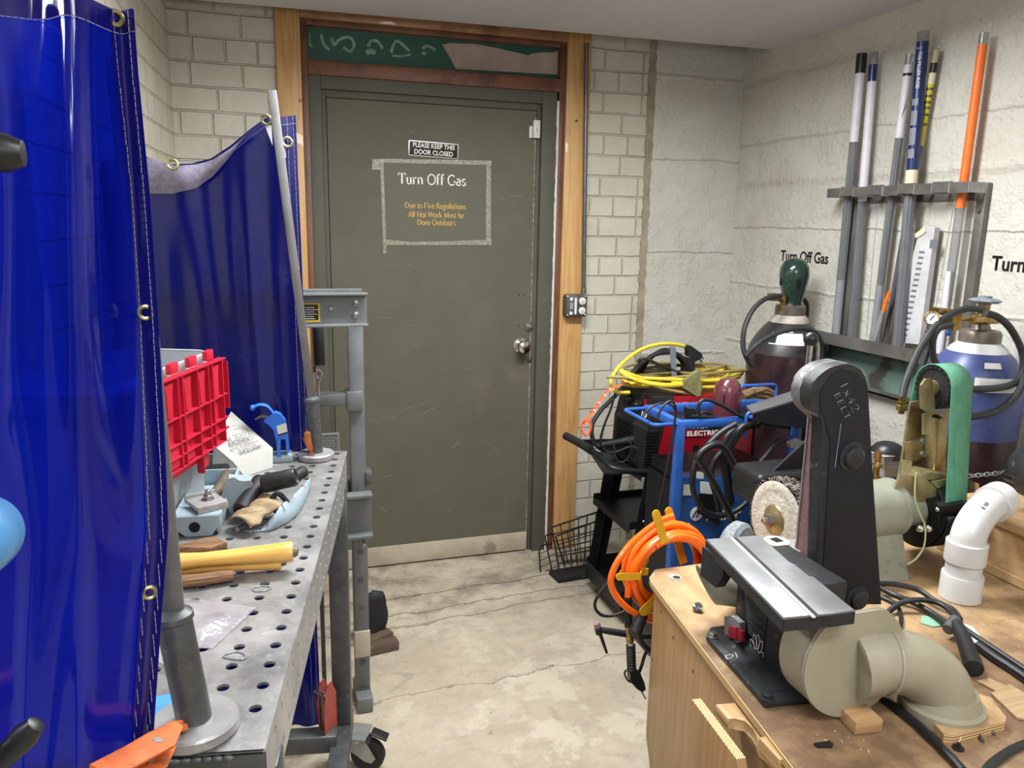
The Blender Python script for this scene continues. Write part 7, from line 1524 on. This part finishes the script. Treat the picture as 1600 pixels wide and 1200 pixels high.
# D shape: right side squared off towards the elbow
prof = [(x_ if x_ < .0 else x_*1.02, z_) for x_, z_ in prof]
k = MB(TR(dcx, YD, dz) @ Matrix(((1, 0, 0, 0), (0, 0, 1, 0), (0, 1, 0, 0), (0, 0, 0, 1)))); k.prism(prof, .004); k.build('front_plate', 'duct_beige', du)
k = MB(TR(dcx, YD+.003, dz) @ Matrix(((1, 0, 0, 0), (0, 0, 1, 0), (0, 1, 0, 0), (0, 0, 0, 1)))); q_ = [(x_*.985, min(.050, z_*.985)) for x_, z_ in prof]; k.prism(q_, .066); k.build('drum', 'duct_beige', du)
k = MB(); k.tube([(dcx+x_*.99, YD+.006, dz+z_*.99) for x_, z_ in prof], .0024, 6, closed=True, sp=False); k.build('glue_seam', 'dusty_cast' if False else 'pvc_grey', du)
ep = [Vector((dcx+.07, 1.005, dz-.012)), Vector((1.03, .998, .838)), Vector((1.09, .985, .830)), Vector((1.13, .970, .805)), Vector((1.145, .962, .775)), Vector((1.148, .960, .750))]
ep = [Vector((p.x-.062, p.y-.033, p.z)) for p in ep]
k = MB(); k.tube(ep, .054, 32, 8); k.build('elbow', 'duct_beige', du)
k = MB(); k.tube([ep[0], ep[0].lerp(ep[1], .9)], .0575, 32, sp=False); k.build('coupling', 'duct_beige', du)
k = MB(axis(ep[1].lerp(ep[2], .3), ep[2])); k.ring(.0545, .0035, None, 40, 8); k.build('pipe_collar', 'duct_beige', du)
k = MB(TR(ep[-1].x, ep[-1].y, ZB+.0005)); k.lathe([(.066, 0), (.068, .004), (.068, .024), (.061, .028), (.057, .040), (.054, .048), (.048, .048)], 40); k.build('flange', 'duct_beige', du)
p_ = at(1495, 1060, Y=.92); 
pw = thing('plywood_pad', 'square pale plywood pad under the beige duct elbow', 'board', (ep[-1].x, ep[-1].y, ZB))
PQ = [B(a_, c_, .018) for a_, c_ in ((1450, 1106), (1454, 1124), (1475, 1147), (1490, 1149), (1571, 1128), (1572, 1120), (1548, 1090), (1530, 1084))]
k = MB(); k.prism([(p.x, p.y) for p in PQ], .0172, TR(z=ZB+.0005)); k.build('board', 'ply_layers', pw, smooth=0)
k = MB(); k.prism([(p.x, p.y) for p in PQ], .0005, TR(z=ZB+.0178)); k.build('top_face', 'pale_wood', pw, smooth=0)
k = MB(); p_ = B(1345, 1128); k.box((p_.x-.005, p_.y+.02, ZB+.0118), (.05, .10, .0225), TR(rz=-.12), bev=.001); tag(k.build('wood_block', 'block_wood'), 'pale wooden block wedged under the beige duct drum', 'block')
# --- bench grinder with buffing wheel and belt attachment
mat('grinder_green', (150, 152, 136), (136, 138, 122), rough=.48, scale=12, c3=(120, 120, 106), s3=8, t3=.6); mat('cotton', (204, 198, 186), (184, 174, 160), rough=.95, scale=60, bump=.6, bscale=120); mat('cotton_dark', (98, 88, 84), (150, 138, 130), rough=.95, scale=50, bump=.8, bscale=120)
mat('gold_steel', (182, 164, 120), (128, 114, 84), rough=.3, metal=.65, scale=14, c3=(104, 98, 84), s3=12); mat('belt_green', (92, 150, 120), (78, 134, 106), rough=.85, scale=70, stretch=(1, 1, .3), bump=.2, bscale=200); mat('pale_disc', (206, 200, 176), rough=.5)
YG, ZG = 1.45, .893
bgx = thing('bench_grinder', 'grey green bench grinder with cotton buffing wheel and green belt attachment', 'grinder', (1.3, YG, ZB))
wxc = at(1212, 812, Y=YG).x; zw = at(1212, 812, Y=YG).z
MX = lambda x_, z_=ZG, y_=YG: Matrix(((0, 0, 1, x_), (1, 0, 0, y_), (0, 1, 0, z_), (0, 0, 0, 1)))       # lathe axis along +x
wa = Vector((-1, -.03, .03)).normalized()
MW = axis(Vector((wxc+.02, YG, zw)), Vector((wxc+.02, YG, zw))+wa)
r = random.Random(6); RWH = .094
k = MB(MW)
def fl(u, v):
    a_ = 2*pi*u; R_ = RWH*(1+.045*sin(a_*41+v*9)*sin(a_*17+1)+.03*sin(a_*67+v*5)); return Vector((R_*cos(a_), R_*sin(a_), -.022+.044*v))
k.grid(fl, 220, 9, closeu=True); 
k.build('cotton_edge', 'cotton_dark', bgx, smooth=30)
k = MB(MW); k.lathe([(0, -.022), (RWH*.985, -.022), (RWH*.985, -.0225)], 60); k.lathe([(RWH*.96, .021), (RWH*.90, .0235), (RWH*.72, .025), (RWH*.66, .0235), (RWH*.6, .0255), (.03, .025)], 60); k.build('buffing_wheel', 'cotton', bgx)
k = MB(MW @ TR(z=.025)); k.lathe([(.036, 0), (.034, .003), (.022, .007), (.019, .009), (0, .009)], 28); k.build('wheel_flange', 'gold_steel', bgx)
k = MB(MW @ TR(z=.033)); k.lathe([(.0155, 0), (.0155, .012), (.0075, .0122), (.0075, .022), (.006, .024), (0, .024)], 6); k.build('spindle_nut', 'zinc', bgx)
k = MB(); k.cyl(Vector((wxc+.02, YG, zw)), (1.33, YG, ZG), .014, n=16); k.build('spindle', 'dark_steel', bgx)
k = MB(MX(1.24)); k.lathe([(.05, 0), (.066, .02), (.070, .05), (.070, .20), (.066, .215), (.052, .222), (.050, .27), (.046, .29)], 40); k.build('motor_body', 'grinder_green', bgx)
k = MB(MX(1.435)); k.lathe([(.0712, 0), (.0722, .004), (.0712, .012)], 40); k.build('seam_ring', 'grinder_green', bgx)
k = MB(); ft2 = [(-.085, 0), (.085, 0), (.045, .115), (-.045, .115)]
k.prism(ft2, .19, Matrix(((0, 0, 1, 1.255), (1, 0, 0, YG), (0, 1, 0, ZB+.0005), (0, 0, 0, 1))), bev=.004); k.build('foot', 'grinder_green', bgx)
XB0, XB1 = at(1481, 700, Y=1.40).x, at(1512, 700, Y=1.40).x; wB = .064; xbc = 1.565
ZI = at(1460, 605, Y=1.44).z-.004; YI = YG+.005; RI = .056; RC = .080; YC_, ZC_ = YG, ZG-.005
k = MB(MX(xbc-.028, ZI, YI)); k.lathe([(.016, 0), (.044, 0), (.046, -.003), (.051, -.003), (.053, 0), (.053, .056), (.044, .058), (.016, .058)], 36); k.build('idler_wheel', 'black_rubber', bgx)
k = MB(MX(xbc-.032, ZI, YI))
for i in range(22): a_ = 2*pi*i/22; k.box((.049*cos(a_), .049*sin(a_), .003), (.007, .004, .006), TR(rz=a_+.4))
k.build('tread', 'cart_black', bgx)
k = MB(MX(xbc-.05, ZI, YI)); k.lathe([(.014, -.004), (.014, .006), (.009, .007), (.009, .03)], 6); k.lathe([(.018, .008), (.018, .026)], 20); k.build('axle_bolt', 'gold_steel', bgx)
P = []; 
for i in range(17): a_ = pi*(1-i/16); P.append((YI-RI*cos(pi-a_) if False else YI+RI*cos(a_), ZI+RI*sin(a_)))
for i in range(17): a_ = -pi*i/16; P.append((YC_+RC*cos(a_), ZC_+RC*sin(a_)))
k = MB(); n_ = len(P)
V = [[k.b.verts.new((x_, p[0], p[1])) for x_ in (xbc-wB/2, xbc+wB/2)] for p in P]
for i in range(n_): k.b.faces.new((V[i][0], V[i][1], V[(i+1) % n_][1], V[(i+1) % n_][0]))
k.build('green_belt', 'belt_green', bgx, solid=.002, smooth=50)
k = MB(MX(xbc-.03, ZC_, YC_)); k.lathe([(0, 0), (.074, 0), (.077, .005), (.077, .055), (.074, .06), (0, .06)], 40); k.build('contact_wheel', 'black_rubber', bgx)
k = MB(MX(xbc-.048, ZC_, YC_)); P_ = [(.098*cos(radians(a_)), .098*sin(radians(a_))) for a_ in range(-185, 15, 8)]; k.prism(P_, .012); k.build('wheel_guard', 'cart_black', bgx)
k = MB(MX(xbc-.045, ZC_, YC_)); k.grid(lambda u, v: Vector((.100*cos(radians(175+185*u)), .100*sin(radians(175+185*u)), v*.095)), 26, 2); k.build('guard_rim', 'cart_black', bgx, solid=.003, smooth=60)
k = MB(); p0, p1 = at(1470, 792, Y=1.36), at(1525, 788, Y=1.36); k.prism([(0, 0), (.075, .004), (.09, -.0), (.075, -.06), (.02, -.075), (.004, -.02)], .09, frame(p0, (1, 0, 0), (0, -.12, 1)) @ TR(z=-.09), bev=.002); k.build('guard_flap', 'cart_black', bgx)
# gold coloured arm
def gold(L_, Y, t, nm='arm_plate'): k = MB(); slab(k, L_, Y+t, t); return k.build(nm, 'gold_steel', bgx)
gold([(1420, 628), (1434, 625), (1440, 640), (1441, 712), (1434, 730), (1405, 729)], 1.50, .006)
gold([(1412, 690), (1440, 682), (1440, 715), (1412, 722)], 1.49, .012, 'arm_channel')
k = MB(); p0, p1 = at(1464, 650, Y=1.47), at(1460, 738, Y=1.47); k.bar(p0, p1, .036, .036, (0, 1, 0), bev=.003); k.build('arm_post', 'gold_steel', bgx)
gold([(1440, 646), (1452, 646), (1451, 676), (1440, 678)], 1.455, .008, 'slide_bar')
gold([(1436, 612), (1437, 601), (1444, 591), (1452, 591), (1456, 600), (1458, 640), (1456, 648), (1437, 638)], 1.435, .006, 'fork_plate')
k = MB(); slab(k, [(1440, 640), (1479, 636), (1479, 643), (1452, 648)], 1.49, .05); k.build('fork_bridge', 'gold_steel', bgx)
for c_ in (690, 710): p_ = at(1445, c_, Y=1.455); k = MB(); k.lathe([(.0075, 0), (.0075, .006), (0, .007)], 6, axis((p_.x, 1.462, p_.z), (p_.x-.3, 0, p_.z))); k.build('bolt', 'zinc', bgx)
k = MB(); slab(k, [(1404, 737), (1428, 728), (1477, 737), (1477, 750), (1447, 752), (1430, 740), (1410, 742)], 1.46, .05); k.build('rest_plate', 'gold_steel', bgx)
gold([(1406, 742), (1406, 720), (1410, 718), (1422, 719), (1422, 738)], 1.41, .006, 'rest_tab')
gold([(1396, 760), (1404, 740), (1432, 743), (1432, 770), (1412, 778), (1390, 768)], 1.415, .006, 'side_bracket')
gold([(1432, 742), (1460, 757), (1463, 790), (1455, 815), (1446, 826), (1436, 805), (1430, 780)], 1.405, .005, 'v_bracket')
gold([(1452, 752), (1476, 748), (1476, 755), (1462, 762)], 1.40, .006, 'bracket_lip')
for a_, c_ in ((1438, 826), (1451, 826), (1465, 796)): p_ = at(a_, c_, Y=1.37); k = MB(); k.ball(p_, .0095 if a_ < 1460 else .006, n=12); k.build('bolt', 'chrome', bgx)
p_ = at(1516, 756, Y=1.42); k = MB(); slab(k, [(1513, 750), (1519, 752), (1519, 769), (1513, 767)], 1.42, .02); k.build('bracket_tab', 'gold_steel', bgx)
k = MB(); k.tube([at(a_, c_, Y=1.36) for a_, c_ in ((1432, 738), (1430, 755), (1430, 780), (1436, 800), (1444, 818), (1446, 835), (1443, 855), (1432, 872), (1418, 882))], .0022, 6); mat('wire_green', (176, 186, 140), rough=.4); tag(k.build('ground_wire', 'wire_green'), 'thin pale green wire looping down from the gold arm of the grinder', 'wire')
k = MB(); a_, b_ = at(1196, 848, Y=1.28), at(1230, 848, Y=1.28); c_ = at(1213, 846, Y=1.27); k.lathe([(.026, 0), (.026, .007), (.023, .009), (0, .009)], 36, TR(c_.x, c_.y, c_.z-.006)); rg_ = tag(k.build('round_insert', 'pale_disc'), 'pale round disc with a square hole behind the sander table', 'disc')
k = MB(); k.box((c_.x, c_.y, c_.z+.0034), (.019, .021, .001), TR(rz=.1)); k.build('square_hole', 'black_hole', rg_)
k = MB(); k.box((c_.x+.03, c_.y-.01, ZB+(c_.z-ZB-.008)/2), (.10, .06, c_.z-ZB-.008), bev=.004); tag(k.build('support_casting', 'cast_zinc'), 'pale grey cast support between the sander table and buffing wheel', 'support')
# --- small air pump behind the sander
apx = thing('air_pump', 'small pump with finned silver head, black dome and brass fittings behind the sander', 'pump', at(1385, 740, Y=1.74))
mat('pump_silver', (190, 188, 182), (164, 162, 156), rough=.4, metal=.4, scale=20)
p_ = at(1387, 702, Y=1.75); k = MB(); k.lathe([(.05, -.02), (.046, .0), (.034, .014), (.018, .021), (0, .023)], 28, TR(p_.x, p_.y, p_.z)); k.build('dome', 'black_plastic', apx)
k = MB()
for i in range(5): q = at(1384, 706+i*3.4, Y=1.75); k.box((q.x, 1.75, q.z), (.095, .09, .0032), bev=.001)
q = at(1384, 733, Y=1.75); k.box((q.x, 1.75, q.z+.012), (.085, .08, .052), bev=.006); k.build('head', 'pump_silver', apx)
k = MB(); q = at(1372, 712, Y=1.69); k.cyl(q+Vector((0, 0, -.012)), q+Vector((0, 0, .012)), .010, n=6); k.cyl(q+Vector((0, 0, -.05)), q+Vector((0, 0, -.012)), .007, n=10); k.build('fitting', 'brass_fit', apx)
k = MB(); k.tube([at(a_, c_, Y=1.68) for a_, c_ in ((1376, 726), (1371, 728), (1369, 736), (1369, 752))], .0085, 10); k.build('elbow_fitting', 'brass_fit', apx)
k = MB(); q = at(1388, 752, Y=1.75); k.box((q.x, 1.75, q.z/2), (.13, .13, q.z), bev=.01); k.build('housing', 'cart_black', apx)
# --- white plastic elbow pipe
mat('pvc_white', (206, 205, 204), (199, 197, 195), rough=.28, scale=12)
pv = thing('pipe_elbow', 'white plastic drain pipe elbow standing on the bench', 'pipe', B(1495, 938))
q0 = Vector((1.487, 1.262, ZB+.001)); px_ = lambda a_, c_, Y: at(a_, c_, Y=Y)
zt1 = at(1497, 897, Y=1.262).z
k = MB(TR(*q0)); h1 = zt1-q0.z; k.lathe([(.044, 0), (.0435, h1*.95), (.0425, h1), (.038, h1), (.038, h1*.8)], 40); k.build('coupling', 'pvc_white', pv)
h2 = at(1499, 878, Y=1.262).z-q0.z; k = MB(TR(*q0)); k.lathe([(.0375, h1*.8), (.0375, h2+.01)], 40); k.build('pipe', 'pvc_white', pv)
h3 = at(1501, 848, Y=1.262).z-q0.z; k = MB(TR(*q0)); k.lathe([(.036, h2), (.0425, h2), (.043, h2+.003), (.043, h3), (.0405, h3+.002), (.036, h3+.002)], 40); k.build('hub', 'pvc_white', pv)
c0 = q0+Vector((0, 0, h3)); R_ = .105; dirx = Vector((.92, .30, 0)).normalized(); P = [c0+Vector((0, 0, -.02))]
for i in range(11): a_ = radians(i*8.6); P.append(c0+dirx*(.115*(1-cos(a_)))+Vector((0, 0, .070*sin(a_))))
k = MB(); k.tube(P, .0365, 36, 3); k.build('bend', 'pvc_white', pv)
e0 = P[-1]; ed = (P[-1]-P[-2]).normalized(); k = MB(axis(e0-ed*.012, e0+ed)); k.lathe([(.036, 0), (.0425, 0), (.043, .004), (.043, .045), (.038, .047), (.038, .02)], 40); k.build('hub', 'pvc_white', pv)
k = MB(); q = P[7]+(CAM-P[7]).normalized()*0; nn = Vector((-.5, -.55, .67)).normalized(); td = (P[8]-P[6]).normalized(); nn = (nn-td*nn.dot(td)).normalized(); MM = frame(P[7]+nn*.0368, td, nn.cross(td))
for dx, w_ in ((-.010, .006), (.004, .012)): k.box((dx, 0, 0), (w_, .008, .0006), MM) if False else k._x(bmesh.ops.create_cube(k.b, size=1)['verts'], MM @ TR(dx, 0, 0) @ Matrix.Diagonal((w_, .007, .0006, 1)))
k.build('printed_mark', 'strap_grey', pv, smooth=0)
# --- plywood box on the right of the bench
wood_material('box_inside', (132, 92, 60), (110, 74, 46), 'x', 8, .6)
bxx = thing('plywood_box', 'open plywood box at the right edge of the bench behind the white pipe', 'box', (1.85, 1.3, ZB))
bx0, bx1, by0, by1 = 1.665, 2.10, 1.13, 1.50; zt_ = .875
for z_, nm in ((ZB+.0105, 'bottom'), (zt_, 'top')):
    k = MB(); k.box(((bx0+bx1)/2, (by0+by1)/2, z_), (bx1-bx0, by1-by0, .019)); o = k.build(nm, 'pale_wood', bxx)
    k = MB(); k.box(((bx0+bx1)/2, by0-.0008, z_), (bx1-bx0, .0014, .0186)); k.box((bx0-.0008, (by0+by1)/2, z_), (.0014, by1-by0, .0186)); k.build('layered_edge', 'ply_layers', o)
k = MB(); k.box((bx0+.02, (by0+by1)/2+.03, (ZB+zt_)/2+.005), (.02, by1-by0-.08, zt_-ZB-.03)); k.build('side', 'pale_wood', bxx)
k = MB(); k.box(((bx0+bx1)/2+.02, by0+.08, (ZB+zt_)/2+.005), (bx1-bx0-.06, .018, zt_-ZB-.03)); k.build('divider', 'box_inside', bxx)
mcx = thing('machine_housing', 'dark grey round machine housing cut by the right photo edge', 'machine', at(1640, 790, Y=1.44))
q = at(1642, 745, Y=1.44); k = MB(axis(q, q+Vector((-.45, -.88, .1)))); k.lathe([(0, .05), (.074, .05), (.086, .04), (.09, .02), (.09, -.05)], 48); k.build('cover', 'cast_black', mcx)
k = MB(); slab(k, [(1564, 739), (1588, 745), (1588, 756), (1572, 752), (1564, 745)], 1.40, .03); k.build('tab', 'cast_black', mcx)
k = MB(); k.box((q.x+.03, q.y+.0, (zt_+.0105+q.z-.05)/2), (.12, .1, q.z-.05-zt_-.0105+.04), bev=.01); k.build('foot', 'cast_black', mcx)
# --- cords and small things on the bench
def bcord(lb, P, r_, nm='power_cord', hs=None): 
    k = MB(); k.tube([B(a_, c_, r_+(hs[i] if hs else 0)) for i, (a_, c_) in enumerate(P)], r_, 10, 6); return tag(k.build(nm, 'cable_black'), lb, 'cable')
bcord('black cord on the bench curving furthest back behind the beige elbow', [(1375, 912), (1400, 913), (1435, 922), (1460, 938), (1488, 952), (1500, 968)], .0062, hs=[.02, .02, .015, .01, .01, .012])
bcord('black cord running straight from the sander to the grey plug', [(1375, 918), (1398, 930), (1428, 942), (1456, 958), (1480, 976)], .0065, hs=[.01, .01, .006, .004, .006])
bcord('black cord arching in front of the other cords to the plug', [(1386, 958), (1404, 944), (1425, 938), (1448, 938), (1470, 944), (1488, 958), (1494, 974)], .006, hs=[.0, .012, .02, .022, .022, .02, .016])
bcord('thin black cord looped beside the round beige drum', [(1374, 932), (1392, 940), (1404, 950), (1408, 968), (1406, 985)], .0045)
bcord('black cord lying straight to the right edge, upper of two', [(1500, 978), (1532, 1000), (1565, 1022), (1610, 1052)], .0065)
bcord('grey dusty cord lying straight to the right edge, lower of two', [(1528, 1008), (1555, 1028), (1580, 1044), (1612, 1066)], .009)
bcord('thick black cord running from under the beige drum to the lower photo edge', [(1376, 1088), (1400, 1106), (1430, 1130), (1460, 1158), (1488, 1186), (1505, 1205)], .0075)
pg2 = thing('cord_plug', 'grey and black plug of the cords lying against the beige elbow', 'plug', B(1515, 1030))
k = MB(); a_, b_ = B(1481, 984, .022), B(1499, 964, .034); k.lathe([(.011, 0), (.0125, .01), (.0125, .03), (.0135, .034), (.0135, .037), (0, .037)], 18, axis(a_, b_)); lab(k.build('cap', 'hood_grey', pg2), 'grey end cap')
k = MB(); k.tube([B(1494, 976, .03), B(1504, 995, .026), B(1512, 1015, .022), B(1522, 1045, .018)], lambda t: .013+.004*t, 12, 5); k.build('body', 'black_rubber', pg2)
def flat_piece(lb, nm, cat, L_, m, t=.001, h=.0006): k = MB(); k.prism([(p.x, p.y) for p in (B(a_, c_) for a_, c_ in L_)], t, TR(z=ZB+h)); return tag(k.build(nm, m, smooth=0), lb, cat)
mat('green_paper', (132, 176, 150), rough=.7); mat('scrap_white', (224, 224, 222), rough=.4)
flat_piece('scrap of pale green paper on the bench between elbow and cords', 'paper_scrap', 'paper', [(1440, 963), (1462, 964), (1475, 978), (1458, 980), (1438, 974)], 'green_paper')
flat_piece('white plastic scrap on the bench right of the grey plug', 'plastic_scrap', 'scrap', [(1504, 976), (1520, 983), (1532, 998), (1530, 1008), (1512, 1006)], 'scrap_white', .004)
wood_material('cardboard', (188, 160, 120), (170, 142, 104), 'x', 10, .8)
flat_piece('torn cardboard piece at the right edge of the bench, larger one', 'cardboard_scrap', 'cardboard', [(1548, 1086), (1578, 1072), (1606, 1090), (1606, 1128), (1588, 1124)], 'cardboard', .004)
flat_piece('torn cardboard piece next to the elbow pad, smaller one', 'cardboard_scrap', 'cardboard', [(1526, 1066), (1545, 1062), (1572, 1074), (1556, 1082)], 'cardboard', .003)
flat_piece('black bent plastic bit lying on the bench near the lower edge', 'plastic_bit', 'scrap', [(1271, 1164), (1296, 1160), (1302, 1165), (1300, 1169), (1276, 1169)], 'black_plastic', .003)
p_ = B(1497, 1170); ws = thing('rubber_washer', 'small black rubber washer with a stem and string near the bench front', 'washer', p_)
k = MB(TR(p_.x, p_.y, ZB+.0005, rx=.0)); k.lathe([(.009, 0), (.009, .002), (.0035, .003), (.003, .010), (0, .0105)], 20); k.build('washer', 'black_rubber', ws)
k = MB(); k.tube([B(1498, 1160, .008), B(1502, 1152, .010), B(1508, 1146, .006), B(1510, 1142, .002)], .0007, 5); k.build('string', 'scrap_white', ws)
for lb, A_, B__ in (('dark bolt lying on the bench in front of the elbow pad, left one', (1524, 1138), (1536, 1158)), ('dark bolt lying on the bench in front of the elbow pad, right one', (1536, 1140), (1556, 1146))):
    o = thing('bolt', lb, 'bolt', B(*A_)); a_, b_ = B(*A_, .004), B(*B__, .004); d_ = (b_-a_).normalized()
    k = MB(); k.cyl(a_, b_, .0028, n=10); k.build('shank', 'dark_steel', o); k = MB(); k.cyl(a_-d_*.003, a_+d_*.002, .0055 if False else .0038, n=6); k.build('head', 'dark_steel', o)
p_ = B(1090, 949, .009); k = MB(axis(p_, p_+Vector((-.5, -.5, .4)))); k.lathe([(.011, -.006), (.012, -.002), (.010, .005), (.006, .006), (.0055, -.003), (0, -.003)], 20); tag(k.build('chrome_nut', 'chrome'), 'shiny chrome cap nut on the bench left of the sander', 'nut')
k = MB(); k.tube([B(1606, 1160, .003), B(1580, 1172, .003), B(1552, 1192, .003), B(1540, 1208, .003)], .008, 8, flat=(1, .25)); tag(k.build('rubber_strip', 'cable_black'), 'flat black rubber strip at the lower right corner of the bench', 'strip')
# repeats carry a shared group phrase
for nm, ph in (('rod_tube', 'rod tubes in the wall rack'), ('filler_wire', 'filler wires in the wall rack'), ('gas_cylinder', 'gas cylinders by the right wall'), ('gas_hose', 'black gas hoses on the cylinders'), ('welding_cable', 'black cables around the welders'), ('power_cord', 'black power cords'), ('wire_rack', 'wire racks by the door'), ('rubber_grip', 'black grips in the wheel guard'), ('hammer_handle', 'yellow hammer handles'), ('wood_stick', 'brown sticks by the handles'), ('wire_clip', 'wire clips on the table'), ('locking_clamp', 'clamps holding the curtain stands'), ('welding_curtain', 'blue welding curtains'), ('wall_lettering', 'Turn Off Gas letterings on the wall'), ('extension_cord', 'extension cords on the red welder'), ('cardboard_scrap', 'cardboard scraps on the bench'), ('bolt', 'loose bolts on the bench'), ('nail', 'nails in the door surround'), ('gas_regulator', 'brass gas regulators'), ('welding_machine', 'welding machines in the corner')):
    for o in bpy.data.objects:
        if o.parent is None and o.name.split('.')[0] == nm and 'label' in o and 'group' not in o: o['group'] = ph
